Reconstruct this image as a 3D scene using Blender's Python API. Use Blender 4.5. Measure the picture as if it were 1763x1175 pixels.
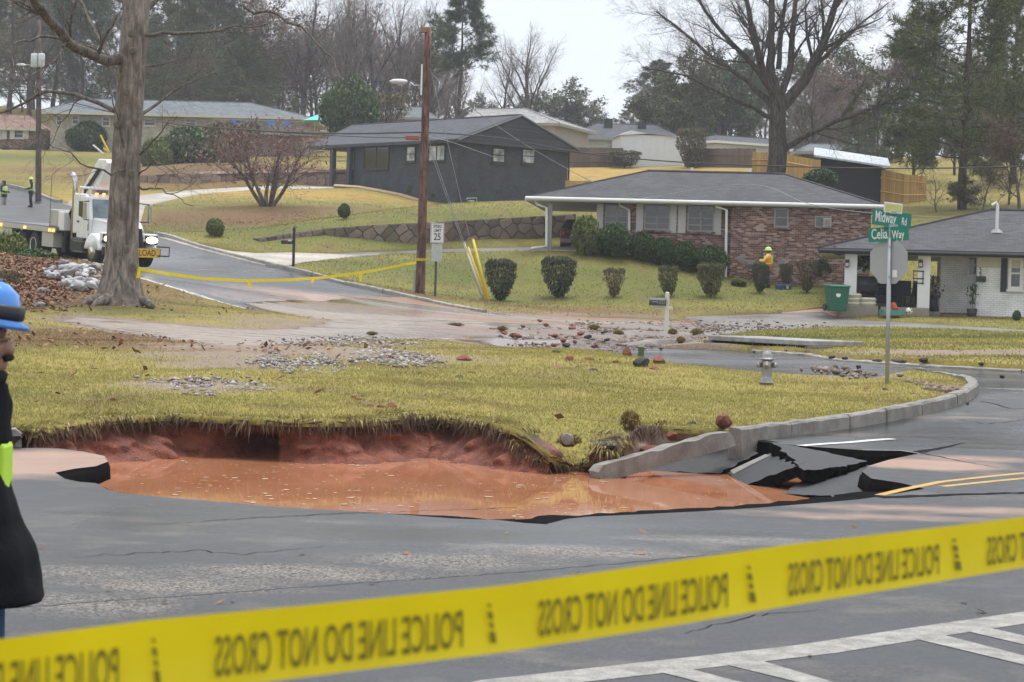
import bpy, bmesh, math, random
import numpy as np
from mathutils import Vector, Matrix, Euler, noise
from mathutils.geometry import delaunay_2d_cdt
R = math.radians
random.seed(7); RNG = np.random.default_rng(7)
scene = bpy.context.scene
col = scene.collection
for o in list(bpy.data.objects): bpy.data.objects.remove(o)

# ------------------------------------------------------------------ camera
F = 3750.0                      # focal length in photo pixels (about 50 mm on a 23.5 mm sensor)
CX, CY = 881.5, 587.5
CAMH = 1.75
cd = bpy.data.cameras.new('camera'); cam = bpy.data.objects.new('camera', cd); col.objects.link(cam)
cd.sensor_width = 23.5; cd.lens = 23.5 * F / 1763.0
cd.clip_start = 0.05; cd.clip_end = 3000
PITCH = math.atan((587.5 - 505) / F); ROLL = R(1.6)
CROT = (Matrix.Rotation(R(90) - PITCH, 3, 'X') @ Matrix.Rotation(ROLL, 3, 'Z'))
cam.matrix_world = Matrix.Translation((0, 0, CAMH)) @ CROT.to_4x4()
cd.dof.use_dof = True; cd.dof.focus_distance = 34.0; cd.dof.aperture_fstop = 7.1
scene.camera = cam
# ------------------------------------------------------------------ sky, sun, exposure
SUN_EL, SUN_AZ = R(76), R(205)
w = bpy.data.worlds.new('World'); scene.world = w; w.use_nodes = True
nt = w.node_tree; nt.nodes.clear()
out = nt.nodes.new('ShaderNodeOutputWorld'); bg = nt.nodes.new('ShaderNodeBackground')
sky = nt.nodes.new('ShaderNodeTexSky'); sky.sky_type = 'NISHITA'; sky.sun_disc = False
sky.sun_elevation = SUN_EL; sky.sun_rotation = SUN_AZ; sky.air_density = 1.0; sky.dust_density = 4.0; sky.ozone_density = 1.0
# a closed cloud deck over that sky: even pale grey, faintly mottled all round
tc = nt.nodes.new('ShaderNodeTexCoord'); nz = nt.nodes.new('ShaderNodeTexNoise')
nz.inputs['Scale'].default_value = 2.2; nz.inputs['Detail'].default_value = 4
nt.links.new(tc.outputs['Generated'], nz.inputs['Vector'])
rp = nt.nodes.new('ShaderNodeValToRGB')
rp.color_ramp.elements[0].position = .3; rp.color_ramp.elements[0].color = (4.0, 4.25, 4.6, 1)
rp.color_ramp.elements[1].position = .75; rp.color_ramp.elements[1].color = (5.1, 5.25, 5.5, 1)
nt.links.new(nz.outputs['Fac'], rp.inputs['Fac'])
mx = nt.nodes.new('ShaderNodeMixRGB'); mx.inputs['Fac'].default_value = .94
nt.links.new(sky.outputs['Color'], mx.inputs['Color1']); nt.links.new(rp.outputs['Color'], mx.inputs['Color2'])
nt.links.new(mx.outputs['Color'], bg.inputs['Color']); bg.inputs['Strength'].default_value = .10
nt.links.new(bg.outputs['Background'], out.inputs['Surface'])
sd = bpy.data.lights.new('sun', 'SUN'); sun = bpy.data.objects.new('sun', sd); col.objects.link(sun)
sd.energy = 1.5; sd.angle = R(35); sd.color = (1.0, .98, .95)
sun.rotation_euler = (R(90) - SUN_EL, 0, R(180) - SUN_AZ + math.pi)
scene.view_settings.view_transform = 'Standard'; scene.view_settings.look = 'None'
scene.view_settings.exposure = 1.27; scene.view_settings.gamma = 1.0
scene.render.engine = 'CYCLES'
scene.cycles.use_denoising = True
try: scene.cycles.denoiser = 'OPENIMAGEDENOISE'
except Exception: pass
scene.cycles.max_bounces = 6; scene.cycles.diffuse_bounces = 2; scene.cycles.glossy_bounces = 3
scene.cycles.transparent_max_bounces = 8; scene.cycles.volume_bounces = 0

# ------------------------------------------------------------------ pixel helpers and terrain
def ray(px, py):
    v = CROT @ Vector(((px - CX) / F, -(py - CY) / F, -1.0))
    return v / v.y
def P(px, py, d):
    v = ray(px, py); return Vector((v.x * d, d, CAMH + v.z * d))
def plane(px, py, z):
    v = ray(px, py); d = (z - CAMH) / v.z
    return Vector((v.x * d, d, z))
CTRL = [  # photo pixel + distance, from things of known size standing there
 (1330,668,37.5),(1530,665,37.5),(1660,690,34.5),(1763,650,41),(1500,624,46),(1250,600,53),(1100,616,48),(850,602,52),
 (840,541,74),(725,510,83),(749,514,82),(620,496,80),(480,461,86),(350,428,93),(270,405,98),(250,460,85),(95,440,84),(40,400,97),
 (10,364,134),(54,358,134),(60,331,141),(108,350,128),(180,372,112),(245,487,66),(430,540,63),(205,535,57),(60,515,58),(0,440,78),
 (0,560,50),(100,560,50),(0,600,42),(300,600,42),(500,600,44),(575,553,60),(300,650,34),(600,655,34),(800,565,58),(800,640,37),
 (1000,575,61),(1147,571,66),(1000,640,38),(1200,648,38),(1450,598,54),(1763,603,51),(1763,573,66),(1763,553,78),(1600,547,79),(1450,540,80),
 (1300,512,86),(1548,496,90),(1250,482,90),(1100,452,90),(1035,428,91),(963,516,84),(1100,515,84),(861,521,83),(900,434,95),(650,440,95),
 (500,442,94),(450,430,96),(700,430,98.6),(940,427,100.5),(985,426,101),(450,410,97.5),(560,396,100),(700,384,101.6),(850,377,103.5),(985,368,105),
 (800,369,120),(900,368,120),(980,366,124),(700,362,122),(880,364,132),(960,363,136),(370,408,104),(460,357,118),(592,377,108),(788,364,140),(985,362,146),(600,322,147),(690,340,143),(400,330,140),(250,332,150),(560,322,150),
 (300,298,156),(500,296,156),(60,300,165),(200,285,178),(150,262,200),(0,258,214),(450,275,190),(350,345,128),(90,320,146),
 (1000,298,175),(1120,288,185),(1250,282,185),(1350,305,135),(1450,335,133),(1580,345,130),(1763,330,130),(1650,400,105),(1763,400,100),
]
pts = [tuple(P(*c)) for c in CTRL]
for x in (-14, -8, -4, 0, 4, 8, 14, 20):
    for y in (-6, 4, 12, 19): pts.append((x, y, 0.0))
for x, y, z in [(-4,24,0),(0,24,0),(3,23,0),(6,24,0),(9,27,0),(12,28,.02),(-9,25,.05),(-9,29,.12),(-3,28,.08),(2,29,.05),(15,32,.1),(22,34,.3),
                (-40,-20,0),(40,-20,0),(0,-60,0),(-60,30,2),(60,40,2),(-60,90,7),(75,90,5),(60,140,10),(-90,160,16),(-60,230,19),(0,230,17.5),(60,230,17),
                (120,230,18),(-120,330,24),(0,330,22),(120,330,22),(250,150,15),(-250,150,18),(300,500,28),(-300,500,30),(0,520,27),(-200,-100,0),(200,-100,0),(0,-300,0)]:
    pts.append((x, y, z))
pts = np.array(pts)
def tps_fit(p, lam=2.0):
    n = len(p); xy = p[:, :2] / 50.0
    r2 = ((xy[:, None] - xy[None]) ** 2).sum(-1) + 1e-12
    K = .5 * r2 * np.log(r2) + np.eye(n) * lam * 1e-4
    Q = np.hstack([np.ones((n, 1)), xy])
    A = np.block([[K, Q], [Q.T, np.zeros((3, 3))]])
    return xy, np.linalg.solve(A, np.concatenate([p[:, 2], np.zeros(3)]))
TXY, TW = tps_fit(pts)
def Tn(x, y):
    q = np.stack([np.asarray(x, float).ravel(), np.asarray(y, float).ravel()], 1) / 50.0
    o = np.empty(len(q)); n = len(TXY)
    for i in range(0, len(q), 20000):
        s = q[i:i + 20000]
        r2 = ((s[:, None] - TXY[None]) ** 2).sum(-1) + 1e-12
        o[i:i + 20000] = (.5 * r2 * np.log(r2)) @ TW[:n] + TW[n] + s @ TW[n + 1:]
    return o
def T(x, y): return float(Tn([x], [y])[0])
_DS = np.concatenate([np.arange(6, 60, .15), np.arange(60, 260, .4)])
def G(px, py, off=0.0, dmin=0, dmax=260):
    """where the sight line through a photo pixel meets the ground"""
    v = ray(px, py); ds = _DS[(_DS >= dmin) & (_DS <= dmax)]
    g = CAMH + v.z * ds - Tn(v.x * ds, ds) - off
    k = np.nonzero((g[:-1] > 0) & (g[1:] <= 0))[0]
    if len(k) == 0:
        j = int(np.argmin(np.abs(g))); d = ds[j]
    else:
        j = k[0]; d = ds[j] + (ds[j + 1] - ds[j]) * g[j] / (g[j] - g[j + 1])
    return Vector((v.x * d, d, CAMH + v.z * d))
def PPM(d): return F / d

# ------------------------------------------------------------------ object helpers
def tag(o, label=None, cat=None, group=None, kind=None):
    if label: o['label'] = label
    if cat: o['category'] = cat
    if group: o['group'] = group
    if kind: o['kind'] = kind
    return o
def thing(name, label, cat, loc=(0, 0, 0), rz=0.0, group=None, rot=None):
    o = bpy.data.objects.new(name, None); col.objects.link(o); o.empty_display_size = .2
    o.location = loc; o.rotation_euler = rot if rot else (0, 0, rz)
    return tag(o, label, cat, group)
def link(name, me, m=None, parent=None, smooth=False):
    o = bpy.data.objects.new(name, me); col.objects.link(o)
    if m is not None and len(me.materials) == 0: me.materials.append(m)
    if smooth: me.polygons.foreach_set('use_smooth', [True] * len(me.polygons))
    if parent is not None: o.parent = parent
    return o
def copy_tree(o, parent=None):
    c = o.copy(); col.objects.link(c)
    if parent is not None: c.parent = parent
    for ch in o.children: copy_tree(ch, c)
    return c
def np_mesh(name, v, f):
    """v (n,3), f (m,k) fast mesh"""
    v = np.asarray(v, np.float32); f = np.asarray(f, np.int32)
    me = bpy.data.meshes.new(name); me.vertices.add(len(v)); me.vertices.foreach_set('co', v.ravel())
    m, k = f.shape
    me.loops.add(m * k); me.loops.foreach_set('vertex_index', f.ravel())
    me.polygons.add(m); me.polygons.foreach_set('loop_start', np.arange(0, m * k, k, dtype=np.int32))
    try: me.polygons.foreach_set('loop_total', np.full(m, k, np.int32))
    except Exception: pass
    me.update(calc_edges=True); return me
class MB:
    def __init__(s): s.v = []; s.f = []
    def add(s, v, f):
        b = len(s.v); s.v += [tuple(p) for p in v]; s.f += [tuple(i + b for i in q) for q in f]; return s
    def box(s, x0, y0, z0, x1, y1, z1, M=None):
        v = [Vector(p) for p in ((x0,y0,z0),(x1,y0,z0),(x1,y1,z0),(x0,y1,z0),(x0,y0,z1),(x1,y0,z1),(x1,y1,z1),(x0,y1,z1))]
        if M is not None: v = [M @ p for p in v]
        return s.add(v, [(3,2,1,0),(4,5,6,7),(0,1,5,4),(1,2,6,5),(2,3,7,6),(3,0,4,7)])
    def tube(s, path, rad, n=8, cap=True, squash=None):
        path = [Vector(p) for p in path]
        if not hasattr(rad, '__len__'): rad = [rad] * len(path)
        rings = []; up = None
        for i, p in enumerate(path):
            t = (path[min(i + 1, len(path) - 1)] - path[max(i - 1, 0)])
            if t.length < 1e-9: t = Vector((0, 0, 1))
            t.normalize()
            if up is None: up = Vector((1, 0, 0)) if abs(t.x) < .9 else Vector((0, 1, 0))
            a = (up - t * up.dot(t)).normalized(); b = t.cross(a); up = a
            k = squash if squash else 1
            rings.append([p + (a * math.cos(2*math.pi*j/n) + b * k * math.sin(2*math.pi*j/n)) * rad[i] for j in range(n)])
        v = [q for r in rings for q in r]; f = []
        for i in range(len(path) - 1):
            for j in range(n):
                k = (j + 1) % n; f.append((i*n+j, i*n+k, (i+1)*n+k, (i+1)*n+j))
        if cap: f.append(tuple(range(n - 1, -1, -1))); f.append(tuple((len(path)-1)*n + j for j in range(n)))
        return s.add(v, f)
    def cyl(s, p0, p1, r0, r1=None, n=16): return s.tube([p0, p1], [r0, r0 if r1 is None else r1], n)
    def lathe(s, prof, c=(0, 0, 0), n=20, M=None):
        c = Vector(c); v = []; f = []
        for r, z in prof:
            for j in range(n):
                p = Vector((r * math.cos(2*math.pi*j/n), r * math.sin(2*math.pi*j/n), z))
                v.append((M @ p if M is not None else p) + c)
        for i in range(len(prof) - 1):
            for j in range(n):
                k = (j + 1) % n; f.append((i*n+j, i*n+k, (i+1)*n+k, (i+1)*n+j))
        f.append(tuple(range(n - 1, -1, -1))); f.append(tuple((len(prof)-1)*n + j for j in range(n)))
        return s.add(v, f)
    def prism(s, poly, z0, z1, M=None):
        """poly: xy list, z0/z1 number or per-vertex list"""
        n = len(poly)
        if not hasattr(z0, '__len__'): z0 = [z0] * n
        if not hasattr(z1, '__len__'): z1 = [z1] * n
        v = [Vector((p[0], p[1], z0[i])) for i, p in enumerate(poly)] + [Vector((p[0], p[1], z1[i])) for i, p in enumerate(poly)]
        if M is not None: v = [M @ p for p in v]
        return s.add(v, [tuple(range(n - 1, -1, -1)), tuple(range(n, 2*n))] + [(i, (i+1) % n, n + (i+1) % n, n + i) for i in range(n)])
    def mesh(s, name):
        me = bpy.data.meshes.new(name); me.from_pydata([tuple(p) for p in s.v], [], s.f); me.update(); return me
    def build(s, name, m, parent=None, smooth=False, bevel=0):
        o = link(name, s.mesh(name), m, parent, smooth)
        if bevel:
            b = o.modifiers.new('bevel', 'BEVEL'); b.width = bevel; b.segments = 2; b.limit_method = 'ANGLE'
        return o
def box_part(name, m, parent, *a, bevel=0): return MB().box(*a).build(name, m, parent, bevel=bevel)
def text_part(name, body, m, parent, size, M, depth=.002, align='CENTER', sx=1.0, font=None):
    """flat lettering turned into a thin mesh; M places it (text runs along local x, up local y)"""
    c = bpy.data.curves.new(name, 'FONT'); c.body = body; c.size = size; c.extrude = depth; c.align_x = align; c.align_y = 'CENTER'; c.resolution_u = 3
    c.offset = size * .012
    t = bpy.data.objects.new('tmp', c); col.objects.link(t)
    dg = bpy.context.evaluated_depsgraph_get(); me = bpy.data.meshes.new_from_object(t.evaluated_get(dg))
    bpy.data.objects.remove(t); me.transform(M @ Matrix.Diagonal((sx, 1, 1, 1))); me.name = name
    me.materials.clear()
    return link(name, me, m, parent)

# ------------------------------------------------------------------ materials
def newmat(name):
    m = bpy.data.materials.new(name); m.use_nodes = True
    t = m.node_tree; t.nodes.clear()
    o = t.nodes.new('ShaderNodeOutputMaterial'); b = t.nodes.new('ShaderNodeBsdfPrincipled')
    t.links.new(b.outputs[0], o.inputs[0]); return m, t, b
def nd(t, typ, **k):
    n = t.nodes.new(typ)
    for a, v in k.items():
        if a in n.inputs: n.inputs[a].default_value = v
        else: setattr(n, a, v)
    return n
def texco(t, kind='Object'):
    return nd(t, 'ShaderNodeTexCoord').outputs[kind]
def ramp(t, fac, stops):
    r = nd(t, 'ShaderNodeValToRGB'); e = r.color_ramp.elements
    while len(e) < len(stops): e.new(.5)
    for i, (p, c) in enumerate(stops):
        e[i].position = p; e[i].color = (c, c, c, 1) if not hasattr(c, '__len__') else (*c[:3], 1)
    t.links.new(fac, r.inputs[0]); return r.outputs[0]
def noise_n(t, vec, scale, detail=4, rough=.55, dist=0.0):
    n = nd(t, 'ShaderNodeTexNoise', Scale=scale, Detail=detail, Roughness=rough, Distortion=dist)
    t.links.new(vec, n.inputs['Vector']); return n.outputs['Fac']
def mixc(t, fac, a, b, mode='MIX'):
    n = nd(t, 'ShaderNodeMixRGB', blend_type=mode)
    for s, v in (('Fac', fac), ('Color1', a), ('Color2', b)):
        if hasattr(v, 'is_output') or isinstance(v, bpy.types.NodeSocket): t.links.new(v, n.inputs[s])
        else: n.inputs[s].default_value = v if not hasattr(v, '__len__') else (*v[:3], 1)
    return n.outputs[0]
def bump(t, b, h, strength=.3, dist=.02):
    n = nd(t, 'ShaderNodeBump', Strength=strength, Distance=dist); t.links.new(h, n.inputs['Height']); t.links.new(n.outputs[0], b.inputs['Normal'])
def attr(t, name): return nd(t, 'ShaderNodeAttribute', attribute_name=name).outputs['Fac']
_mc = {}
def simple(name, c, rough=.6, var=.25, scale=6.0, metal=0.0, bumps=0.0, spec=.5, coat=0.0, per_object=0.0):
    """plain procedural surface: base colour broken up by two noises"""
    if name in _mc: return _mc[name]
    m, t, b = newmat(name); co = texco(t)
    f = mixc(t, .5, noise_n(t, co, scale), noise_n(t, co, scale * 6.3, 3))
    lo = tuple(x * (1 - var) for x in c); hi = tuple(min(1, x * (1 + var)) for x in c)
    cc = ramp(t, f, [(.3, lo), (.7, hi)])
    if per_object:
        rn = nd(t, 'ShaderNodeObjectInfo').outputs['Random']
        cc = mixc(t, 1.0, cc, ramp(t, rn, [(0, 1 - per_object), (1, 1 + per_object)]), 'MULTIPLY')
    t.links.new(cc, b.inputs['Base Color'])
    rr = ramp(t, f, [(.3, max(.02, rough - .08)), (.7, min(1, rough + .08))]); t.links.new(rr, b.inputs['Roughness'])
    b.inputs['Metallic'].default_value = metal; b.inputs['Specular IOR Level'].default_value = spec
    b.inputs['Coat Weight'].default_value = coat
    if bumps: bump(t, b, f, bumps)
    _mc[name] = m; return m
def leafmat(name, c1, c2, c3=None, trans=.25, rough=.55, scale=.9):
    if name in _mc: return _mc[name]
    m, t, b = newmat(name); co = texco(t)
    rn = nd(t, 'ShaderNodeNewGeometry').outputs['Random Per Island']
    n1 = noise_n(t, co, scale, 3)
    f = mixc(t, .5, rn, n1)
    st = [(.25, c1), (.7, c2)] if c3 is None else [(.22, c1), (.5, c2), (.75, c3)]
    cc = ramp(t, f, st)
    t.links.new(cc, b.inputs['Base Color']); b.inputs['Roughness'].default_value = rough; b.inputs['Specular IOR Level'].default_value = .3
    tr = nd(t, 'ShaderNodeBsdfTranslucent'); t.links.new(cc, tr.inputs[0])
    ms = nd(t, 'ShaderNodeMixShader', Fac=trans); o = [n for n in t.nodes if n.type == 'OUTPUT_MATERIAL'][0]
    t.links.new(b.outputs[0], ms.inputs[1]); t.links.new(tr.outputs[0], ms.inputs[2]); t.links.new(ms.outputs[0], o.inputs[0])
    _mc[name] = m; return m
def emis(name, c, s):
    if name in _mc: return _mc[name]
    m, t, b = newmat(name); b.inputs['Base Color'].default_value = (*c, 1); b.inputs['Emission Color'].default_value = (*c, 1); b.inputs['Emission Strength'].default_value = s
    _mc[name] = m; return m
# ================================================================== GROUND
def lawn_mat(name='lawn_soil'):
    m, t, b = newmat(name); co = texco(t)
    n1 = noise_n(t, co, .16, 3, .5); n2 = noise_n(t, co, 1.1, 4); n3 = noise_n(t, co, 14, 3, .7)
    f = mixc(t, .45, n1, n2)
    c = ramp(t, f, [(.3, (.16, .15, .04)), (.5, (.26, .215, .055)), (.7, (.33, .255, .075))])
    c = mixc(t, ramp(t, attr(t, 'green'), [(.1, 0), (.9, .8)]), c, (.075, .105, .022))
    c = mixc(t, ramp(t, attr(t, 'gold'), [(.1, 0), (.9, .8)]), c, (.42, .26, .065))
    br = mixc(t, n3, (.10, .05, .025), (.20, .115, .06))
    c = mixc(t, ramp(t, attr(t, 'brown'), [(.15, 0), (.85, .9)]), c, br)
    c = mixc(t, ramp(t, noise_n(t, co, .7, 5, .65), [(.5, 0), (.68, .65)]), c, (.15, .10, .05))
    mu = mixc(t, n2, (.20, .15, .11), (.28, .22, .165))
    c = mixc(t, ramp(t, mixc(t, .35, attr(t, 'mud'), n2), [(.35, 0), (.55, 1)]), c, mu)
    c = mixc(t, 1.0, c, ramp(t, n3, [(.25, .6), (.75, 1.25)]), 'MULTIPLY')
    t.links.new(c, b.inputs['Base Color']); b.inputs['Roughness'].default_value = .85; b.inputs['Specular IOR Level'].default_value = .2
    bump(t, b, n3, .6, .03); return m
def road_mat(name='wet_asphalt', base=.023, dry=0.0):
    m, t, b = newmat(name); co = texco(t)
    n1 = noise_n(t, co, .35, 3, .5); n2 = noise_n(t, co, 2.3, 4); n3 = noise_n(t, co, 95, 2, .6)
    sp = nd(t, 'ShaderNodeMapping'); sp.inputs['Scale'].default_value = (.25, 1.6, 1); sp.inputs['Rotation'].default_value = (0, 0, R(-22)); t.links.new(co, sp.inputs['Vector'])
    n4 = noise_n(t, sp.outputs[0], .9, 4)
    n5 = noise_n(t, co, 38, 3, .75); vo = nd(t, 'ShaderNodeTexVoronoi', Scale=70.0); t.links.new(co, vo.inputs['Vector'])
    c = ramp(t, mixc(t, .5, n1, n4), [(.3, (base*.7, base*.74, base*.82)), (.5, (base*1.1, base*1.13, base*1.2)), (.7, (base*1.7, base*1.66, base*1.6))])
    c = mixc(t, 1.0, c, ramp(t, mixc(t, .5, n3, n5), [(.36, .5), (.5, 1.0), (.64, 1.8)]), 'MULTIPLY')
    c = mixc(t, 1.0, c, ramp(t, vo.outputs['Color'], [(.3, .62), (.55, 1.0), (.85, 1.75)]), 'MULTIPLY')
    wn = ramp(t, mixc(t, .45, attr(t, 'worn'), mixc(t, .5, n2, n4)), [(.42, 0), (.62, 1)])
    agg = mixc(t, ramp(t, vo.outputs['Color'], [(.35, 0), (.75, 1)]), (.045, .042, .04), (.24, .215, .19))
    c = mixc(t, wn, c, agg)
    mu = mixc(t, n2, (.30, .155, .10), (.40, .27, .2))
    c = mixc(t, ramp(t, mixc(t, .42, attr(t, 'mud'), mixc(t, .5, n2, n4)), [(.4, 0), (.62, .9)]), c, mu)
    # tan dried silt drifting over the worn band
    c = mixc(t, ramp(t, mixc(t, .55, n4, n2), [(.53, 0), (.7, .35)]), c, (.25, .2, .155))
    t.links.new(c, b.inputs['Base Color'])
    wet = mixc(t, .5, n1, n4)
    rr = mixc(t, ramp(t, attr(t, 'wet'), [(0, 0), (1, 1)]), mixc(t, wn, ramp(t, wet, [(.35, .30 + dry), (.65, .55 + dry)]), (.8, .8, .8)), ramp(t, wet, [(.35, .1), (.65, .25)]))
    t.links.new(rr, b.inputs['Roughness']); b.inputs['Specular IOR Level'].default_value = .42
    bump(t, b, mixc(t, .5, n3, n5), .45, .006); return m
def mud_mat():
    m, t, b = newmat('silt_mud'); co = texco(t)
    n1 = noise_n(t, co, .3, 4); n2 = noise_n(t, co, 3.0, 5, .6); n3 = noise_n(t, co, 30, 3, .7)
    sp = nd(t, 'ShaderNodeMapping'); sp.inputs['Scale'].default_value = (.2, 1.2, 1); t.links.new(co, sp.inputs['Vector'])
    n4 = noise_n(t, sp.outputs[0], 1.3, 4, .6, .6)
    c = ramp(t, mixc(t, .5, n2, n4), [(.3, (.15, .112, .085)), (.5, (.235, .185, .145)), (.7, (.35, .295, .25))])
    c = mixc(t, ramp(t, mixc(t, .45, attr(t, 'orange'), n4), [(.36, 0), (.56, .9)]), c, (.23, .12, .068))
    c = mixc(t, ramp(t, mixc(t, .5, attr(t, 'rubble'), n3), [(.4, 0), (.6, .7)]), c, (.14, .115, .10))
    c = mixc(t, 1.0, c, ramp(t, n3, [(.25, .7), (.75, 1.2)]), 'MULTIPLY')
    t.links.new(c, b.inputs['Base Color'])
    rr = ramp(t, mixc(t, .4, n4, n1), [(.42, .14), (.55, .65)])
    rr = mixc(t, ramp(t, mixc(t, .4, attr(t, 'wet'), n4), [(.4, 0), (.55, 1)]), rr, (.06, .06, .06))
    t.links.new(rr, b.inputs['Roughness'])
    bump(t, b, mixc(t, .5, n2, n3), .5, .03); return m
def concrete_mat(name, c, rough=.6):
    m, t, b = newmat(name); co = texco(t)
    n1 = noise_n(t, co, .5, 4); n2 = noise_n(t, co, 5, 4); n3 = noise_n(t, co, 60, 2)
    cc = ramp(t, mixc(t, .5, n1, n2), [(.32, tuple(x*.5 for x in c)), (.5, c), (.66, tuple(x*1.45 for x in c))])
    cc = mixc(t, 1.0, cc, ramp(t, n3, [(.3, .8), (.7, 1.15)]), 'MULTIPLY')
    t.links.new(cc, b.inputs['Base Color']); t.links.new(ramp(t, n1, [(.3, rough-.15), (.7, rough+.15)]), b.inputs['Roughness'])
    bump(t, b, mixc(t, .5, n2, n3), .5, .015); return m
M_LAWN = lawn_mat(); M_ROAD = road_mat(); M_ROAD2 = road_mat('street_asphalt', .04, .04); M_MUD = mud_mat()
M_CONC = concrete_mat('drive_concrete', (.38, .34, .285)); M_DRIVE = concrete_mat('old_drive', (.17, .155, .14), .5)
M_KERB = concrete_mat('granite_kerb', (.2, .188, .17), .8)
M_TERR = M_LAWN

def resample(loop, step, closed=True):
    o = []; n = len(loop)
    for i in range(n if closed else n - 1):
        a = np.array(loop[i][:2]); b = np.array(loop[(i + 1) % n][:2]); k = max(1, int(np.linalg.norm(b - a) / step))
        for j in range(k): o.append(tuple(a + (b - a) * j / k))
    if not closed: o.append(tuple(loop[-1][:2]))
    return o
def gpoly(pl, off=0.0, **k): return [tuple(G(x, y, off, **k))[:2] for x, y in pl]
# the front edge of the lawn along the hole (lawn side) and the broken road side, as points on the ground
RIM_L = [(38,738),(60,741),(100,733),(135,727),(170,721),(205,717),(240,716),(300,713),(350,716),(420,719),(480,722),(540,724),(600,724),(650,722),(690,716),(715,709),(740,707),(770,712),(800,721),(840,727),(880,735),(905,748),(925,764),(945,782),(965,794),(985,797),(1005,801)]
_RZ = {740: .21, 715: .2, 905: .08, 925: -.02, 945: -.12, 965: -.22, 985: -.26, 1005: -.28}
RIM_L = [(x, y if x not in (690, 715, 740, 770) else {690: 719, 715: 717, 740: 716, 770: 718}[x]) for x, y in RIM_L]
rimL = [tuple(plane(x, y, min(_RZ.get(x, .15), .15)) + Vector((0, .16 * noise.noise((i_ * .9, 3, 0)) + .07 * noise.noise((i_ * 2.3, 9, 0)) if 1 < i_ < 24 else 0, 0))) for i_, (x, y) in enumerate(resample(RIM_L, 18, False))]
RIM_L = resample(RIM_L, 18, False); RIM_L = [(min(_RZ, key=lambda k: abs(k - x)) if min(abs(k - x) for k in _RZ) < 9 else x, y) for x, y in RIM_L]
RIMZ = np.array([(p[0], p[1], _RZ.get(q[0], .15)) for p, q in zip(rimL, RIM_L)])
rimL = [p[:2] for p in rimL]
def rim_blend(x, y, z):
    """near the hole the turf follows the rim's own height"""
    x = np.atleast_1d(np.asarray(x, float)); y = np.atleast_1d(np.asarray(y, float)); z = np.atleast_1d(np.asarray(z, float)).copy()
    near = (y > 20) & (y < 30) & (np.abs(x) < 9)
    if near.any():
        dx = x[near][:, None] - RIMZ[None, :, 0]; dy = y[near][:, None] - RIMZ[None, :, 1]; d = np.hypot(dx, dy)
        w = 1 / (d + .08) ** 3; rz = (w * RIMZ[None, :, 2]).sum(1) / w.sum(1); dn = d.min(1)
        k = 1 - np.clip((dn - .1) / 1.3, 0, 1); k = k * k * (3 - 2 * k)
        z[near] = z[near] * (1 - k) + rz * k
    return z
BANK = [(1014,800),(1040,786),(1062,765),(1078,745),(1095,731),(1140,733),(1180,736),(1235,738)]
bankL = [tuple(plane(x, y, {1014: -.26, 1040: -.12, 1062: .02, 1078: .1}.get(x, .15)))[:2] for x, y in BANK]
RIMZ = np.vstack([RIMZ, [(p[0], p[1], {1014: -.26, 1040: -.12, 1062: .02, 1078: .1}.get(q[0], .15)) for p, q in zip(bankL, BANK)]])
ROADR = [(1252,757),(1290,758),(1330,764),(1400,770),(1480,775),(1550,776),(1583,781),(1530,792),(1497,802),(1484,812),(1500,824),(1552,832),(1592,842),(1515,855),(1480,860),
         (1400,867),(1300,875),(1200,881),(1100,886),(1010,890),(975,894),(940,903),(905,901),(860,896),(780,893),(700,887),(630,882),(560,878),(480,873),(400,866),(300,858),(250,853),(205,849),(185,843),(165,832),(138,830),(112,825),(95,814),(130,807),(165,803),(186,795),(180,785),(140,777),(100,772),(60,771),(36,772)]
roadR = [tuple(plane(x, y, 0))[:2] for x, y in ROADR]
hole = rimL + bankL + roadR
KERB_IN = [(1255,738),(1330,731),(1400,726),(1480,719),(1550,712),(1610,705),(1645,699),(1666,692),(1660,685),(1625,679),(1570,672)]
kerbIn = [tuple(plane(x, y, .17))[:2] for x, y in KERB_IN]
CEL_NEAR = [(1500,664),(1400,658),(1300,652),(1200,643),(1130,636),(1000,613),(900,604),(850,598),(780,582),(690,567),(575,552),(480,545),(430,540),(340,515),(245,487),(150,457),(95,440),(40,412),(0,396),(-60,372),(-160,345)]
celNear = gpoly(CEL_NEAR)
CEL_FAR = [(-160,292),(-60,308),(0,318),(60,331),(108,349),(180,374),(270,405),(350,428),(420,446),(480,461),(560,480),(620,496),(730,520),(840,541)]
celFar = gpoly(CEL_FAR)
CEL_R = [(900,552),(1000,575),(1080,592),(1150,600),(1215,602),(1300,606),(1395,613),(1450,622),(1600,632),(1763,641),(1900,650)]
celR = gpoly(CEL_R)
lawn_left = [(-60, 26.2), (-9.2, 26.2)] + rimL + bankL[-1:] + kerbIn + celNear + [(-60, 140)]
celia = celFar + celR + [(40, 55), (40, 30), kerbIn[-3]] + kerbIn[-2:] + celNear
midway = [(-80, -60), (90, -60), (90, 60), (celR[-1][0], celR[-1][1]), kerbIn[-1], *kerbIn[-2::-1], (0, 28), (-9, 30), (-80, 30)]
MUD = [(420,524),(560,519),(690,512),(760,526),(840,540),(1000,544),(1130,548),(1200,552),(1210,574),(1200,588),(1130,598),(1080,598),(1040,612),(960,611),(900,604),(860,599),(780,586),(640,584),(560,590),(430,603),(320,590),(200,572),(150,562),(100,553),(150,549),(200,553),(330,566),(430,572),(540,566),(575,553),(480,540)]
mud = gpoly(MUD)
DRV = [(1180,547),(1300,543),(1420,539),(1440,548),(1500,554),(1650,563),(1763,570),(1900,575),(1900,585),(1763,580),(1600,571),(1450,570),(1330,573),(1215,580)]
drv = gpoly(DRV)
APR = [(270,408),(350,431),(420,449),(480,462),(530,452),(600,446),(620,441),(560,438),(500,436),(440,437),(400,434),(330,420)]
apron = gpoly(APR)
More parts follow.
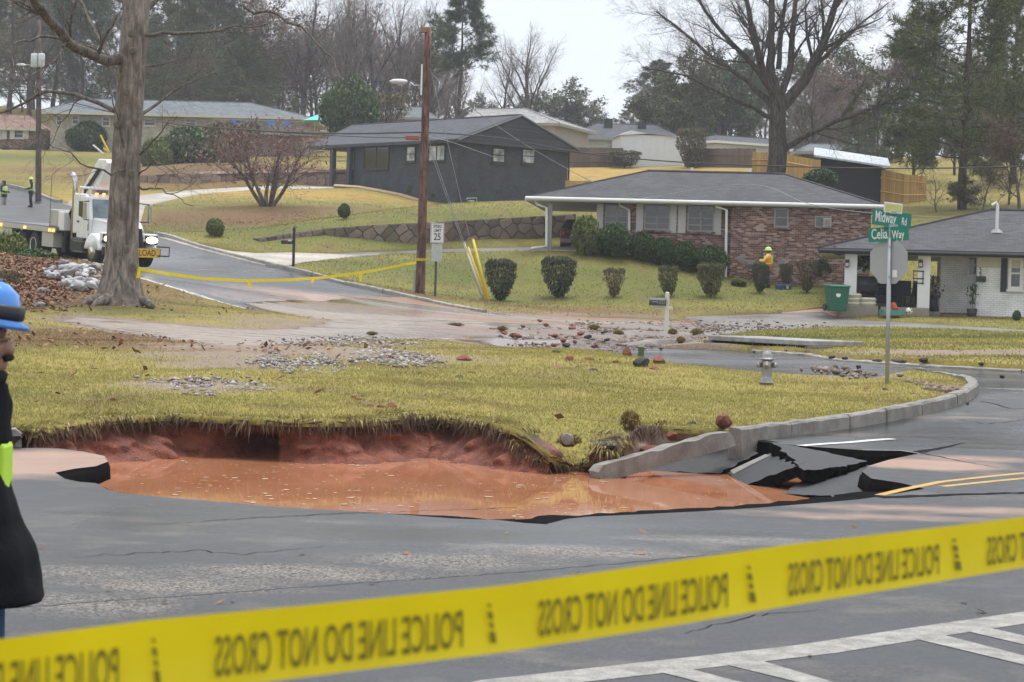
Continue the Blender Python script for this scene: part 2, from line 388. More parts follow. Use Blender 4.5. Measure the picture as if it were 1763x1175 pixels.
DRV2 = [(600,446),(620,441),(560,438),(700,433),(900,427),(1060,424),(1060,434),(1000,434),(900,434),(760,436),(700,440)]
drv2 = gpoly(DRV2)
UP1 = [(108,350),(180,375),(240,392),(250,356),(330,338),(460,327),(560,325),(600,324),(600,320),(460,321),(330,328),(240,337),(180,352),(120,346)]
up1 = gpoly(UP1, dmin=95)
CONC2 = [(1340,541),(1430,532),(1450,541),(1440,546)]
pave = gpoly(CONC2)
regions = [('hole', hole), ('mud_flat', mud), ('driveway_apron', apron), ('upper_driveway', up1), ('old_driveway', drv2), ('frontage_drive', drv), ('brick_apron', pave), ('lawn_left', lawn_left), ('celia_street', celia), ('midway_road', midway)]

def jag(loop, amp, seed=0, step=.3, closed=True):
    """resample and roughen an outline"""
    r = resample(loop, step, closed)
    return [(x + amp * noise.noise((x * 1.7, y * 1.7, seed)), y + amp * noise.noise((x * 1.7, y * 1.7, seed + 9))) for x, y in r]
def inpoly(px, py, poly):
    px = np.asarray(px); py = np.asarray(py); ins = np.zeros(px.shape, bool); q = np.array([p[:2] for p in poly]); n = len(q)
    j = n - 1
    for i in range(n):
        xi, yi = q[i]; xj, yj = q[j]
        c = ((yi > py) != (yj > py)) & (px < (xj - xi) * (py - yi) / (yj - yi + 1e-15) + xi)
        ins ^= c; j = i
    return ins
def polydist(px, py, poly, closed=True):
    p = np.stack([px, py], 1); q = np.array([c[:2] for c in poly]); d = np.full(len(p), 1e9); n = len(q)
    for i in range(n if closed else n - 1):
        a = q[i]; b = q[(i + 1) % n]; ab = b - a; t = np.clip(((p - a) @ ab) / (ab @ ab + 1e-12), 0, 1)
        d = np.minimum(d, np.hypot(*(p - a - t[:, None] * ab).T))
    return d
def sm(a, b, x):
    t = np.clip((x - a) / (b - a), 0, 1); return t * t * (3 - 2 * t)
hole = [p for p in resample(hole, .22)]
regions[0] = ('hole', hole)
R_STEP = {'mud_flat': .5}
regions = [(n, jag(p, .22, 3, .45) if n == 'mud_flat' else p) for n, p in regions]
REG = dict(regions)

# grid points, finer near the camera
gp = []
def grid(x0, x1, y0, y1, s):
    xs = np.arange(x0, x1, s); ys = np.arange(y0, y1, s); X, Y = np.meshgrid(xs, ys)
    X = X + RNG.uniform(-.3, .3, X.shape) * s; Y = Y + RNG.uniform(-.3, .3, Y.shape) * s
    return np.stack([X.ravel(), Y.ravel()], 1)
g1 = grid(-9, 11, 12, 38, .26); g2 = np.vstack([grid(-16, 22, 3, 70, .6)]); g3 = grid(-42, 42, -12, 112, 1.6); g4 = grid(-90, 90, -40, 260, 5); g5 = grid(-700, 700, -300, 1400, 45)
def outside(g, r): return g[~((g[:, 0] > r[0]) & (g[:, 0] < r[1]) & (g[:, 1] > r[2]) & (g[:, 1] < r[3]))]
allp = np.vstack([g1, outside(g2, (-9, 11, 12, 38)), outside(g3, (-16, 22, 3, 70)), outside(g4, (-42, 42, -12, 112)), outside(g5, (-90, 90, -40, 260))])
V2 = [Vector(p) for p in allp]; E2 = []
for n_, pl in regions:
    b = len(V2); V2 += [Vector(p[:2]) for p in pl]; E2 += [(b + i, b + (i + 1) % len(pl)) for i in range(len(pl))]
cv, ce, cf, *_ = delaunay_2d_cdt(V2, E2, [], 0, 1e-4)
cv = np.array([tuple(v) for v in cv]); cf = np.array([tuple(f) for f in cf if len(f) == 3])
ctr = cv[cf].mean(1)
rid = np.full(len(cf), -1)
for i, (n_, pl) in enumerate(regions):
    m_ = (rid < 0) & inpoly(ctr[:, 0], ctr[:, 1], pl); rid[m_] = i
base_z = Tn(cv[:, 0], cv[:, 1])
# flatten the road in front to a true plane so the hole's edges stay crisp
nearw = 1 - sm(19, 30, cv[:, 1]); base_z = base_z * (1 - nearw)
dm = polydist(cv[:, 0], cv[:, 1], REG['mud_flat']); dm[inpoly(cv[:, 0], cv[:, 1], REG['mud_flat'])] = 0
ddrv = np.minimum(polydist(cv[:, 0], cv[:, 1], drv), polydist(cv[:, 0], cv[:, 1], apron)); ddrv = np.minimum(ddrv, polydist(cv[:, 0], cv[:, 1], up1)); ddrv = np.minimum(ddrv, polydist(cv[:, 0], cv[:, 1], drv2))
lawn_off = .13 * sm(0, 1.6, dm) * (.12 + .88 * sm(0, .8, ddrv)) + .012
nz1 = np.array([noise.noise((x * .55, y * .55, 0)) * .05 + noise.noise((x * 1.9, y * 1.9, 4)) * .022 for x, y in cv])
def lawn_z(x, y):
    """height of the lawn surface at a point (for things standing on it)"""
    x = float(x); y = float(y); w = 1 - float(sm(19, 30, y)); z = T(x, y) * (1 - w)
    d1 = 0.0 if inpoly(np.array([x]), np.array([y]), REG['mud_flat'])[0] else float(polydist(np.array([x]), np.array([y]), REG['mud_flat'])[0])
    d2 = min(float(polydist(np.array([x]), np.array([y]), q)[0]) for q in (drv, apron, up1, drv2))
    return float(rim_blend(x, y, z + .13 * float(sm(0, 1.6, d1)) * (.12 + .88 * float(sm(0, .8, d2))) + .012 + noise.noise((x * .55, y * .55, 0)) * .05 + noise.noise((x * 1.9, y * 1.9, 4)) * .022)[0])
def blob(px, py, rx, ry, G_=None):
    """soft elliptical patch round the ground point under a photo pixel; sizes in metres"""
    g = G(px, py) if G_ is None else G_
    return np.exp(-(((cv[:, 0] - g[0]) / rx) ** 2 + ((cv[:, 1] - g[1]) / ry) ** 2))
A = {k: np.zeros(len(cv)) for k in ('mud', 'wet', 'worn', 'brown', 'green', 'gold', 'orange', 'rubble')}
for px, py, rx, ry in [(60,520,4,3),(40,480,6,8),(150,590,4,3),(60,600,3,3),(300,605,3,2.5),(420,380,6,5),(480,370,7,4),(330,300,14,8),(150,295,9,6),(250,380,4,4),(800,545,3,1.2),(900,535,9,1.2),(430,615,2.5,1.5),(1470,545,5,1.5)]:
    A['brown'] = np.maximum(A['brown'], blob(px, py, rx, ry))
for px, py, rx, ry in [(300,530,2.5,1.6),(120,535,3,2),(500,400,7,5),(650,352,9,3),(600,500,6,2),(900,525,9,2),(1150,510,10,3),(1400,505,8,4),(40,275,14,10),(330,395,5,6),(800,480,9,3),(1050,480,9,3),(700,460,8,2),(620,415,14,2),(880,385,10,3),(1600,590,8,2),(1350,590,5,2)]:
    A['green'] = np.maximum(A['green'], .9 * blob(px, py, rx, ry))
A['green'] = np.maximum(A['green'], .42 * sm(50, 70, cv[:, 1]) * (1 - sm(118, 135, cv[:, 1])))
for px, py, rx, ry in [(1000,300,14,9),(400,335,16,4),(640,345,4,3)]:
    A['gold'] = np.maximum(A['gold'], blob(px, py, rx, ry))
for px, py, rx, ry in [(420,640,1.8,2.2),(560,600,4,3),(380,625,2,2),(650,628,2.5,1.6),(480,612,3,2),(1200,600,3,2),(1600,618,8,1.2),(330,680,1.5,1.5),(1480,660,1,1),(700,575,6,3)]:
    A['mud'] = np.maximum(A['mud'], .75 * blob(px, py, rx, ry))
A['mud'] = np.maximum(A['mud'], .7 * (1 - sm(0, 1.5, dm)))
# red silt on the road round the hole
MUDR = np.zeros(len(cv))
for x_, y_, rx, ry, a in [(90,790,1.3,1.3,1.0),(10,800,1.6,1.8,.9),(1600,800,.9,1.0,1.0),(1560,800,.7,.8,1.0),(1680,790,1.2,.8,.6),(1500,890,2.0,.5,.55),(1700,880,2.6,.6,.6),(1450,752,1.5,.5,.5),(1650,735,2,.6,.4),(600,520,5,4,.8),(760,530,4,3,.9),(520,525,5,3,.6)]:
    g = plane(x_, y_, 0) if y_ > 700 else G(x_, y_)
    MUDR = np.maximum(MUDR, a * np.exp(-(((cv[:, 0] - g.x) / rx) ** 2 + ((cv[:, 1] - g.y) / ry) ** 2)))
for x_, y_, rx, ry in [(300,1005,1.1,.7),(520,985,1.2,.6),(760,965,1.2,.6),(1000,950,1.2,.5),(1250,930,1.2,.4),(120,1040,.9,.6),(150,985,.8,.4)]:
    A['worn'] = np.maximum(A['worn'], .8 * blob(x_, y_, rx, ry, plane(x_, y_, 0)))
for x_, y_, rx, ry in [(1400,640,9,4),(1200,612,6,4),(1700,660,7,4),(950,600,6,3),(500,515,5,4),(1500,745,3,2),(1040,606,2.5,1.5),(900,565,1.2,3),(870,592,1.5,1.2),(760,535,4,1.5),(1150,548,8,1.2),(300,460,6,6),(700,920,2.2,.9),(300,900,1.6,1.2),(1200,920,2,.7),(1700,760,2.5,2),(450,880,1.5,.8)]:
    A['wet'] = np.maximum(A['wet'], blob(x_, y_, rx, ry, plane(x_, y_, 0) if y_ > 700 else None))
for x_, y_, rx, ry in [(760,525,5,3),(560,525,4,2),(920,585,3,4),(960,560,4,2),(860,590,2,2),(1000,548,8,2)]:
    A['orange'] = np.maximum(A['orange'], blob(x_, y_, rx, ry))
for x_, y_, rx, ry in [(1000,590,5,4),(1080,580,5,5),(1130,592,4,2),(1200,570,5,4)]:
    A['rubble'] = np.maximum(A['rubble'], blob(x_, y_, rx, ry))
zoff = {'mud_flat': .035, 'driveway_apron': .03, 'upper_driveway': .03, 'old_driveway': .03, 'frontage_drive': .03, 'brick_apron': .05, 'celia_street': 0, 'midway_road': 0}
KIND = {'mud_flat': ('mud_flat', M_MUD), 'driveway_apron': ('driveway_apron', M_CONC), 'upper_driveway': ('upper_driveway', M_CONC), 'old_driveway': ('old_driveway', M_DRIVE), 'frontage_drive': ('frontage_drive', M_DRIVE),
        'brick_apron': ('brick_apron', simple('pink_paver', (.36, .23, .18), .7, .2, 14)), 'lawn_left': ('corner_lawn', M_LAWN), 'celia_street': ('side_street', M_ROAD2), 'midway_road': ('main_road', M_ROAD)}
def region_mesh(name, tri, z, mat, skirt=.0, jit=None):
    used = np.unique(tri); mp = np.full(len(cv), -1); mp[used] = np.arange(len(used))
    v = np.column_stack([cv[used], z[used]]); f = mp[tri]
    a = v[f[:, 1]] - v[f[:, 0]]; b_ = v[f[:, 2]] - v[f[:, 0]]; up = (a[:, 0] * b_[:, 1] - a[:, 1] * b_[:, 0]) < 0
    f[up] = f[up][:, ::-1]
    nv = len(v)
    if skirt:
        ed = np.vstack([f[:, [0, 1]], f[:, [1, 2]], f[:, [2, 0]]]); key = np.sort(ed, 1); key = key[:, 0].astype(np.int64) * 10**7 + key[:, 1]
        u, inv, cnt = np.unique(key, return_inverse=True, return_counts=True); be = ed[cnt[inv] == 1]
        lo = v.copy(); lo[:, 2] -= np.where(polydist(v[:, 0], v[:, 1], hole) < .06, .085, skirt); v2 = np.vstack([v, lo])
        sk = np.vstack([np.column_stack([be[:, 1], be[:, 0], be[:, 0] + nv]), np.column_stack([be[:, 1], be[:, 0] + nv, be[:, 1] + nv])])
        v = v2; f = np.vstack([f, sk])
    me = np_mesh(name, v, f)
    for k, arr in A.items():
        d = arr[used]
        if skirt: d = np.concatenate([d, d])
        at_ = me.attributes.new(k, 'FLOAT', 'POINT'); at_.data.foreach_set('value', d.astype(np.float32))
    return link(name, me, mat, None, True)
for i, (n_, pl) in enumerate(regions):
    if n_ == 'hole': continue
    tri = cf[rid == i]
    if len(tri) == 0: continue
    nm, mt = KIND[n_]
    if n_ == 'lawn_left': z = rim_blend(cv[:, 0], cv[:, 1], base_z + lawn_off + nz1)
    elif n_ == 'mud_flat': z = base_z + .035 + nz1 * .7 + A['rubble'] * np.array([max(0, noise.noise((x * .9, y * .6, 8))) * .3 if r_ > .05 else 0 for (x, y), r_ in zip(cv, A['rubble'])])
    else: z = base_z + zoff[n_]
    save = A['mud']
    if n_ in ('midway_road', 'celia_street'): A['mud'] = MUDR
    o = region_mesh(nm, tri, z, mt, .3 if n_ != 'midway_road' else 0); A['mud'] = save
    tag(o, kind='structure')
o = region_mesh('ground', cf[rid == -1], base_z + lawn_off + nz1 * (1 + 2 * sm(100, 200, cv[:, 1])), M_LAWN, .3); tag(o, kind='structure')

# ------------------------------------------------------------------ the hole: clay walls, broken asphalt edge, muddy water
WATER_Z = -.36
def clay_mat():
    m, t, b = newmat('red_clay'); co = texco(t)
    mp_ = nd(t, 'ShaderNodeMapping'); mp_.inputs['Scale'].default_value = (1, 1, 2.2); t.links.new(co, mp_.inputs['Vector'])
    n1 = noise_n(t, mp_.outputs[0], 1.6, 5, .6); n2 = noise_n(t, co, 9, 5, .65); n3 = noise_n(t, co, 45, 3)
    c = ramp(t, mixc(t, .45, n1, n2), [(.3, (.06, .018, .011)), (.46, (.17, .046, .024)), (.6, (.31, .09, .045)), (.72, (.18, .105, .075))])
    z = nd(t, 'ShaderNodeSeparateXYZ'); t.links.new(co, z.inputs[0])
    top = ramp(t, mixc(t, .12, z.outputs['Z'], n2), [(-.0, 0), (.09, .9)])      # humus layer under the turf
    c = mixc(t, top, c, (.045, .028, .02))
    c = mixc(t, 1.0, c, ramp(t, n3, [(.3, .7), (.7, 1.3)]), 'MULTIPLY')
    t.links.new(c, b.inputs['Base Color']); b.inputs['Roughness'].default_value = .6
    bump(t, b, mixc(t, .5, n2, n3), 1.0, .08); return m
M_CLAY = clay_mat()
M_ASPH_EDGE = simple('broken_asphalt', (.008, .008, .0085), 1.0, .7, 20, bumps=1.0, spec=.03)
def loft(rings, closed=False):
    n = len(rings[0]); v = [p for r in rings for p in r]; f = []
    for i in range(len(rings) - 1):
        for j in range(n if closed else n - 1):
            k = (j + 1) % n; f.append((i*n+j, i*n+k, (i+1)*n+k, (i+1)*n+j))
    return np.array(v), np.array(f)
def inward(line, ref_in):
    """unit inward normals of an open polyline; ref_in: function telling whether a point lies in the hole"""
    L = np.array(line); t = np.gradient(L, axis=0); t /= np.linalg.norm(t, axis=1)[:, None] + 1e-9
    n = np.stack([-t[:, 1], t[:, 0]], 1); k = np.ones(7) / 7
    pad = np.pad(n, ((3, 3), (0, 0)), 'edge'); n = np.stack([np.convolve(pad[:, i], k, 'valid') for i in range(2)], 1)
    n /= np.linalg.norm(n, axis=1)[:, None] + 1e-9
    if inpoly(L[:, 0] + n[:, 0] * .12, L[:, 1] + n[:, 1] * .12, hole).mean() < .5: n = -n
    return L, n
# lawn side wall: turf overhang, then an undercut, bulging clay face
rl = resample([roadR[-1]] + rimL + bankL + roadR[:1], .06, False); L, Nn = inward(rl, None)
LZ = np.array([lawn_z(x, y) for x, y in L])
prof = [(-.35, -.10, .0), (-.012, -.008, .0), (.03, -.04, .05), (-.06, -.07, .07), (-.12, -.11, .1), (-.13, -.16, .14), (-.08, -.21, .18), (-.02, -.26, .2), (.04, -.31, .22), (.1, -.36, .22), (.16, -.41, .22), (.22, -.46, .22), (.3, -.52, .2), (.38, -.58, .18), (.55, -1.2, .1)]
rings = []
for off, dz, amp in prof:
    r_ = []
    for (x, y), nn, z0 in zip(L, Nn, LZ):
        q = off + amp * (noise.noise((x * 1.1, y * 1.1, dz * 1.6)) + .7 * noise.noise((x * 3.3, y * 3.3, dz * 4 + 3)) + .55 * noise.noise((x * 8, y * 8, dz * 14)) + .3 * noise.noise((x * 17, y * 17, dz * 30)))
        vd = noise.voronoi(Vector((x * 2.3, y * 2.3, dz * 5)))[0]; q += 1.5 * amp * (min(vd[1] - vd[0], .5) - .22)
        # the dark cave under the bank
        cpx = plane(425, 790, -.35); dd = math.hypot(x - cpx.x, (y - cpx.y) * .5)
        if dz < -.18: q -= .85 * math.exp(-(dd / .5) ** 2) * (1 if dz < -.25 else .5)
        r_.append((x + nn[0] * q, y + nn[1] * q, z0 + dz + (0 if dz == 0 else .04 * noise.noise((x * 2, y * 2, 7 + dz)))))
    rings.append(r_)
v, f = loft(rings); me = np_mesh('sinkhole_wall', v, f); o = link('sinkhole_wall', me, M_CLAY, None, True); tag(o, kind='structure')
sb_ = o.modifiers.new('subdivide', 'SUBSURF'); sb_.levels = 1; sb_.render_levels = 1
# road side: black broken edge, a torn lower course in front of it, soil under
rr_ = resample(roadR, .12, False); L, Nn = inward(rr_, None)
rough = np.array([noise.noise((x * 3, y * 3, 1)) * .5 + noise.noise((x * 9, y * 9, 2)) * .3 for x, y in L])
near = (L[:, 1] < 20.5) & (L[:, 0] > -4.2)
shelf = np.where(near, .10 + .42 * sm(-2.4, -.4, L[:, 0]), .02) * (1 + .55 * rough)
shelf = np.clip(shelf, .005, 1)
rings = [[(x, y, 0) for (x, y) in L],
         [(x + n[0] * s * .06, y + n[1] * s * .06, -.02 - .01 * abs(k)) for (x, y), n, s, k in zip(L, Nn, shelf, rough)],
         [(x + n[0] * s, y + n[1] * s, -.04 - .012 * abs(k)) for (x, y), n, s, k in zip(L, Nn, shelf, rough)],
         [(x + n[0] * (s + .01 + .03 * k), y + n[1] * (s + .01 + .03 * k), -.17 + .03 * k) for (x, y), n, s, k in zip(L, Nn, shelf, rough)],
         [(x - n[0] * .3, y - n[1] * .3, -.2) for (x, y), n in zip(L, Nn)]]
v, f = loft(rings); o = link('broken_road_edge', np_mesh('broken_road_edge', v, f), M_ASPH_EDGE); tag(o, kind='structure')
rings = [[(x - n[0] * (.26 + .1 * k), y - n[1] * (.26 + .1 * k), -.19) for (x, y), n, k in zip(L, Nn, rough)],
         [(x - n[0] * (.12 + .15 * k), y - n[1] * (.12 + .15 * k), -.5) for (x, y), n, k in zip(L, Nn, rough)],
         [(x + n[0] * .1, y + n[1] * .1, -1.4) for (x, y), n in zip(L, Nn)]]
v, f = loft(rings); o = link('soil_under_road', np_mesh('soil_under_road', v, f), M_CLAY); tag(o, kind='structure')
# sloping mud bank behind the broken kerb
bz = [P(1015,806,1).z]
bank_top = [Vector((x, y, lawn_z(x, y) - .02)) for x, y in bankL]
bank_bot = [plane(x, y, z) for x, y, z in [(990,810,-.45),(1015,816,-.47),(1060,812,-.45),(1110,804,-.38),(1150,796,-.3),(1190,782,-.18),(1230,768,-.08),(1262,756,-.02)]]
rings = []
for i in range(13):
    u = i / 12
    rings.append([tuple(a.lerp(b, u) + Vector((0, 0, (-.13 * min(1, u * 6) * (1 - u)) + .05 * noise.noise((a.x * 2 + u * 3, a.y * 2, u * 4))))) for a, b in
                  [(bank_top[j].lerp(bank_top[j + 1], k / 6), bank_bot[j].lerp(bank_bot[j + 1], k / 6)) for j in range(7) for k in range(6)] + [(bank_top[-1], bank_bot[-1])]])
v, f = loft(rings); o = link('mud_bank', np_mesh('mud_bank', v, f), M_MUD, None, True); tag(o, kind='structure')
for k in A:
    at_ = o.data.attributes.new(k, 'FLOAT', 'POINT'); at_.data.foreach_set('value', np.full(len(v), {'orange': .35}.get(k, 0), np.float32))
def water_mat():
    m, t, b = newmat('muddy_water'); co = texco(t)
    n1 = noise_n(t, co, .7, 4, .6, .5); n2 = noise_n(t, co, 5, 3); n3 = noise_n(t, co, 2.0, 3, .5, .3)
    c = ramp(t, mixc(t, .3, n1, n2), [(.3, (.38, .145, .068)), (.7, (.48, .225, .125))])
    t.links.new(c, b.inputs['Base Color']); b.inputs['Roughness'].default_value = .04; b.inputs['Specular IOR Level'].default_value = .5; b.inputs['IOR'].default_value = 1.33
    bump(t, b, mixc(t, .35, n3, n2), .03, .02); return m
hx = np.array(hole); x0, y0 = hx.min(0) - .3; x1, y1 = hx.max(0) + .3
me = MB().add([(x0, y0, WATER_Z), (x1, y0, WATER_Z), (x1, y1, WATER_Z), (x0, y1, WATER_Z)], [(0, 1, 2, 3)]).mesh('water')
o = link('water', me, water_mat()); tag(o, kind='structure')
me = MB().add([(x0, y0, -1.25), (x1, y0, -1.25), (x1, y1, -1.25), (x0, y1, -1.25)], [(0, 1, 2, 3)]).mesh('sinkhole_floor')
o = link('sinkhole_floor', me, M_CLAY); tag(o, kind='structure')
# ================================================================== KERBS, SLABS, MARKINGS
def kerb_run(name, path, ztop, width=.16, height=.32, stone=1.9, gap=.012, side=1, mat=M_KERB, seed=0, rough=.022):
    """row of kerb stones along a ground line; each stone a part. side=+1 puts the stone to the right of travel"""
    root = thing(name, None, None); tag(root, kind='structure')
    pl = resample(path, .18, False); P2 = np.array(pl); seg = np.r_[0, np.cumsum(np.hypot(*np.diff(P2, axis=0).T))]
    tot = seg[-1]; rnd = random.Random(seed); s = 0.0
    def at(u): return np.array([np.interp(u, seg, P2[:, 0]), np.interp(u, seg, P2[:, 1])])
    while s < tot - .2:
        ln = min(stone * rnd.uniform(.8, 1.2), tot - s); n = max(2, int(ln / .22)); mb = MB(); rg = []
        jz = rnd.uniform(-.012, .012); jo = rnd.uniform(-.012, .012)
        for i in range(n + 1):
            u = s + gap + (ln - 2 * gap) * i / n; c = at(u); t = at(min(u + .1, tot)) - at(max(u - .1, 0)); t /= np.linalg.norm(t) + 1e-9
            nn = np.array([t[1], -t[0]]) * side; z = ztop(c[0], c[1]) + jz
            k = lambda a: rough * noise.noise((c[0] * 5 + a * 7, c[1] * 5, a))
            a0 = c + nn * (jo + k(1)); a1 = c + nn * (width + jo + k(2)); b1 = c + nn * (width + .02 + jo + k(3))
            rg.append([(*(a0), z - height), (*a0, z + k(4)), (*(c + nn * (width - .03 + jo)), z + .004 + k(5)), (*a1, z - .025 + k(6)), (*b1, z - height)])
        v = [p for r_ in rg for p in r_]; f = []
        for i in range(n):
            for j in range(5):
                q = (i*5+j, i*5+(j+1) % 5, (i+1)*5+(j+1) % 5, (i+1)*5+j); f.append(q if side > 0 else q[::-1])
        f.append((4, 3, 2, 1, 0)); f.append(tuple(n*5+j for j in range(5)))
        mb.add(v, f); mb.build('kerb_stone', mat, root); s += ln
    return root
def roadz(x, y): return T(x, y) * float(sm(19, 30, y))
kerb_run('corner_kerb', kerbIn, lambda x, y: roadz(x, y) + .175, .17, .5, 1.7, side=1, seed=3)
kerb_run('street_kerb', celFar[6:], lambda x, y: roadz(x, y) + .15, .16, .4, 3.2, side=1, seed=5, mat=concrete_mat('kerb_concrete', (.3, .28, .25)))
kerb_run('upper_street_kerb', celFar[:5], lambda x, y: roadz(x, y) + .16, .2, .4, 4, side=1, seed=6, mat=bpy.data.materials['kerb_concrete'])
kerb_run('verge_kerb', celNear[12:][::-1], lambda x, y: roadz(x, y) + .15, .16, .4, 3.0, side=1, seed=8, mat=concrete_mat('pale_kerb', (.5, .48, .44)))
kerb_run('lawn_kerb', celR[5:], lambda x, y: roadz(x, y) + .06, .12, .3, 3.0, side=1, seed=9, mat=bpy.data.materials['kerb_concrete'])

def stone_bar(name, label, cat, A_, B_, w, h, mat, seed=0, n=14, chip=.04):
    """a long rough stone between two points"""
    A_ = Vector(A_); B_ = Vector(B_); t = (B_ - A_).normalized(); s = t.cross(Vector((0, 0, 1))).normalized(); u = s.cross(t)
    rg = []
    for i in range(n + 1):
        c = A_.lerp(B_, i / n); e = chip * (2.2 if i in (0, n) else 1)
        k = lambda a: noise.noise((c.x * 4, c.y * 4, a + seed)) * e * .5
        sc = .82 if i in (0, n) else 1
        rg.append([c + s * (w/2*sc + k(1)) - u * h, c + s * (w/2*sc + k(2)) + u * (k(3) - (.05 if i in (0, n) else 0)), c - s * (w/2*sc + k(4)) + u * (k(5) - (.07 if i in (0, n) else 0)), c - s * (w/2*sc + k(6)) - u * h])
    f = []
    for i in range(n):
        for j in range(4): f.append((i*4+j, (i+1)*4+j, (i+1)*4+(j+1) % 4, i*4+(j+1) % 4))
    f.append((0, 1, 2, 3)); f.append(tuple(n*4+j for j in (3, 2, 1, 0)))
    o = MB().add([p for r_ in rg for p in r_], f).build(name, mat); return tag(o, label, cat)
stone_bar('fallen_kerb_stone', 'long broken granite kerb stone slumped from the corner kerb into the muddy water', 'kerb stone', plane(1258, 739, .18), plane(1020, 803, -.22), .17, .2, M_KERB, 2, 26, .06)
stone_bar('kerb_block', 'pale kerb block ending at the left rim of the hole beside the man', 'kerb block', plane(-40, 742, .16), plane(36, 738, .19), .2, .4, M_KERB, 5, 8)
stone_bar('kerb_chunk', 'grey kerb chunk propped behind the slumped kerb stone under the red rock', 'kerb chunk', plane(1236, 738, .06) + Vector((0, .15, 0)), plane(1212, 744, .02), .16, .25, M_KERB, 7, 6)

M_SLAB = simple('slab_asphalt', (.05, .051, .055), .75, .4, 9, bumps=.5, spec=.35); M_WHITE_LINE = None
def paint_mat(name, c, thr=.42):
    m, t, b = newmat(name); co = texco(t); n1 = noise_n(t, co, 7, 5, .65); n2 = noise_n(t, co, 60, 3)
    c2 = ramp(t, mixc(t, .4, n1, n2), [(thr - .1, tuple(x * .45 for x in c)), (thr + .12, c)])
    t.links.new(c2, b.inputs['Base Color']); b.inputs['Roughness'].default_value = .6; bump(t, b, n2, .2, .003); return m
M_PW = paint_mat('road_paint_white', (.34, .325, .295), .5); M_PY = paint_mat('road_paint_yellow', (.5, .3, .06))
def slab(name, label, poly, th=.11, paint=None, mat=None):
    top = [plane(x, y, z) for x, y, z in poly]
    ctr_ = sum(top, Vector()) / len(top); u_, s__, vt = np.linalg.svd(np.array([tuple(p - ctr_) for p in top])); pn = Vector(vt[2])     # one flat slab through the measured corners
    def onp(x, y):
        d = ray(x, y); o_ = Vector((0, 0, CAMH)); return o_ + d * ((ctr_ - o_).dot(pn) / d.dot(pn))
    top = [onp(x, y) for x, y, z in poly]
    # resample the outline and roughen it
    o = []
    for i, a in enumerate(top):
        b = top[(i + 1) % len(top)]; k = max(2, int((b - a).length / .05))
        for j in range(k):
            p = a.lerp(b, j / k)
            if j:
                dv = Vector((noise.noise((p.x * 6, p.y * 6, 1)), noise.noise((p.x * 6, p.y * 6, 5)), 0)) * .06 + Vector((noise.noise((p.x * 17, p.y * 17, 2)), noise.noise((p.x * 17, p.y * 17, 7)), 0)) * .03
                p = p + dv - pn * dv.dot(pn)
            o.append(p)
    n = len(o); root = tag(thing(name, label, 'asphalt slab', o[0]), kind='thing')
    c = sum(o, Vector()) / n; L0 = o[0]
    nrm = Vector()
    for i in range(n): nrm += (o[i] - c).cross(o[(i + 1) % n] - c)
    nrm.normalize()
    if nrm.z < 0: nrm = -nrm
    me = bpy.data.meshes.new('surface'); me.from_pydata([tuple(p - L0) for p in o] + [tuple(c - L0)], [], [(i, (i + 1) % n, n) for i in range(n)]); me.update()
    link('surface', me, mat or M_SLAB, root)
    lo = [p - nrm * th * (1 + .3 * noise.noise((p.x * 5, p.y * 5, 9))) + (c - p).normalized() * .06 * noise.noise((p.x * 7, p.y * 7, 3)) for p in o]
    mid = [p - nrm * th * .5 - (c - p).normalized() * .025 * noise.noise((p.x * 9, p.y * 9, 2)) for p in o]
    v = [tuple(p - L0) for p in o + mid + lo]; f = []
    for r_ in range(2):
        for i in range(n): f.append((r_*n+i, (r_+1)*n+i, (r_+1)*n+(i+1) % n, r_*n+(i+1) % n))
    f.append(tuple(2*n + i for i in range(n)))
    me = bpy.data.meshes.new('broken_edge'); me.from_pydata(v, [], f); me.update(); link('broken_edge', me, M_ASPH_EDGE, root)
    if paint:
        q = [onp(x, y) + nrm * .006 - L0 for x, y, z in paint]
        me = bpy.data.meshes.new('white_stripe'); me.from_pydata([tuple(p) for p in q], [], [(0, 1, 2, 3)]); me.update(); link('white_stripe', me, M_PW, root)
    return root
slab('asphalt_slab', 'large dark asphalt slab sloping from the granite kerb down into the water', [(1112,811,-.37),(1185,766,-.06),(1256,757,-.02),(1306,780,-.11),(1240,815,-.37)])
slab('asphalt_slab', 'tilted asphalt slab carrying a piece of white lane stripe', [(1253,814,-.36),(1322,782,-.04),(1374,802,-.1),(1278,838,-.38)], .12, paint=[(1257,811,-.28),(1318,783,-.045),(1326,785,-.05),(1263,817,-.295)])
slab('asphalt_slab', 'pointed asphalt slab reared up behind the striped slab', [(1329,762,.08),(1375,769,.05),(1430,781,.0),(1493,794,-.06),(1450,803,-.09),(1384,810,-.12),(1362,788,-.02)], .13)
slab('asphalt_slab', 'low asphalt slab dipping into the water beside the yellow lines', [(1346,850,-.38),(1400,818,-.2),(1450,807,-.16),(1490,800,-.13),(1506,818,-.13),(1494,858,-.28)], .14)
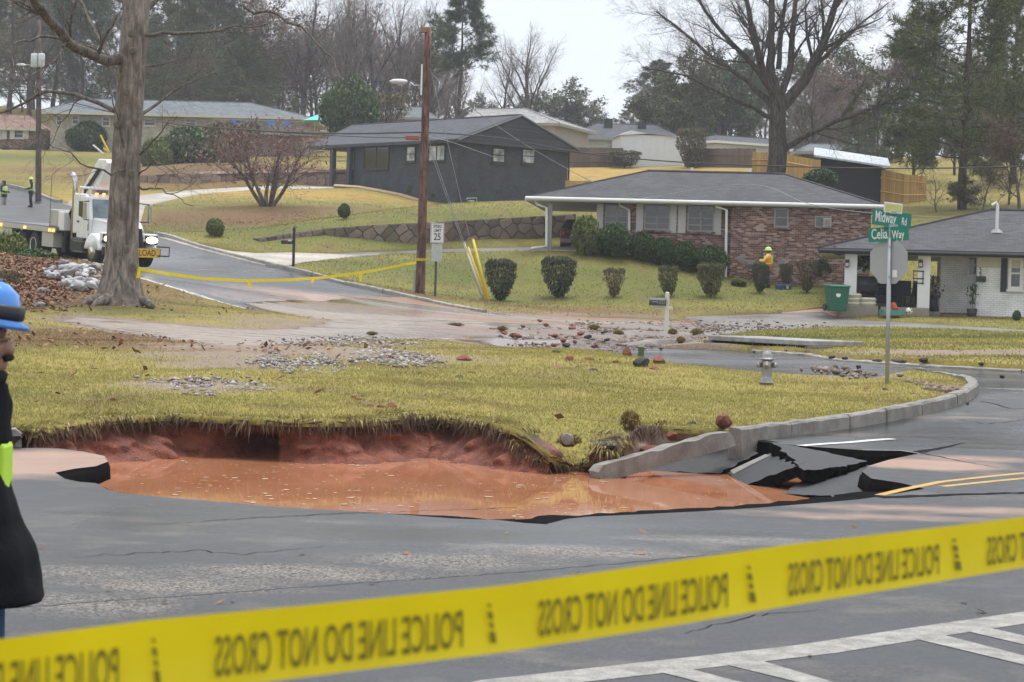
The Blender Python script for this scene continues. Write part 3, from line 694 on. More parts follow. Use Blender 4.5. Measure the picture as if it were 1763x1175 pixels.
# ------------------------------------------------------------------ painted lines, cracks
def flat(name, polys, mat, z=.005, label=None, cat=None, jit=0):
    mb = MB()
    for pl in polys:
        q = [plane(x, y, 0) for x, y in pl]; mb.add([(p.x, p.y, z) for p in q], [tuple(range(len(q)))])
    o = mb.build(name, mat); o['kind'] = 'structure'; return o
def strip_px(pts_, w):
    q = [plane(x, y, 0) for x, y in pts_]; L_ = []; R_ = []
    for i, p in enumerate(q):
        t = (q[min(i+1, len(q)-1)] - q[max(i-1, 0)]).normalized(); n = Vector((-t.y, t.x, 0)); ww = w[i] if hasattr(w, '__len__') else w
        L_.append(p + n * ww / 2); R_.append(p - n * ww / 2)
    return L_, R_
def road_strip(name, pts_, w, mat, z=.002, wob=0.0):
    if wob:
        d = []
        for a, b in zip(pts_[:-1], pts_[1:]):
            k = max(2, int(abs(b[0] - a[0]) / 12))
            for j in range(k): d.append((a[0] + (b[0]-a[0]) * j / k + random.uniform(-3, 3), a[1] + (b[1]-a[1]) * j / k + random.uniform(-wob, wob)))
        pts_ = d + [pts_[-1]]
        if hasattr(w, '__len__'): w = list(np.interp(np.linspace(0, 1, len(pts_)), np.linspace(0, 1, len(w)), w))
    L_, R_ = strip_px(pts_, w); n = len(L_)
    v = [(p.x, p.y, z + roadz(p.x, p.y)) for p in L_ + R_]; f = [(i, n + i, n + i + 1, i + 1) for i in range(n - 1)]
    o = MB().add(v, f).build(name, mat); o['kind'] = 'structure'; return o
road_strip('edge_line', [(820,1190),(860,1180),(1100,1153),(1400,1119),(1600,1088),(1763,1064),(1850,1051)], .27, M_PW)
flat('hatch_bar', [[(1136,1158),(1185,1152),(1330,1190),(1260,1190)]], M_PW, .003)
flat('hatch_bar', [[(1249,1145),(1305,1137),(1440,1177),(1400,1182)]], M_PW, .003)
flat('hatch_bar', [[(1572,1100),(1620,1093),(1790,1137),(1790,1152)]], M_PW, .003)
flat('hatch_bar', [[(1661,1087),(1700,1081),(1790,1102),(1790,1117)]], M_PW, .003)
road_strip('lane_dash', [(1378,769),(1420,766),(1460,764),(1500,761),(1536,759)], .15, paint_mat('lane_paint', (.6, .58, .54)), .006)
road_strip('centre_line', [(1514,853),(1560,842),(1620,830),(1700,821),(1763,815),(1850,808)], .10, M_PY)
road_strip('centre_line', [(1622,838),(1700,830),(1763,824),(1850,816)], .10, M_PY)
M_CRACK = simple('crack_shadow', (.008, .008, .009), .9, .3, 9, spec=.1)
road_strip('road_crack', [(250,905),(430,893),(600,884),(760,880),(890,875)], [.006,.015,.02,.02,.03], M_CRACK, .004, 1.0)
road_strip('road_crack', [(1512,857),(1600,854),(1763,849),(1900,845)], [.16,.12,.08,.05], M_CRACK, .004, .6)
road_strip('road_crack', [(1583,779),(1620,772),(1662,765)], [.16,.08,.01], M_CRACK, .004, .5)
road_strip('road_crack', [(1575,778),(1640,792),(1720,806)], [.03,.02,.01], M_CRACK, .004, .6)
road_strip('road_crack', [(1690,718),(1740,726),(1790,728)], .03, M_CRACK, .004, .5)
road_strip('road_crack', [(120,960),(330,948),(420,955),(560,940)], [.004,.012,.01,.004], M_CRACK, .003, 2.2)
road_strip('road_crack', [(980,1000),(1060,985),(1180,990),(1290,968)], [.004,.012,.01,.004], M_CRACK, .003, 2.0)
road_strip('road_crack', [(1180,1090),(1300,1060),(1420,1052)], [.004,.01,.004], M_CRACK, .003, 2.0)
road_strip('road_crack', [(1640,735),(1690,742),(1763,738)], [.004,.02,.01], M_CRACK, .003, 1.0)
road_strip('road_crack', [(1292,757),(1330,763)], [.02,.2], M_CRACK, .003)
# sawn repair joints in the asphalt
M_SEAM = simple('road_seam', (.026, .027, .029), .5, .3, 9)
road_strip('road_seam', [(-20,1050),(400,1020),(900,985),(1400,940),(1763,905)], .014, M_SEAM, .003, .8)

# ------------------------------------------------------------------ storm drain inlet on the far kerb
g0 = G(1222, 600); g1_ = G(1395, 612)
dr = thing('storm_drain', 'concrete storm drain lid with a dark kerb opening across the wet street', 'storm drain', g0)
ax = (g1_ - g0); ln = ax.length; dr.rotation_euler = (0, 0, math.atan2(ax.y, ax.x))
box_part('lid', concrete_mat('drain_lid', (.3, .29, .28), .35), dr, 0, -.05, .2, ln, 1.5, .32, bevel=.02)
box_part('opening', M_CRACK, dr, .1, .06, -.1, ln - .1, 1.3, .2)
box_part('end_block', M_KERB, dr, -.25, -.03, -.1, .1, .5, .2); box_part('end_block', M_KERB, dr, ln - .1, -.03, -.1, ln + .2, .5, .2)
# ================================================================== GRASS, LEAVES, STONES
tri_l = cf[rid == [n for n, _ in regions].index('lawn_left')]; tri_g = cf[rid == -1]
Zl = rim_blend(cv[:, 0], cv[:, 1], base_z + lawn_off + nz1); Zg = base_z + lawn_off + nz1 * (1 + 2 * sm(100, 200, cv[:, 1]))
def scatter(tri, z, dens, keep):
    """random points on the given triangles; dens per m2 (function of xy centre), keep mask function"""
    p0, p1, p2 = cv[tri[:, 0]], cv[tri[:, 1]], cv[tri[:, 2]]
    a = .5 * np.abs((p1[:, 0]-p0[:, 0])*(p2[:, 1]-p0[:, 1]) - (p1[:, 1]-p0[:, 1])*(p2[:, 0]-p0[:, 0])); c = (p0 + p1 + p2) / 3
    n = RNG.poisson(a * dens(c) * keep(c)); idx = np.repeat(np.arange(len(tri)), n)
    u = RNG.random(len(idx)); v = RNG.random(len(idx)); fl = u + v > 1; u[fl] = 1 - u[fl]; v[fl] = 1 - v[fl]
    t = tri[idx]; wts = np.stack([1 - u - v, u, v], 1)
    xy = (cv[t] * wts[:, :, None]).sum(1); zz = (z[t] * wts).sum(1)
    at_ = {k: (arr[t] * wts).sum(1) for k, arr in A.items()}
    return np.column_stack([xy, zz]), at_
def frustum(c, m=2.0): return (np.abs(c[:, 0]) < .245 * c[:, 1] + m).astype(float)
def blades(p, h, w, lean):
    n = len(p); a = RNG.uniform(0, 2*np.pi, n); la = RNG.uniform(0, 2*np.pi, n); hh = h * RNG.uniform(.55, 1.3, n); ww = w * RNG.uniform(.7, 1.3, n); ll = lean * hh * RNG.uniform(.3, 1.4, n)
    dx = np.cos(a) * ww / 2; dy = np.sin(a) * ww / 2
    v = np.empty((n, 3, 3)); v[:, 0] = p - np.column_stack([dx, dy, np.full(n, .01)]); v[:, 1] = p + np.column_stack([dx, dy, np.full(n, -.01)])
    v[:, 2] = p + np.column_stack([np.cos(la) * ll, np.sin(la) * ll, hh])
    return v.reshape(-1, 3), np.arange(3 * n).reshape(-1, 3)
def grass_mat():
    m, t, b = newmat('grass_blades'); co = texco(t)
    rn = nd(t, 'ShaderNodeNewGeometry').outputs['Random Per Island']; n1 = noise_n(t, co, .16, 3, .5); n2 = noise_n(t, co, 1.1, 4)
    f = mixc(t, .35, mixc(t, .45, n1, n2), rn)
    c = ramp(t, f, [(.2, (.145, .15, .04)), (.45, (.275, .258, .07)), (.6, (.37, .325, .10)), (.8, (.50, .43, .18))])
    c = mixc(t, ramp(t, noise_n(t, co, .7, 5, .65), [(.5, 0), (.68, .55)]), c, (.20, .135, .065))
    c = mixc(t, ramp(t, attr(t, 'green'), [(.1, 0), (.9, .75)]), c, mixc(t, rn, (.07, .11, .02), (.16, .19, .04)))
    c = mixc(t, ramp(t, attr(t, 'gold'), [(.1, 0), (.9, .8)]), c, (.45, .29, .08))
    c = mixc(t, ramp(t, attr(t, 'brown'), [(.1, 0), (.9, .7)]), c, (.17, .105, .05))
    t.links.new(c, b.inputs['Base Color']); b.inputs['Roughness'].default_value = .6; b.inputs['Specular IOR Level'].default_value = .25
    tr = nd(t, 'ShaderNodeBsdfTranslucent'); t.links.new(c, tr.inputs[0]); ms = nd(t, 'ShaderNodeMixShader', Fac=.25); o = [n for n in t.nodes if n.type == 'OUTPUT_MATERIAL'][0]
    t.links.new(b.outputs[0], ms.inputs[1]); t.links.new(tr.outputs[0], ms.inputs[2]); t.links.new(ms.outputs[0], o.inputs[0])
    return m
M_GRASS = grass_mat()
def grass_obj(name, label, p, at_, h, w, lean, thin=True):
    keep = RNG.random(len(p)) > (np.clip(at_['mud'] * 1.5, 0, .95) + .35 * at_['brown']); p = p[keep]; at_ = {k: a[keep] for k, a in at_.items()}
    if hasattr(h, '__len__'): h = h[keep]
    v, f = blades(p, h, w, lean); me = np_mesh(name, v, f)
    for k in ('green', 'gold', 'brown'):
        a_ = me.attributes.new(k, 'FLOAT', 'POINT'); a_.data.foreach_set('value', np.repeat(at_[k], 3).astype(np.float32))
    return tag(link(name, me, M_GRASS), label, 'grass', kind='stuff')
p, at_ = scatter(tri_l, Zl, lambda c: np.where(c[:, 1] < 34, 950, np.where(c[:, 1] < 46, 450, 160)), lambda c: frustum(c) * (c[:, 1] < 75) * (c[:, 1] > 18))
grass_obj('lawn_grass', 'yellow green dormant grass of the corner lawn behind the hole', p, at_, np.where(p[:, 1] < 34, .034, .045), .013, 1.0)
p, at_ = scatter(tri_g, Zg, lambda c: np.where(c[:, 1] < 65, 150, np.where(c[:, 1] < 110, 60, 12)), lambda c: frustum(c, 4) * (c[:, 1] < 170) * (c[:, 1] > 30))
grass_obj('far_lawn_grass', 'mown grass of the lawns across the street', p, at_, .055, .034, 1.0)
# long grass drooping over the rim
rl2 = np.array(resample(rimL + bankL[:6], .01, False)); Lr, Nr = inward(rl2, None)
k_ = RNG.integers(0, len(Lr), 6500); nn_ = np.array([noise.noise((x * 2.2, y * 2.2, 3)) for x, y in Lr]); k_ = k_[RNG.random(len(k_)) < .55 + nn_[k_] * 1.6]; back = RNG.random(len(k_)) ** 1.3 * .4
base = np.column_stack([Lr[k_] - Nr[k_] * back[:, None] + RNG.normal(0, .02, (len(k_), 2)), np.zeros(len(k_))])
zc = {}
rzz = np.array([lawn_z(x, y) for x, y in np.array(resample(rimL + bankL[:6], .1, False))]); kk = np.clip((k_ / len(Lr) * len(rzz)).astype(int), 0, len(rzz) - 1)
base[:, 2] = rzz[kk] - .005
ln_ = RNG.uniform(.04, .135, len(k_)) * (1 - .6 * back) * (1 + .9 * nn_[k_]); side = RNG.normal(0, .35, (len(k_), 2)); dirn = Nr[k_] + side; dirn /= np.linalg.norm(dirn, axis=1)[:, None]
droop = np.clip(1 - back * 3.0, .1, 1) * RNG.uniform(.3, 1.35, len(k_))
tvec = np.stack([-dirn[:, 1], dirn[:, 0]], 1) * (.009 * RNG.uniform(.7, 1.5, len(k_)))[:, None]
def lvl(u):
    out = ln_ * u * .62; up = ln_ * (.75 * u - 1.25 * droop * u * u)
    return base + np.column_stack([dirn * out[:, None], up])
q0, q1, q2 = lvl(0), lvl(.55), lvl(1.0); tz = np.column_stack([tvec, np.zeros(len(k_))])
v = np.stack([q0 - tz, q0 + tz, q1 + tz * .8, q1 - tz * .8, q2], 1).reshape(-1, 3)
b5 = np.arange(len(k_)) * 5
f = np.vstack([np.column_stack([b5, b5+1, b5+2]), np.column_stack([b5, b5+2, b5+3]), np.column_stack([b5+3, b5+2, b5+4])])
tag(link('rim_grass', np_mesh('rim_grass', v, f), leafmat('rim_grass', (.14, .10, .04), (.31, .26, .09), (.46, .40, .18), .2)), 'long dry grass drooping over the rim of the hole', 'grass', kind='stuff')
# fibrous dead roots hanging under the turf
k_ = RNG.integers(0, len(Lr), 1500); kk = np.clip((k_ / len(Lr) * len(rzz)).astype(int), 0, len(rzz) - 1)
b0 = np.column_stack([Lr[k_] + Nr[k_] * RNG.uniform(0, .06, len(k_))[:, None], rzz[kk] - RNG.uniform(.02, .1, len(k_))]); ln2 = RNG.uniform(.05, .22, len(k_))
tip = b0 + np.column_stack([Nr[k_] * RNG.uniform(-.02, .08, len(k_))[:, None] + RNG.normal(0, .03, (len(k_), 2)), -ln2]); wv = np.column_stack([RNG.normal(0, .006, (len(k_), 2)), np.zeros(len(k_))])
v = np.stack([b0 - wv, b0 + wv, tip], 1).reshape(-1, 3)
tag(link('hanging_roots', np_mesh('hanging_roots', v, np.arange(len(v)).reshape(-1, 3)), leafmat('dead_root', (.05, .03, .018), (.17, .11, .06), None, .1)), 'dead roots hanging from the turf above the clay', 'roots', kind='stuff')

# fallen leaves
def leaf_quads(p, size, flatness=.35):
    n = len(p); a = RNG.uniform(0, 2*np.pi, n); s = size * RNG.uniform(.5, 1.4, n)
    tx = np.column_stack([np.cos(a), np.sin(a), RNG.normal(0, flatness, n)]) * s[:, None]; ty = np.column_stack([-np.sin(a), np.cos(a), RNG.normal(0, flatness, n)]) * (s * .55)[:, None]
    return np.stack([p - tx * .5, p - ty * .5 - tx * .05, p + tx * .5, p + ty * .5 + tx * .05], 1).reshape(-1, 3), np.arange(4 * n).reshape(-1, 4)
M_LEAFL = leafmat('leaf_litter', (.07, .028, .018), (.17, .075, .04), (.30, .17, .09), .1, .6)
p, at_ = scatter(tri_l, Zl, lambda c: np.where(c[:, 1] < 50, 9, 9), lambda c: frustum(c) * (c[:, 1] < 90) * (c[:, 0] < 3))
keep = RNG.random(len(p)) < (.06 + at_['brown'] * 1.0) * (.4 + .6 * (p[:, 0] < -2)); p = p[keep]; p[:, 2] += .05
v, f = leaf_quads(p, .12); tag(link('fallen_leaves', np_mesh('fallen_leaves', v, f), M_LEAFL), 'brown fallen oak leaves strewn over the corner lawn', 'leaves', kind='stuff')
# leaf bank on the slope left of the street (thick litter)
def area_pts(poly_px, n, zoff=.05, lawn=True, **k):
    pl = gpoly(poly_px, **k); q = np.array(pl); x0, y0 = q.min(0); x1, y1 = q.max(0); o = np.empty((0, 2))
    while len(o) < n:
        c = np.column_stack([RNG.uniform(x0, x1, n * 2), RNG.uniform(y0, y1, n * 2)]); o = np.vstack([o, c[inpoly(c[:, 0], c[:, 1], pl)]])
    o = o[:n]; o = o + RNG.normal(0, .10 * min(x1 - x0, 6), o.shape) * (RNG.random((len(o), 1)) < .6); o[:, 1] = np.where(RNG.random(len(o)) < .5, o[:, 1], np.clip(o[:, 1], y0 - .3, y1 + .3)); z = Tn(o[:, 0], o[:, 1]); z = z * sm(19, 30, o[:, 1]) + zoff
    return np.column_stack([o, z])
p = np.vstack([area_pts([(0,470),(60,440),(120,465),(150,480),(110,520),(70,545),(30,545),(0,530)], 5000, .17), area_pts([(390,378),(480,362),(580,372),(500,395),(420,398)], 1500, .14)])
sz_ = np.where(p[:, 1] > 90, .09, .15); v, f = leaf_quads(p, sz_, .4); tag(link('leaf_litter', np_mesh('leaf_litter', v, f), M_LEAFL), 'thick brown leaf litter on the bank and under the small red tree', 'leaves', kind='stuff')
p = area_pts([(820,548),(860,536),(1200,536),(1180,545),(900,545)], 380, .13); v, f = leaf_quads(p, .09, .2); tag(link('verge_leaves', np_mesh('verge_leaves', v, f), M_LEAFL), 'thin band of brown leaves along the grass edge by the mud', 'leaves', kind='stuff')
# a few leaves on the wet road
p = np.array([tuple(plane(x, y, .012)) for x, y in [(283,1036),(186,1015),(72,943),(378,1036),(400,1033),(700,952),(1105,952),(1107,915),(1210,887),(995,986),(872,917),(1470,907),(1150,1012),(640,1003),(1660,1035),(1690,1052),(1395,1126),(520,952),(960,1090)]])
v, f = leaf_quads(p, .075, .3); tag(link('road_leaves', np_mesh('road_leaves', v, f), M_LEAFL), 'single brown leaves lying on the wet road', 'leaves', kind='stuff')
# gravel washed over lawn and mud
def pebble_mesh(p, s, name):
    o = np.array([(1,0,0),(-1,0,0),(0,1,0),(0,-1,0),(0,0,1),(0,0,-1)], float); fo = np.array([(0,2,4),(2,1,4),(1,3,4),(3,0,4),(2,0,5),(1,2,5),(3,1,5),(0,3,5)])
    n = len(p); a = RNG.uniform(0, 2*np.pi, n); sc = np.column_stack([s * RNG.uniform(.6, 1.4, n), s * RNG.uniform(.6, 1.2, n), s * RNG.uniform(.35, .8, n)])
    V = o[None] * sc[:, None] * RNG.uniform(.75, 1.25, (n, 6, 1)); x = V[:, :, 0] * np.cos(a)[:, None] - V[:, :, 1] * np.sin(a)[:, None]; y = V[:, :, 0] * np.sin(a)[:, None] + V[:, :, 1] * np.cos(a)[:, None]
    V = np.stack([x, y, V[:, :, 2]], 2) + p[:, None]
    return np_mesh(name, V.reshape(-1, 3), (fo[None] + (np.arange(n) * 6)[:, None, None]).reshape(-1, 3))
M_GRAV = leafmat('gravel', (.10, .085, .075), (.26, .23, .215), (.42, .39, .37), 0.0, .75)
M_GRAV2 = leafmat('rubble_bits', (.07, .05, .042), (.19, .135, .105), (.28, .225, .185), 0.0, .75)
gv = np.vstack([area_pts([(610,625),(640,612),(730,625),(760,640),(700,650),(620,640)], 700, .16), area_pts([(500,640),(540,622),(620,655),(560,662),(510,655)], 350, .16), area_pts([(420,640),(470,618),(520,640),(500,665)], 300, .16),
                area_pts([(440,600),(560,590),(700,590),(780,600),(640,615),(500,612)], 500, .15), area_pts([(250,672),(360,660),(480,690),(340,700)], 350, .15)])
tag(link('washed_gravel', pebble_mesh(gv, .012 + .05 * RNG.random(len(gv)) ** 2, 'washed_gravel'), M_GRAV), 'grey gravel washed across the corner lawn', 'gravel', kind='stuff')
gv = np.vstack([area_pts([(870,605),(900,575),(1000,558),(1110,565),(1150,578),(1130,598),(1040,612),(950,612)], 3400, .05), area_pts([(1010,580),(1130,560),(1300,565),(1210,585),(1100,600)], 900, .045),
                area_pts([(1370,610),(1450,602),(1600,605),(1763,615),(1763,632),(1600,628),(1450,618)], 1700, .09), area_pts([(1380,650),(1440,646),(1520,662),(1480,668)], 300, .16), area_pts([(1560,672),(1640,680),(1655,692),(1600,690)], 250, .16), area_pts([(1000,555),(1300,552),(1440,565),(1250,575)], 700, .06)])
tag(link('rubble_gravel', pebble_mesh(gv, .013 + .085 * RNG.random(len(gv)) ** 5, 'rubble_gravel'), M_GRAV2), 'mixed gravel and rubble spread over the mud and street edge', 'gravel', kind='stuff')
gv = np.array([tuple(plane(x + RNG.normal(0, 12), y + RNG.normal(0, 4), .05)) for x, y in [(1190,730)] * 60 + [(1165,732)] * 40])
tag(link('bank_gravel', pebble_mesh(gv, RNG.uniform(.01, .03, len(gv)), 'bank_gravel'), M_GRAV), 'pale gravel at the top of the mud bank behind the broken kerb', 'gravel', kind='stuff')
# flecks of foam and leaves floating on the water
hl = np.array(hole); o_ = []
while len(o_) < 650:
    x, y = RNG.uniform(-5, 3), RNG.uniform(15, 27)
    if not inpoly(np.array([x]), np.array([y]), hole)[0]: continue
    w_ = .95 * math.exp(-((x + 1.9) / 1.5) ** 2) + .07
    if noise.noise((x * .9, y * .5, 5)) * 1.3 + noise.noise((x * 3, y * 1.5, 9)) * .6 + RNG.random() * .8 < w_ * .8: o_.append((x, y, WATER_Z + .006))
p = np.array(o_); v, f = leaf_quads(p, .03 + .075 * RNG.random(len(p)) ** 2, .0); f2 = f
tag(link('floating_flecks', np_mesh('floating_flecks', v, f2), leafmat('foam_fleck', (.36, .2, .12), (.48, .31, .2), (.58, .44, .33), 0, .5)), 'pale foam flecks and leaf bits floating on the muddy water', 'foam', kind='stuff')

# ------------------------------------------------------------------ single rocks
def rock_mesh(seed, sub=2):
    bm = bmesh.new(); bmesh.ops.create_icosphere(bm, subdivisions=sub, radius=1.0)
    rnd = random.Random(seed); planes_ = [(Vector((rnd.gauss(0, 1), rnd.gauss(0, 1), rnd.gauss(0, 1))).normalized(), rnd.uniform(.55, .85)) for _ in range(9)]
    for v in bm.verts:
        for n, d in planes_:
            k = v.co.dot(n)
            if k > d: v.co -= n * (k - d)
        v.co *= 1 + .12 * noise.noise(v.co * 2.5 + Vector((seed * 3.1, 0, 0))) + .05 * noise.noise(v.co * 7)
    me = bpy.data.meshes.new('rock'); bm.to_mesh(me); bm.free(); return me
ROCKS = [rock_mesh(i) for i in range(6)]
def rock_mat(name, c, rough=.8): return simple(name, c, rough, .45, 2.5, bumps=.7, per_object=.2, spec=.3)
M_RED = rock_mat('red_clay_lump', (.17, .058, .036)); M_DARK = rock_mat('asphalt_lump', (.04, .038, .036)); M_GREY = rock_mat('grey_rock', (.24, .235, .225)); M_PALE = simple('pale_riprap', (.34, .34, .345), .8, .4, 2.5, bumps=.7, per_object=.4)
rmesh = {}
def rock(px, py, wpx, hpx, mat, label, name='rock', cat='rock', z=None, group=None):
    g = plane(px, py, z) if z is not None else G(px, py, .08)
    s = PPM(g.y); i = random.randrange(6); key = (i, mat.name)
    if key not in rmesh:
        me = ROCKS[i].copy(); me.materials.append(mat); rmesh[key] = me
    o = bpy.data.objects.new(name, rmesh[key]); col.objects.link(o)
    a, b = wpx / s / 2 * 1.15, hpx / s / 2 * 1.15
    o.scale = (a, a * random.uniform(.75, 1.1), b); o.rotation_euler = (random.uniform(-.2, .2), random.uniform(-.2, .2), random.uniform(0, 6.28))
    o.location = (g.x, g.y + a * .3, g.z + b * (.95 if z is None else .72)); return tag(o, label, cat, group)
for a in [(1105,640,38,22,M_DARK,'large dark grey boulder leaning at the edge of the lawn by the green post'),(1135,632,28,17,M_RED,'red clay lump just behind the large dark boulder'),(1128,645,22,12,M_RED,'small red lump at the foot of the dark boulder'),
          (1080,620,17,20,M_RED,'upright red lump standing in the wet street left of the green post'),(980,628,22,15,M_RED,'round red clay lump at the street edge of the lawn'),(1015,624,18,8,M_RED,'flat red lump beside the round one at the lawn edge'),(1060,631,14,10,M_RED,'red lump between the upright lump and the boulder'),
          (1021,643,16,8,M_DARK,'smooth black stone alone on the grass in front of the boulder'),(957,614,18,12,M_DARK,'dark clod with grass at the edge of the flooded street'),(1478,638,11,10,M_DARK,'round black lump alone on the wet street behind the sign'),
          (1590,625,14,9,M_DARK,'black lump at the gravel edge right of the sign post'),(1548,625,26,6,M_DARK,'flat black asphalt piece at the gravel edge beside the sign post'),(1690,630,12,6,M_DARK,'small dark lump at the right end of the gravel'),(1726,652,11,6,M_DARK,'dark lump on the street near the right edge'),(1510,624,17,5,M_DARK,'flat dark piece on the gravel left of the sign post'),(1455,620,13,5,M_DARK,'thin dark piece at the gravel corner'),(1432,618,11,5,M_DARK,'dark piece on the gravel near the drain'),
          (1491,678,15,11,M_RED,'reddish lump in the grass left of the sign post foot'),(1525,679,17,11,M_DARK,'brown lump at the foot of the sign post'),(1506,678,12,6,M_DARK,'low dark lump between two others by the sign post'),(1574,685,19,7,M_DARK,'dark lump on the grass right of the sign post'),(1553,702,22,4,M_DARK,'flat black asphalt piece on the grass near the kerb'),(1438,646,11,8,M_DARK,'brown lump on the wet street behind the lawn'),(1418,664,9,6,M_RED,'small red stone right of the hydrant'),(1403,664,8,5,M_RED,'tiny red stone beside the hydrant'),(1666,699,8,6,M_DARK,'black chunk lying behind the kerb at the corner tip'),
          (800,625,30,12,M_RED,'broad reddish clod on the lawn above the hole'),(670,622,16,10,M_RED,'rounded reddish clod in the grey gravel'),(497,641,11,7,M_RED,'brown clod at the left of the gravel'),(525,656,11,6,M_DARK,'black stone among the left gravel'),(538,661,12,6,M_RED,'red brown clod behind the lowest black stone'),(541,667,15,4,M_DARK,'flat black stone lowest in the left gravel'),(452,690,16,7,M_RED,'low brown lump on the grass left of centre'),(501,690,13,8,M_RED,'small red lump on the grass above the rim'),(403,688,11,5,M_DARK,'small dark stone on the grass near the left rim'),
          (608,690,16,9,M_RED,'brown lump at the left of the clod heap above the rim'),(625,689,14,8,M_DARK,'dark stone in the clod heap above the rim'),(637,683,18,6,M_DARK,'flat dark stone on top of the clod heap'),(618,697,15,12,M_RED,'red lump in the middle of the clod heap'),(625,700,12,9,M_GREY,'pale stone in front of the clod heap'),(634,706,18,9,M_RED,'dark red lump at the front of the clod heap'),(656,707,18,9,M_RED,'orange clay lump right of the clod heap'),(674,706,18,12,M_RED,'rounded red lump at the right end of the clod heap'),(724,693,15,7,M_RED,'lone brown clod right of the clod heap'),
          (790,655,20,8,M_DARK,'grey slate piece on the lawn right of centre'),(855,647,16,6,M_DARK,'flat grey stone on the right part of the lawn'),(812,647,14,7,M_RED,'brown clod by the grey slate piece'),(867,692,20,4,M_DARK,'flat brown board of clay on the lawn above the rim'),
          (195,694,14,8,M_RED,'dark leaf clod on the left lawn near the rim')]:
    rock(*a)
rock(1247, 735, 32, 27, M_RED, 'red clay boulder perched on the end of the corner kerb', z=.17); rock(1157, 757, 22, 17, M_RED, 'red clay lump on the mud bank behind the slumped kerb', z=.0); rock(1192, 737, 20, 12, M_DARK, 'black stone at the top of the mud bank', z=.1)
rock(977, 764, 22, 20, M_GREY, 'grey angular stone stuck in the grassy slope by the hole', z=.0); rock(1120, 778, 40, 10, M_RED, 'flat red lump low on the mud bank', z=-.16); rock(985, 800, 45, 16, M_RED, 'red clay ledge at the waterline under the grassy slope', z=-.3); rock(890, 795, 60, 34, M_RED, 'big red clay block at the waterline on the right of the wall', z=-.3)
for i, (x, y, w_, h_) in enumerate([(940,563,12,6),(965,572,10,6),(985,570,12,8),(955,582,14,7),(970,590,11,7),(975,598,13,7),(990,592,10,6),(1000,578,13,7),(1012,584,14,7),(1000,608,10,6),(1024,600,12,7),(1040,575,11,5),(955,598,10,6),(930,555,9,5),(1045,588,10,5),(890,583,18,8),(868,577,11,6),(900,565,8,5)]):
    rock(x, y, w_, h_, (M_RED, M_RED, M_DARK)[i % 3] if i > 2 else M_RED, 'small clay or asphalt lump among the rubble on the mud flat', group='lumps in the rubble on the mud flat')
# grass clods torn loose
M_CLOD = leafmat('clod_grass', (.10, .07, .03), (.26, .19, .06), (.36, .29, .08), .15)
def clod(px, py, wpx, hpx, label, z=None):
    g = plane(px, py, z) if z is not None else G(px, py, .06); s = PPM(g.y); a = wpx / s / 2; b = hpx / s
    root = thing('grass_clod', label, 'clod', g); me = ROCKS[2].copy(); me.materials.clear(); me.materials.append(simple('clod_soil', (.10, .06, .035), .9, .4, 6, bumps=.8)); so = link('soil', me, None, root); so.scale = (a * .9, a * .8, b * .55); so.location = (0, a*.3, b * .35)
    n = 500; th = RNG.uniform(0, 6.28, n); ph = np.arccos(RNG.uniform(-.1, 1, n)); d = np.column_stack([np.sin(ph)*np.cos(th), np.sin(ph)*np.sin(th), np.cos(ph)])
    p0 = d * [a * .9, a * .8, b * .5] + [0, a*.3, b * .35]; tip = p0 + (d + RNG.normal(0, .5, (n, 3))) * [a * .2, a * .2, b * .2]; wv = np.cross(d, RNG.normal(0, 1, (n, 3))); wv /= np.linalg.norm(wv, axis=1)[:, None]; wv *= .012
    link('grass', np_mesh('grass', np.stack([p0 - wv, p0 + wv, tip], 1).reshape(-1, 3), np.arange(3 * n).reshape(-1, 3)), M_CLOD, root); return root
for a in [(1085,742,34,34,'upturned shaggy grass clod on the lip of the grassy slope',.1),(980,770,40,22,'brown turf clod on the grassy slope above the water',-.05),(640,578,18,7,'grass tuft stranded alone on the grey silt',None),(785,562,26,6,'flat grass tuft on the silt near the guy wires',None),(1065,578,18,9,'yellow grass clod in the rubble left of the white mailbox',None),(1158,578,16,12,'yellow grass clod at the foot of the white mailbox',None),(1200,578,22,12,'yellow grass clod right of the white mailbox',None),(1023,568,20,9,'brown grass clod in the middle of the rubble',None),(865,570,18,8,'brown clod in the thin mud stream',None),(1172,592,16,12,'grass clod beside the storm drain',None),(885,582,16,8,'brown clod at the bend of the mud stream',None),(940,612,30,8,'yellow turf strip at the flooded street edge',None)]:
    clod(*a)
# riprap heap beside the big tree
rr2 = random.Random(4); nrip = 0
riparea = gpoly([(75,480),(110,464),(150,470),(182,478),(182,512),(150,515),(118,508),(90,494)])
rq = np.array(riparea)
while nrip < 120:
    x, y = rr2.uniform(rq[:, 0].min(), rq[:, 0].max()), rr2.uniform(rq[:, 1].min(), rq[:, 1].max())
    if not inpoly(np.array([x]), np.array([y]), riparea)[0]: continue
    i = rr2.randrange(6); key = (i, M_PALE.name)
    if key not in rmesh:
        me = ROCKS[i].copy(); me.materials.append(M_PALE); rmesh[key] = me
    o = bpy.data.objects.new('riprap_rock', rmesh[key]); col.objects.link(o); s = .07 + .15 * rr2.random() ** 2; o.scale = (s * 1.2, s, s * .7); o.rotation_euler = (rr2.uniform(-.5, .5), rr2.uniform(-.5, .5), rr2.uniform(0, 6)); o.location = (x, y, T(x, y) + .12 + rr2.uniform(.02, .18))
    tag(o, 'pale grey riprap rock in the heap left of the big tree', 'rock', 'riprap rocks beside the big tree'); nrip += 1
rock(65, 535, 30, 14, M_GREY, 'flat grey rock at the foot of the leaf bank'); rock(75, 508, 22, 12, M_GREY, 'grey rock in the leaf bank')
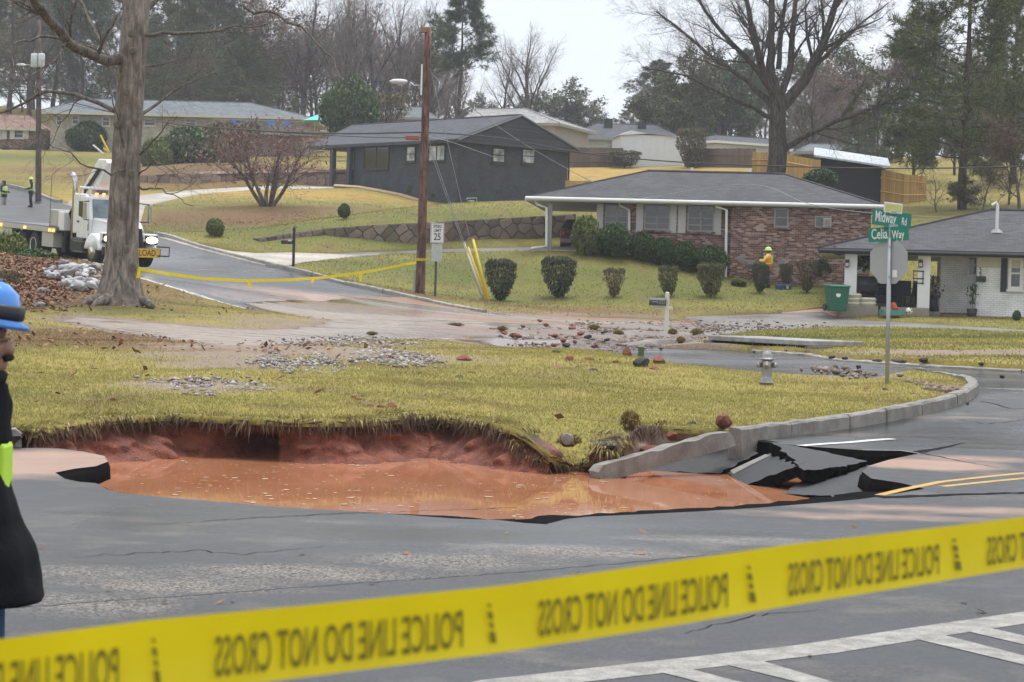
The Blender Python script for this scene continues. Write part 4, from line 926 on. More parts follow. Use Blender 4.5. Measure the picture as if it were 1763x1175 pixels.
# short green marker post
g = G(1103, 625, .05); pr = thing('marker_post', 'short green wooden post standing at the back edge of the lawn', 'post', g); h_ = 28 / PPM(g.y)
MB().box(-.055, -.055, -.1, .055, .055, h_ - .03).build('post', simple('green_post', (.09, .12, .05), .8, .3, 8), pr, bevel=.01); MB().prism([(-.06, -.06), (.06, -.06), (.06, .06), (-.06, .06)], h_ - .03, [h_, h_, h_ + .02, h_ + .02]).build('cap', simple('post_cap', (.13, .16, .08), .8), pr)
# ================================================================== TREES AND SHRUBS
def bark_mat(name, c, sc=1.0, pale=None):
    m, t, b = newmat(name); co = texco(t); mp_ = nd(t, 'ShaderNodeMapping'); mp_.inputs['Scale'].default_value = (9 * sc, 9 * sc, 1.6 * sc); t.links.new(co, mp_.inputs['Vector'])
    n1 = noise_n(t, mp_.outputs[0], 1.0, 5, .7, .4); n2 = noise_n(t, co, .9 * sc, 3); n3 = noise_n(t, co, 4 * sc, 4)
    cc = ramp(t, n1, [(.34, tuple(x * .3 for x in c)), (.5, c), (.64, tuple(x * 1.6 for x in c))])
    if pale: cc = mixc(t, ramp(t, mixc(t, .5, n2, n3), [(.45, 0), (.6, .7)]), cc, pale)
    t.links.new(cc, b.inputs['Base Color']); b.inputs['Roughness'].default_value = .9; b.inputs['Specular IOR Level'].default_value = .15
    bump(t, b, n1, .9, .03); return m
M_BARK = bark_mat('grey_bark', (.115, .098, .085)); M_BARK_D = bark_mat('dark_bark', (.065, .055, .05)); M_BARK_P = bark_mat('pine_bark', (.08, .06, .05)); M_BARK_PALE = bark_mat('pale_bark', (.19, .17, .155))
M_OAK = bark_mat('oak_bark', (.205, .175, .152), 1.0, (.10, .082, .068))
class Tree:
    def __init__(s, seed): s.rnd = random.Random(seed); s.V = []; s.Fq = []; s.nv = 0; s.tw = []; s.tips = []
    def tube(s, path, rads):
        r0 = rads[0]; n = 10 if r0 > .15 else 7 if r0 > .06 else 5 if r0 > .025 else 3
        P_ = np.array([tuple(p) for p in path]); t = np.gradient(P_, axis=0); t /= np.linalg.norm(t, axis=1)[:, None] + 1e-9
        up = np.array([0, 0, 1.0]) if abs(t[0, 2]) < .8 else np.array([1.0, 0, 0])
        a = np.cross(t, up); a /= np.linalg.norm(a, axis=1)[:, None] + 1e-9; b = np.cross(t, a); th = np.arange(n) * 2 * np.pi / n
        ring = P_[:, None] + (a[:, None] * np.cos(th)[None, :, None] + b[:, None] * np.sin(th)[None, :, None]) * np.array(rads)[:, None, None]
        k = len(P_); i = np.arange(k - 1)[:, None] * n; j = np.arange(n)[None]; j2 = (j + 1) % n
        f = np.stack([i + j, i + j2, i + n + j2, i + n + j], 2).reshape(-1, 4) + s.nv
        s.V.append(ring.reshape(-1, 3)); s.Fq.append(f); s.nv += k * n
    def limb(s, p, d, length, r, level, cfg):
        c = cfg[level]; rnd = s.rnd; n = c.get('seg', 5); path = [Vector(p)]; rads = [r]; d = Vector(d).normalized(); w_ = c.get('wander', .12); up = c.get('up', .0); st = length / n
        end = c.get('taper', .3)
        for i in range(n):
            d = (d + Vector((rnd.gauss(0, w_), rnd.gauss(0, w_), rnd.gauss(0, w_) + up))).normalized(); path.append(path[-1] + d * st); rads.append(r * (1 - (1 - end) * (i + 1) / n))
        if r < .012 and level == len(cfg) - 1: s.tw.append((path[0], path[-1], r)); s.tips.append((path[-1], d)); return path
        s.tube(path, rads)
        if level + 1 >= len(cfg): s.tips.append((path[-1], d)); return path
        nc = c['kids']; nc = rnd.randint(*nc) if hasattr(nc, '__len__') else nc; s0 = c.get('start', .3); ph = rnd.uniform(0, 6.28)
        for k in range(nc):
            u = s0 + (1 - s0) * (k + rnd.random() * .8) / nc; u = min(u, .999); x = u * n; i = int(x); q = path[i].lerp(path[i + 1], x - i); tdir = (path[i + 1] - path[i]).normalized()
            ang = R(rnd.uniform(*c['angle'])); ph += 2.4 + rnd.uniform(-.5, .5); e = tdir.orthogonal().normalized(); e = Matrix.Rotation(ph, 3, tdir) @ e
            nd_ = tdir * math.cos(ang) + e * math.sin(ang); rr = (rads[i] + (rads[i + 1] - rads[i]) * (x - i)) * c.get('rk', .55) * rnd.uniform(.8, 1.15)
            s.limb(q, nd_, length * c['ratio'] * rnd.uniform(.7, 1.2) * (1 - c.get('short', .35) * (u - s0)), max(rr, .004), level + 1, cfg)
        if c.get('lead', True): s.limb(path[-1], d, length * c['ratio'] * .8, max(rads[-1], .004), level + 1, cfg)
        return path
    def bark_mesh(s, name): return np_mesh(name, np.vstack(s.V), np.vstack(s.Fq))
    def twig_mesh(s, name, k=1.0, extra=3, spread=.5):
        """thin twigs as tapering slivers, each with a few side twigs"""
        a = np.array([tuple(t[0]) for t in s.tw]); b = np.array([tuple(t[1]) for t in s.tw]); r = np.array([t[2] for t in s.tw]); rg = np.random.default_rng(3)
        A0 = [a]; B0 = [b]; R0 = [r]; ln = np.linalg.norm(b - a, axis=1)
        for e in range(extra):
            u = rg.uniform(.25, 1, len(a))[:, None]; q = a + (b - a) * u; dv = (b - a) / (ln[:, None] + 1e-9) + rg.normal(0, spread, a.shape); dv /= np.linalg.norm(dv, axis=1)[:, None]
            A0.append(q); B0.append(q + dv * (ln * rg.uniform(.4, .9, len(a)))[:, None]); R0.append(r * .7)
        a = np.vstack(A0); b = np.vstack(B0); r = np.concatenate(R0) * k; d = b - a; s1 = np.cross(d, rg.normal(0, 1, d.shape)); s1 /= np.linalg.norm(s1, axis=1)[:, None] + 1e-9; s2 = np.cross(d, s1); s2 /= np.linalg.norm(s2, axis=1)[:, None] + 1e-9
        n = len(a); th = [0, 2.094, 4.189]; rings = [a + (s1 * math.cos(t) + s2 * math.sin(t)) * r[:, None] for t in th]
        v = np.stack(rings + [b], 1).reshape(-1, 3); i = np.arange(n) * 4
        return np_mesh(name, v, np.vstack([np.column_stack([i, i+1, i+3]), np.column_stack([i+1, i+2, i+3]), np.column_stack([i+2, i, i+3])]))
def tufts(tips, n_each, ln, w, rg, droop=0.0, along=0.0):
    """needle or leaf slivers round the branch ends"""
    p = np.repeat(np.array([tuple(t[0]) for t in tips]), n_each, 0); d = np.repeat(np.array([tuple(t[1]) for t in tips]), n_each, 0)
    p = p - d * rg.uniform(0, along, len(p))[:, None] if along else p
    q = d * .7 + rg.normal(0, .75, p.shape); q[:, 2] += .15; q /= np.linalg.norm(q, axis=1)[:, None] + 1e-9; L = ln * rg.uniform(.6, 1.2, len(p)); tip = p + q * L[:, None]; tip[:, 2] -= droop * L
    s1 = np.cross(q, rg.normal(0, 1, q.shape)); s1 /= np.linalg.norm(s1, axis=1)[:, None] + 1e-9; s1 *= w
    v = np.stack([p - s1 * .5, p + s1 * .5, tip], 1).reshape(-1, 3); return v, np.arange(len(v)).reshape(-1, 3)
# prototypes at 10 m height -------------------------------------------------
BARE = [dict(kids=(6, 8), ratio=.62, angle=(22, 48), start=.32, wander=.04, up=.03, taper=.45, seg=7, rk=.55, short=.3), dict(kids=(5, 6), ratio=.58, angle=(22, 50), start=.2, wander=.1, up=.05, taper=.35, seg=6, rk=.55), dict(kids=5, ratio=.55, angle=(25, 55), start=.2, wander=.13, up=.05, seg=4, rk=.6), dict(kids=5, ratio=.6, angle=(25, 55), start=.15, wander=.15, up=.03, seg=3, rk=.6), dict(kids=0, ratio=1, angle=(0, 1), seg=2, wander=.12)]
VASE = [dict(kids=(6, 7), ratio=1.05, angle=(14, 38), start=.35, wander=.05, up=.02, taper=.6, seg=5, rk=.62, short=.2), dict(kids=6, ratio=.5, angle=(18, 45), start=.25, wander=.08, up=.05, taper=.3, seg=7, rk=.5), dict(kids=6, ratio=.55, angle=(25, 50), start=.15, wander=.12, up=.05, seg=4, rk=.55), dict(kids=5, ratio=.62, angle=(25, 55), start=.1, wander=.15, up=.03, seg=3, rk=.6), dict(kids=0, ratio=1, angle=(0, 1), seg=2, wander=.12)]
THICK = [dict(kids=(7, 9), ratio=.6, angle=(25, 65), start=.12, wander=.1, up=.03, taper=.4, seg=6, rk=.5), dict(kids=6, ratio=.6, angle=(30, 60), start=.15, wander=.15, up=.03, seg=4, rk=.55), dict(kids=5, ratio=.6, angle=(30, 60), start=.1, wander=.18, seg=3, rk=.6), dict(kids=0, ratio=1, angle=(0, 1), seg=2, wander=.15)]
PROTO = {}
def proto_bare(key, seed, cfg, h, r, twk, bark, twig, extra=3, leaves=None):
    t = Tree(seed); t.limb((0, 0, -.2), (0, 0, 1), h, r, 0, cfg)
    parts = [('trunk', t.bark_mesh('trunk'), bark), ('crown', t.twig_mesh('crown', twk, extra), twig)]
    if leaves:
        n, s_, mt = leaves; rg = np.random.default_rng(seed); idx = rg.integers(0, len(t.tips), n); p = np.array([tuple(t.tips[i][0]) for i in idx]) + rg.normal(0, .1, (n, 3))
        v, f = leaf_quads(p, s_, .8); parts.append(('leaves', np_mesh('leaves', v, f), mt))
    PROTO[key] = parts
M_TWIG = simple('grey_twigs', (.15, .125, .115), .9, .3, 1.5); M_TWIG_B = simple('brown_twigs', (.15, .105, .085), .9, .3, 1.5); M_TWIG_P = simple('pale_twigs', (.25, .22, .2), .9, .3, 1.5)
M_NEED = leafmat('pine_needles', (.022, .038, .018), (.06, .085, .035), (.12, .14, .065), .2); M_NEED2 = leafmat('olive_needles', (.035, .046, .016), (.09, .105, .038), (.16, .165, .07), .2)
M_EVERG = leafmat('evergreen_leaves', (.018, .03, .014), (.05, .075, .026), (.10, .125, .05), .2)
M_DEADL = leafmat('clinging_leaves', (.06, .035, .025), (.15, .09, .06), (.22, .15, .10), .2)
proto_bare('bareA', 11, BARE, 5.2, .17, 1.0, M_BARK_D, M_TWIG)
proto_bare('bareB', 23, VASE, 3.4, .19, 1.0, M_BARK, M_TWIG)
proto_bare('bareC', 31, BARE, 5.6, .15, 1.1, M_BARK, M_TWIG_B, 3, (3500, .16, M_DEADL))
proto_bare('thicket', 41, THICK, 4.5, .09, 1.3, M_BARK, M_TWIG_B, 3)
def proto_pine(key, seed, h, r, nb, blen, lean, start, needle, bark, dens=1.0):
    t = Tree(seed); rnd = t.rnd; path = [Vector((0, 0, -.2))]; rads = [r]
    for i in range(10): path.append(path[-1] + Vector((rnd.gauss(0, .05), rnd.gauss(0, .05), (h + .2) / 10))); rads.append(r * (1 - .85 * (i + 1) / 10))
    t.tube(path, rads); cfg = [dict(kids=(6, 8), ratio=.42, angle=(28, 60), start=.3, wander=.08, up=.04, seg=5, rk=.5, taper=.25), dict(kids=4, ratio=.6, angle=(25, 55), start=.3, wander=.15, up=.04, seg=3, rk=.6), dict(kids=0, ratio=1, angle=(0, 1), seg=2, wander=.1)]
    for k in range(nb):
        u = start + (1 - start) * (k + rnd.random()) / nb; x = u * 10; i = min(int(x), 9); q = path[i].lerp(path[i + 1], x - i); az = k * 2.4 + rnd.uniform(-.6, .6); el = lean + .5 * (u - start) + rnd.gauss(0, .12)
        L = blen * (1 - .72 * ((u - start) / (1 - start)) ** 1.3) * rnd.uniform(.7, 1.15) * (1.0 if u > start + .1 else .8)
        t.limb(q, (math.cos(az) * math.cos(el), math.sin(az) * math.cos(el), math.sin(el)), L, r * .26 * (1.15 - u), 0, cfg)
    v, f = tufts(t.tips, int(18 * dens), .34, .032, np.random.default_rng(seed), .1, .22)
    PROTO[key] = [('trunk', t.bark_mesh('trunk'), bark), ('crown', np_mesh('crown', v, f), needle)]
proto_pine('pineA', 5, 10, .16, 44, 2.6, .05, .3, M_NEED, M_BARK_P); proto_pine('pineB', 9, 10, .17, 46, 3.3, -.05, .18, M_NEED2, M_BARK_P, 1.2); proto_pine('pineC', 15, 10, .15, 34, 2.2, .12, .5, M_NEED, M_BARK_P, 1.1)
def proto_broad(key, seed, n, needle, bark):
    t = Tree(seed); t.limb((0, 0, -.2), (0, 0, 1), 5, .16, 0, [dict(kids=(8, 9), ratio=.55, angle=(25, 70), start=.2, wander=.06, up=.03, taper=.4, seg=6, rk=.5), dict(kids=6, ratio=.55, angle=(30, 60), start=.2, wander=.12, up=.04, seg=4, rk=.55), dict(kids=5, ratio=.55, angle=(30, 60), start=.1, wander=.15, seg=3, rk=.6), dict(kids=0, ratio=1, angle=(0, 1), seg=2, wander=.15)])
    rg = np.random.default_rng(seed); idx = rg.integers(0, len(t.tips), n); p = np.array([tuple(t.tips[i][0]) for i in idx]) + rg.normal(0, .16, (n, 3)); v, f = leaf_quads(p, .2, .8)
    PROTO[key] = [('trunk', t.bark_mesh('trunk'), bark), ('crown', np_mesh('crown', v, f), needle)]
proto_broad('broad', 51, 9000, M_EVERG, M_BARK_D); proto_broad('broad2', 57, 9000, M_NEED2, M_BARK)
def plant(key, name, label, base, h, rz, cat='tree', group=None, wide=1.0, ref=10.0, tilt=(0, 0)):
    root = thing(name, label, cat, base, 0, group, rot=(tilt[0], tilt[1], rz)); k = h / ref; root.scale = (k * wide, k * wide, k)
    for nm, me, mt in PROTO[key]: link(nm, me, mt, root)
    return root
def tree_at(key, name, label, px, ybase, ytop, d, rz=0.0, wide=1.0, ref=10.0, group=None):
    b = P(px, ybase, d); g = T(b.x, b.y); h = (P(px, ytop, d).z - g); b.z = g
    return plant(key, name, label, b, h, rz, wide=wide, ref=ref, group=group)
REFH = {}
for k_, pp in PROTO.items():
    REFH[k_] = max(float(np.array([v.co.z for v in me.vertices]).max()) for nm, me, mt in pp)
TREES = [ # kind, name, label, px, ytop, d, width
 ('pineB','pine_tree','dark pine at the left edge behind the small red roofed house',15,-60,235,1.1),('pineA','pine_tree','tall pine behind the far utility pole at the upper left',88,-90,245,1.0),('pineC','pine_tree','pine with a clear trunk left of the big foreground tree',140,-80,232,1.0),
 ('pineB','pine_tree','broad pine rising behind the foreground trunk',215,-70,240,1.1),('pineB','pine_tree','olive pine just right of the foreground trunk over the grey roof',300,-30,228,1.15),('pineA','pine_tree','pine above the long grey roof',362,-60,240,1.0),('pineB','pine_tree','low spreading olive tree over the right half of the grey roof',420,60,222,1.5),
 ('bareA','bare_tree','bare tree behind the left end of the grey roof',50,-40,228,1.0),('bareC','brown_tree','brown leaved tree behind the grey house at centre left',330,-80,255,1.0),('bareC','brown_tree','brown leaved tree above the right end of the grey roof',455,-50,250,1.0),
 ('bareA','bare_tree','tall bare tree left of the leafy mound behind the charcoal house',520,-70,238,1.0),('bareB','bare_tree','spreading bare tree behind the leafy mound',585,-60,225,.9),('bareA','bare_tree','bare tree between the mound and the street lamp',640,-70,232,.9),('bareC','brown_tree','bare tree with clinging leaves left of the street lamp',610,-20,260,.9),('bareB','bare_tree','pale bare tree behind the street lamp',690,-40,240,.9),('bareA','bare_tree','bare tree right behind the red brown pole',745,-30,250,.8),
 ('pineC','pine_tree','tall slim pine right of the red brown pole against the sky',787,-30,215,1.15),('bareB','bare_tree','wide bare tree standing alone against the white sky',918,28,225,1.1),('bareA','bare_tree','smaller bare tree left of the lone wide tree',868,70,238,.9),
 ('broad2','evergreen_tree','tall olive tree left of the big bare tree with the sky on its left',1185,62,212,1.0),('broad','evergreen_tree','dark evergreen behind the white shed on the right',1250,75,222,1.0),('pineC','pine_tree','slim pine behind the big bare trunk',1290,80,240,1.0),
 ('thicket','bare_tree','dense bare thicket tree right of the big bare trunk',1385,110,175,1.2),('thicket','bare_tree','grey bare thicket tree above the black shed',1450,120,180,1.2),('bareC','brown_tree','brown leaved tree between the bare trunk and the great pine',1430,85,210,1.0),('bareA','bare_tree','bare tree in the gap left of the great pine',1505,70,205,.9),
 ('pineB','pine_tree','great pine with long level branches at the upper right',1660,-150,118,1.05),('pineB','pine_tree','dark pine at the right edge beyond the great pine',1745,-60,135,1.0),('broad2','evergreen_tree','low olive tree under the great pine',1575,165,140,1.2),('thicket','bare_tree','brown thicket tree at the right edge above the white house',1740,190,120,1.2),('pineA','pine_tree','pine behind the great pine on its left',1575,10,190,1.1),
]
for i, (k_, n_, lb, px, yt, d, wd) in enumerate(TREES):
    tree_at(k_, n_, lb, px, 260, yt, d, rz=i * 1.7, wide=wd, ref=REFH[k_])
tree_at('thicket', 'brush', 'brown tangled brush behind the white house at right', 1690, 380, 255, 112, 1.0, 1.6, REFH['thicket']); tree_at('bareC', 'brush', 'reddish leaved brush at the right edge behind the white house', 1755, 360, 190, 114, 2.0, 1.3, REFH['bareC']); tree_at('thicket', 'brush', 'olive grey brush behind the white house left of the vent pipe', 1610, 400, 275, 116, 3.0, 1.5, REFH['thicket']); tree_at('broad2', 'brush', 'low leafy brush above the white house ridge', 1660, 380, 300, 118, 4.0, 1.7, REFH['broad2'])
rt = random.Random(12)
def wood(n, x0, x1, y0, y1, d0, d1, kinds, label, group, wide=1.3):
    for i in range(n):
        px = x0 + (x1 - x0) * (i + rt.random()) / n; k_ = rt.choice(kinds); tree_at(k_, 'distant_tree', label, px, 230, rt.uniform(y0, y1), rt.uniform(d0, d1), rz=rt.uniform(0, 6), wide=wide * rt.uniform(.85, 1.2), ref=REFH[k_], group=group)
wood(34, -60, 1830, 130, 185, 285, 330, ['broad', 'broad2', 'bareC', 'pineB', 'thicket', 'broad'], 'distant tree in the hazy wood along the skyline', 'distant trees along the skyline', 1.5)
wood(30, -60, 560, -40, 120, 240, 285, ['pineB', 'bareC', 'thicket', 'broad2', 'bareA', 'pineB', 'bareC'], 'hazy tree crowded behind the long slate roof at upper left', 'woodland behind the slate roofed house')
wood(18, 540, 800, -10, 140, 235, 285, ['bareA', 'bareB', 'bareC', 'thicket', 'bareC'], 'bare hazy tree crowded behind the charcoal house', 'bare woodland behind the charcoal house', 1.1)
wood(12, 1110, 1330, 90, 180, 225, 275, ['broad2', 'broad', 'bareC', 'pineC'], 'hazy tree crowded left of the big bare trunk', 'woodland left of the big bare tree')
wood(30, 1340, 1830, 40, 190, 150, 235, ['thicket', 'bareC', 'broad2', 'pineB', 'thicket', 'bareA'], 'hazy tree crowded behind the black shed and white house', 'woodland at upper right')
# ---- the big bare tree behind the brick house: its own limbs
def px_limb(t, pts_, d0, r0, r1, depth=0.0, cfg=None, kids=0, seed=0):
    """limb traced through photo pixels at the tree's own distance, then side branches"""
    path = [P(x, y, d0 + depth * i / max(1, len(pts_) - 1)) for i, (x, y) in enumerate(pts_)]
    sm_ = [];
    for i in range(len(path) - 1):
        for k in range(3): sm_.append(path[i].lerp(path[i + 1], k / 3) + Vector((t.rnd.gauss(0, .03), t.rnd.gauss(0, .03), t.rnd.gauss(0, .03))) * (1 if i + k else 0))
    sm_.append(path[-1]); n = len(sm_); rads = [r0 + (r1 - r0) * i / (n - 1) for i in range(n)]; t.tube(sm_, rads)
    tot = sum((sm_[i+1] - sm_[i]).length for i in range(n - 1))
    for k in range(kids):
        u = .2 + .8 * (k + t.rnd.random()) / kids; x = min(u * (n - 1), n - 1.01); i = int(x); q = sm_[i].lerp(sm_[i + 1], x - i); td = (sm_[i+1] - sm_[i]).normalized(); e = Matrix.Rotation(t.rnd.uniform(0, 6.28), 3, td) @ td.orthogonal().normalized(); a = R(t.rnd.uniform(28, 58))
        t.limb(q, td * math.cos(a) + e * math.sin(a) + Vector((0, 0, .1)), tot * .38 * t.rnd.uniform(.6, 1.2) * (1.1 - .5 * u), max(.012, rads[i] * .42), 0, cfg)
    return path
SIDE = [dict(kids=6, ratio=.55, angle=(25, 55), start=.2, wander=.1, up=.04, seg=6, rk=.55, taper=.3), dict(kids=5, ratio=.55, angle=(25, 55), start=.15, wander=.13, up=.03, seg=4, rk=.6), dict(kids=4, ratio=.6, angle=(25, 55), start=.1, wander=.15, seg=3, rk=.6), dict(kids=0, ratio=1, angle=(0, 1), seg=2, wander=.12)]
D2 = 122.0; t = Tree(77)
px_limb(t, [(1336,330),(1336,290),(1338,230),(1338,190),(1336,165)], D2, .58, .42)
for pts_, r0, r1, dp, kids in [([(1336,168),(1326,110),(1330,50),(1328,-40),(1330,-90)],.3,.1,1,9),([(1334,165),(1312,120),(1298,60),(1285,0),(1270,-60)],.26,.08,-2,9),([(1332,185),(1290,140),(1235,105),(1180,60),(1130,20)],.2,.04,2,10),([(1334,170),(1308,125),(1260,75),(1215,20),(1185,-40)],.2,.05,-3,9),
                        ([(1340,190),(1385,140),(1410,90),(1430,40),(1445,-20),(1455,-70)],.34,.12,1.5,10),([(1340,178),(1362,110),(1365,50),(1372,-20),(1380,-80)],.24,.07,3,9),([(1400,115),(1450,70),(1490,35),(1530,5)],.14,.03,2,7),([(1412,90),(1455,60),(1520,30)],.12,.03,-2,7),([(1346,262),(1380,238),(1430,212),(1480,195),(1530,175),(1562,160)],.2,.05,-3,9),([(1330,205),(1285,180),(1230,155),(1180,130),(1110,118)],.14,.03,-2,10),([(1340,120),(1345,60),(1352,0),(1360,-60)],.16,.06,-1,7)]:
    px_limb(t, pts_, D2, r0, r1, dp, SIDE, kids)
b0 = P(1336, 330, D2); root = thing('bare_tree', 'large bare tree with spreading dark limbs behind the brick house', 'tree', b0)
for nm, me, mt in [('trunk', t.bark_mesh('trunk'), bark_mat('wet_bark', (.075, .062, .055))), ('crown', t.twig_mesh('crown', 1.2, 2), M_TWIG)]:
    me.transform(Matrix.Translation(-b0)); link(nm, me, mt, root)
# ---- foreground oak
D1 = 57.0; t = Tree(99); s1_ = PPM(D1)
axis_px = [(207,545,70),(207,525,64),(208,505,60),(209,450,55),(212,380,54),(216,300,51),(221,200,48),(227,100,48),(234,20,47),(242,-60,44),(250,-160,38)]
ring = []; nr = 28; b0 = P(207, 537, D1); gz = lawn_z(b0.x, b0.y)
for i, (x, y, wpx) in enumerate(axis_px):
    c = P(x, y, D1); r = wpx / 2 / s1_; row = []
    for j in range(nr):
        a = 2 * math.pi * j / nr; fl = 0
        if y > 480:
            u = (y - 480) / 60.0; fl = u ** 1.6 * (.42 * max(0, math.cos(a - 3.35)) ** 6 + .36 * max(0, math.cos(a - 4.5)) ** 8 + .32 * max(0, math.cos(a - .1)) ** 6 + .3 * max(0, math.cos(a - 5.4)) ** 6 + .3 * max(0, math.cos(a - 1.8)) ** 4) + .1 * u
        k = 1 + .05 * noise.noise((math.cos(a) * 1.6, math.sin(a) * 1.6, c.z * .7)) + .03 * noise.noise((math.cos(a) * 5, math.sin(a) * 5, c.z * 2))
        row.append(c + Vector((math.cos(a), math.sin(a), 0)) * (r * k + fl) + Vector((0, 0, 0)))
    ring.append([tuple(p - b0) for p in row])
v, f = loft(ring, True); oak = thing('oak_tree', 'big grey barked tree standing in the foreground lawn beside the riprap', 'tree', b0)
o = link('trunk', np_mesh('trunk', v, f), M_OAK, oak, True); ss = o.modifiers.new('s', 'SUBSURF'); ss.levels = ss.render_levels = 1
for j, (rp, rr0) in enumerate([([(195,520),(170,530),(148,538),(138,545)], .2), ([(200,530),(182,545),(166,556),(155,563)], .22), ([(235,520),(252,527),(262,534)], .17)]):
    pt = [P(x, y, D1 - 1.2 * i / 3 - (.3 if j == 1 else 0)) for i, (x, y) in enumerate(rp)]
    for i_, p_ in enumerate(pt[1:]): p_.z = lawn_z(p_.x, p_.y) + (.16, .06, -.04)[min(i_, 2)]
    MB().tube([p_ - b0 for p_ in pt], [rr0 * (1 - .28 * i) for i in range(len(pt))], 10).build('root', M_OAK, oak, True)
for (x, y, r, dy) in [(231,460,.13,-.33),(222,430,.10,-.38),(230,60,.1,-.36),(232,90,.09,-.37),(222,160,.09,-.38),(206,215,.11,-.35),(238,212,.1,-.33),(230,300,.1,-.36)]:   # knots
    c = P(x, y, D1) + Vector((0, dy, 0)) - b0; me = ROCKS[1].copy(); me.materials.clear(); me.materials.append(M_OAK); kn = link('knot', me, None, oak, True); kn.location = c; kn.scale = (r, r * .8, r * 1.2)
LIMB = [dict(kids=5, ratio=.55, angle=(25, 60), start=.2, wander=.14, up=.02, seg=6, rk=.6, taper=.3), dict(kids=4, ratio=.55, angle=(25, 60), start=.2, wander=.15, seg=4, rk=.6), dict(kids=0, ratio=1, angle=(0, 1), seg=3, wander=.15)]
for pts_, r0, r1, dp, kids in [([(215,102),(170,100),(130,85),(100,50),(70,15),(40,-20)],.15,.1,-5,6),([(212,110),(150,80),(100,65),(50,64),(20,80),(24,115)],.06,.015,-3,5),([(212,200),(150,170),(80,158),(20,185),(-10,205)],.07,.02,4,5),([(228,290),(190,300),(150,285),(120,265),(90,255)],.035,.008,-4,3),([(225,285),(210,230),(195,180),(185,140)],.03,.008,-2,3),([(238,320),(262,325),(280,325),(310,345),(335,355)],.03,.008,-3,2),([(240,200),(280,170),(330,140),(380,120)],.05,.012,3,5),([(245,60),(300,58),(380,50),(450,45)],.06,.015,-3,6),([(245,20),(290,-30),(330,-70)],.12,.05,3,6),([(240,40),(200,-20),(150,-70)],.12,.05,3,6),([(238,270),(262,245),(285,215),(305,200)],.03,.008,-2,4),([(232,310),(262,275),(290,290),(330,320)],.025,.006,-2,3),([(420,12),(480,28),(530,60),(575,100),(590,140)],.05,.01,-3,5),([(218,140),(180,90),(150,30),(120,-30)],.07,.03,5,5),([(235,120),(290,110),(350,100)],.03,.008,2,4)]:
    px_limb(t, pts_, D1, r0, r1, dp, LIMB, kids)
for nm, me, mt in [('limbs', t.bark_mesh('limbs'), M_BARK), ('twigs', t.twig_mesh('twigs', .9, 2), M_TWIG)]:
    me.transform(Matrix.Translation(-b0)); link(nm, me, mt, oak)
# ---- small red maple on the upper lawn
t = Tree(123); b0 = G(461, 357, .1)
for k in range(6):
    a = k * 1.05; t.limb((math.cos(a) * .1, math.sin(a) * .1, -.1), (math.cos(a) * .5, math.sin(a) * .5, 1), 2.3, .09, 0, [dict(kids=6, ratio=.6, angle=(20, 55), start=.35, wander=.1, up=.02, seg=6, rk=.55, taper=.35), dict(kids=6, ratio=.6, angle=(25, 60), start=.15, wander=.12, seg=4, rk=.55), dict(kids=5, ratio=.6, angle=(25, 60), start=.1, wander=.15, seg=3, rk=.6), dict(kids=0, ratio=1, angle=(0, 1), seg=2, wander=.15)])
root = thing('maple_tree', 'small many stemmed tree with dull red leaves on the upper lawn', 'tree', b0); link('trunk', t.bark_mesh('trunk'), M_BARK, root); link('twigs', t.twig_mesh('twigs', .8, 2), simple('red_twigs', (.17, .11, .10), .9), root)
rg = np.random.default_rng(5); idx = rg.integers(0, len(t.tips), 2600); p = np.array([tuple(t.tips[i][0]) for i in idx]) + rg.normal(0, .15, (2600, 3)); v, f = leaf_quads(p, .085, .8); link('crown', np_mesh('crown', v, f), leafmat('maple_leaves', (.10, .035, .04), (.19, .075, .08), (.26, .13, .12), .3), root)
zmax = max((root.matrix_world @ Vector(p_)).z if False else p_[2] for p_ in v); kk_ = (P(461, 190, b0.y).z - b0.z) / zmax; root.scale = (kk_ * 1.15, kk_ * 1.15, kk_)
# ---- shrubs
def shrub_proto(key, seed, shape, nleaf, lsize, mat, bark=M_BARK_D):
    """clipped shrub about 1 m across and 1 m tall: leaf shell over a fan of stems"""
    rg = np.random.default_rng(seed); n = nleaf; th = rg.uniform(0, 6.28, n); u = rg.uniform(-.92, 1, n); d = np.column_stack([np.sqrt(1 - u*u) * np.cos(th), np.sqrt(1 - u*u) * np.sin(th), u]); rad = rg.uniform(.62, 1.0, n) ** .5
    if shape == 'vase':   # flat top, narrowing to the foot
        z = np.where(rg.random(n) < .3, rg.uniform(.88, 1, n), rg.uniform(0, 1, n)); w_ = .34 + .66 * np.clip(z / .6, 0, 1) ** .8; rr = np.sqrt(rg.uniform(.25, 1, n)); p = np.column_stack([np.cos(th) * rr * w_ * .5, np.sin(th) * rr * w_ * .5, .08 + z * .92 * (.93 + .07 * rr)])
        top = z > .9; p[top, 2] = 1 - .12 * rr[top] ** 4 + rg.normal(0, .012, top.sum())
    else: p = d * rad[:, None] * [.5, .5, .5] + [0, 0, .5]
    p += np.array([noise.noise_vector(Vector(q) * 3.2 + Vector((seed, 0, 0))) for q in p]) * .085; p += rg.normal(0, .012, p.shape)
    v, f = leaf_quads(p, lsize, 1.0); t = Tree(seed)
    for k in range(16):
        a = k * 2.4; e = rg.uniform(.1, .45); t.limb((0, 0, -.05), (math.cos(a) * e, math.sin(a) * e, .9), .85, .016, 0, [dict(kids=4, ratio=.4, angle=(15, 40), start=.4, wander=.08, seg=4, rk=.6, taper=.3), dict(kids=0, ratio=1, angle=(0, 1), seg=2)])
    PROTO[key] = [('stems', t.bark_mesh('stems'), bark), ('foliage', np_mesh('foliage', v, f), mat)]; REFH[key] = 1.0
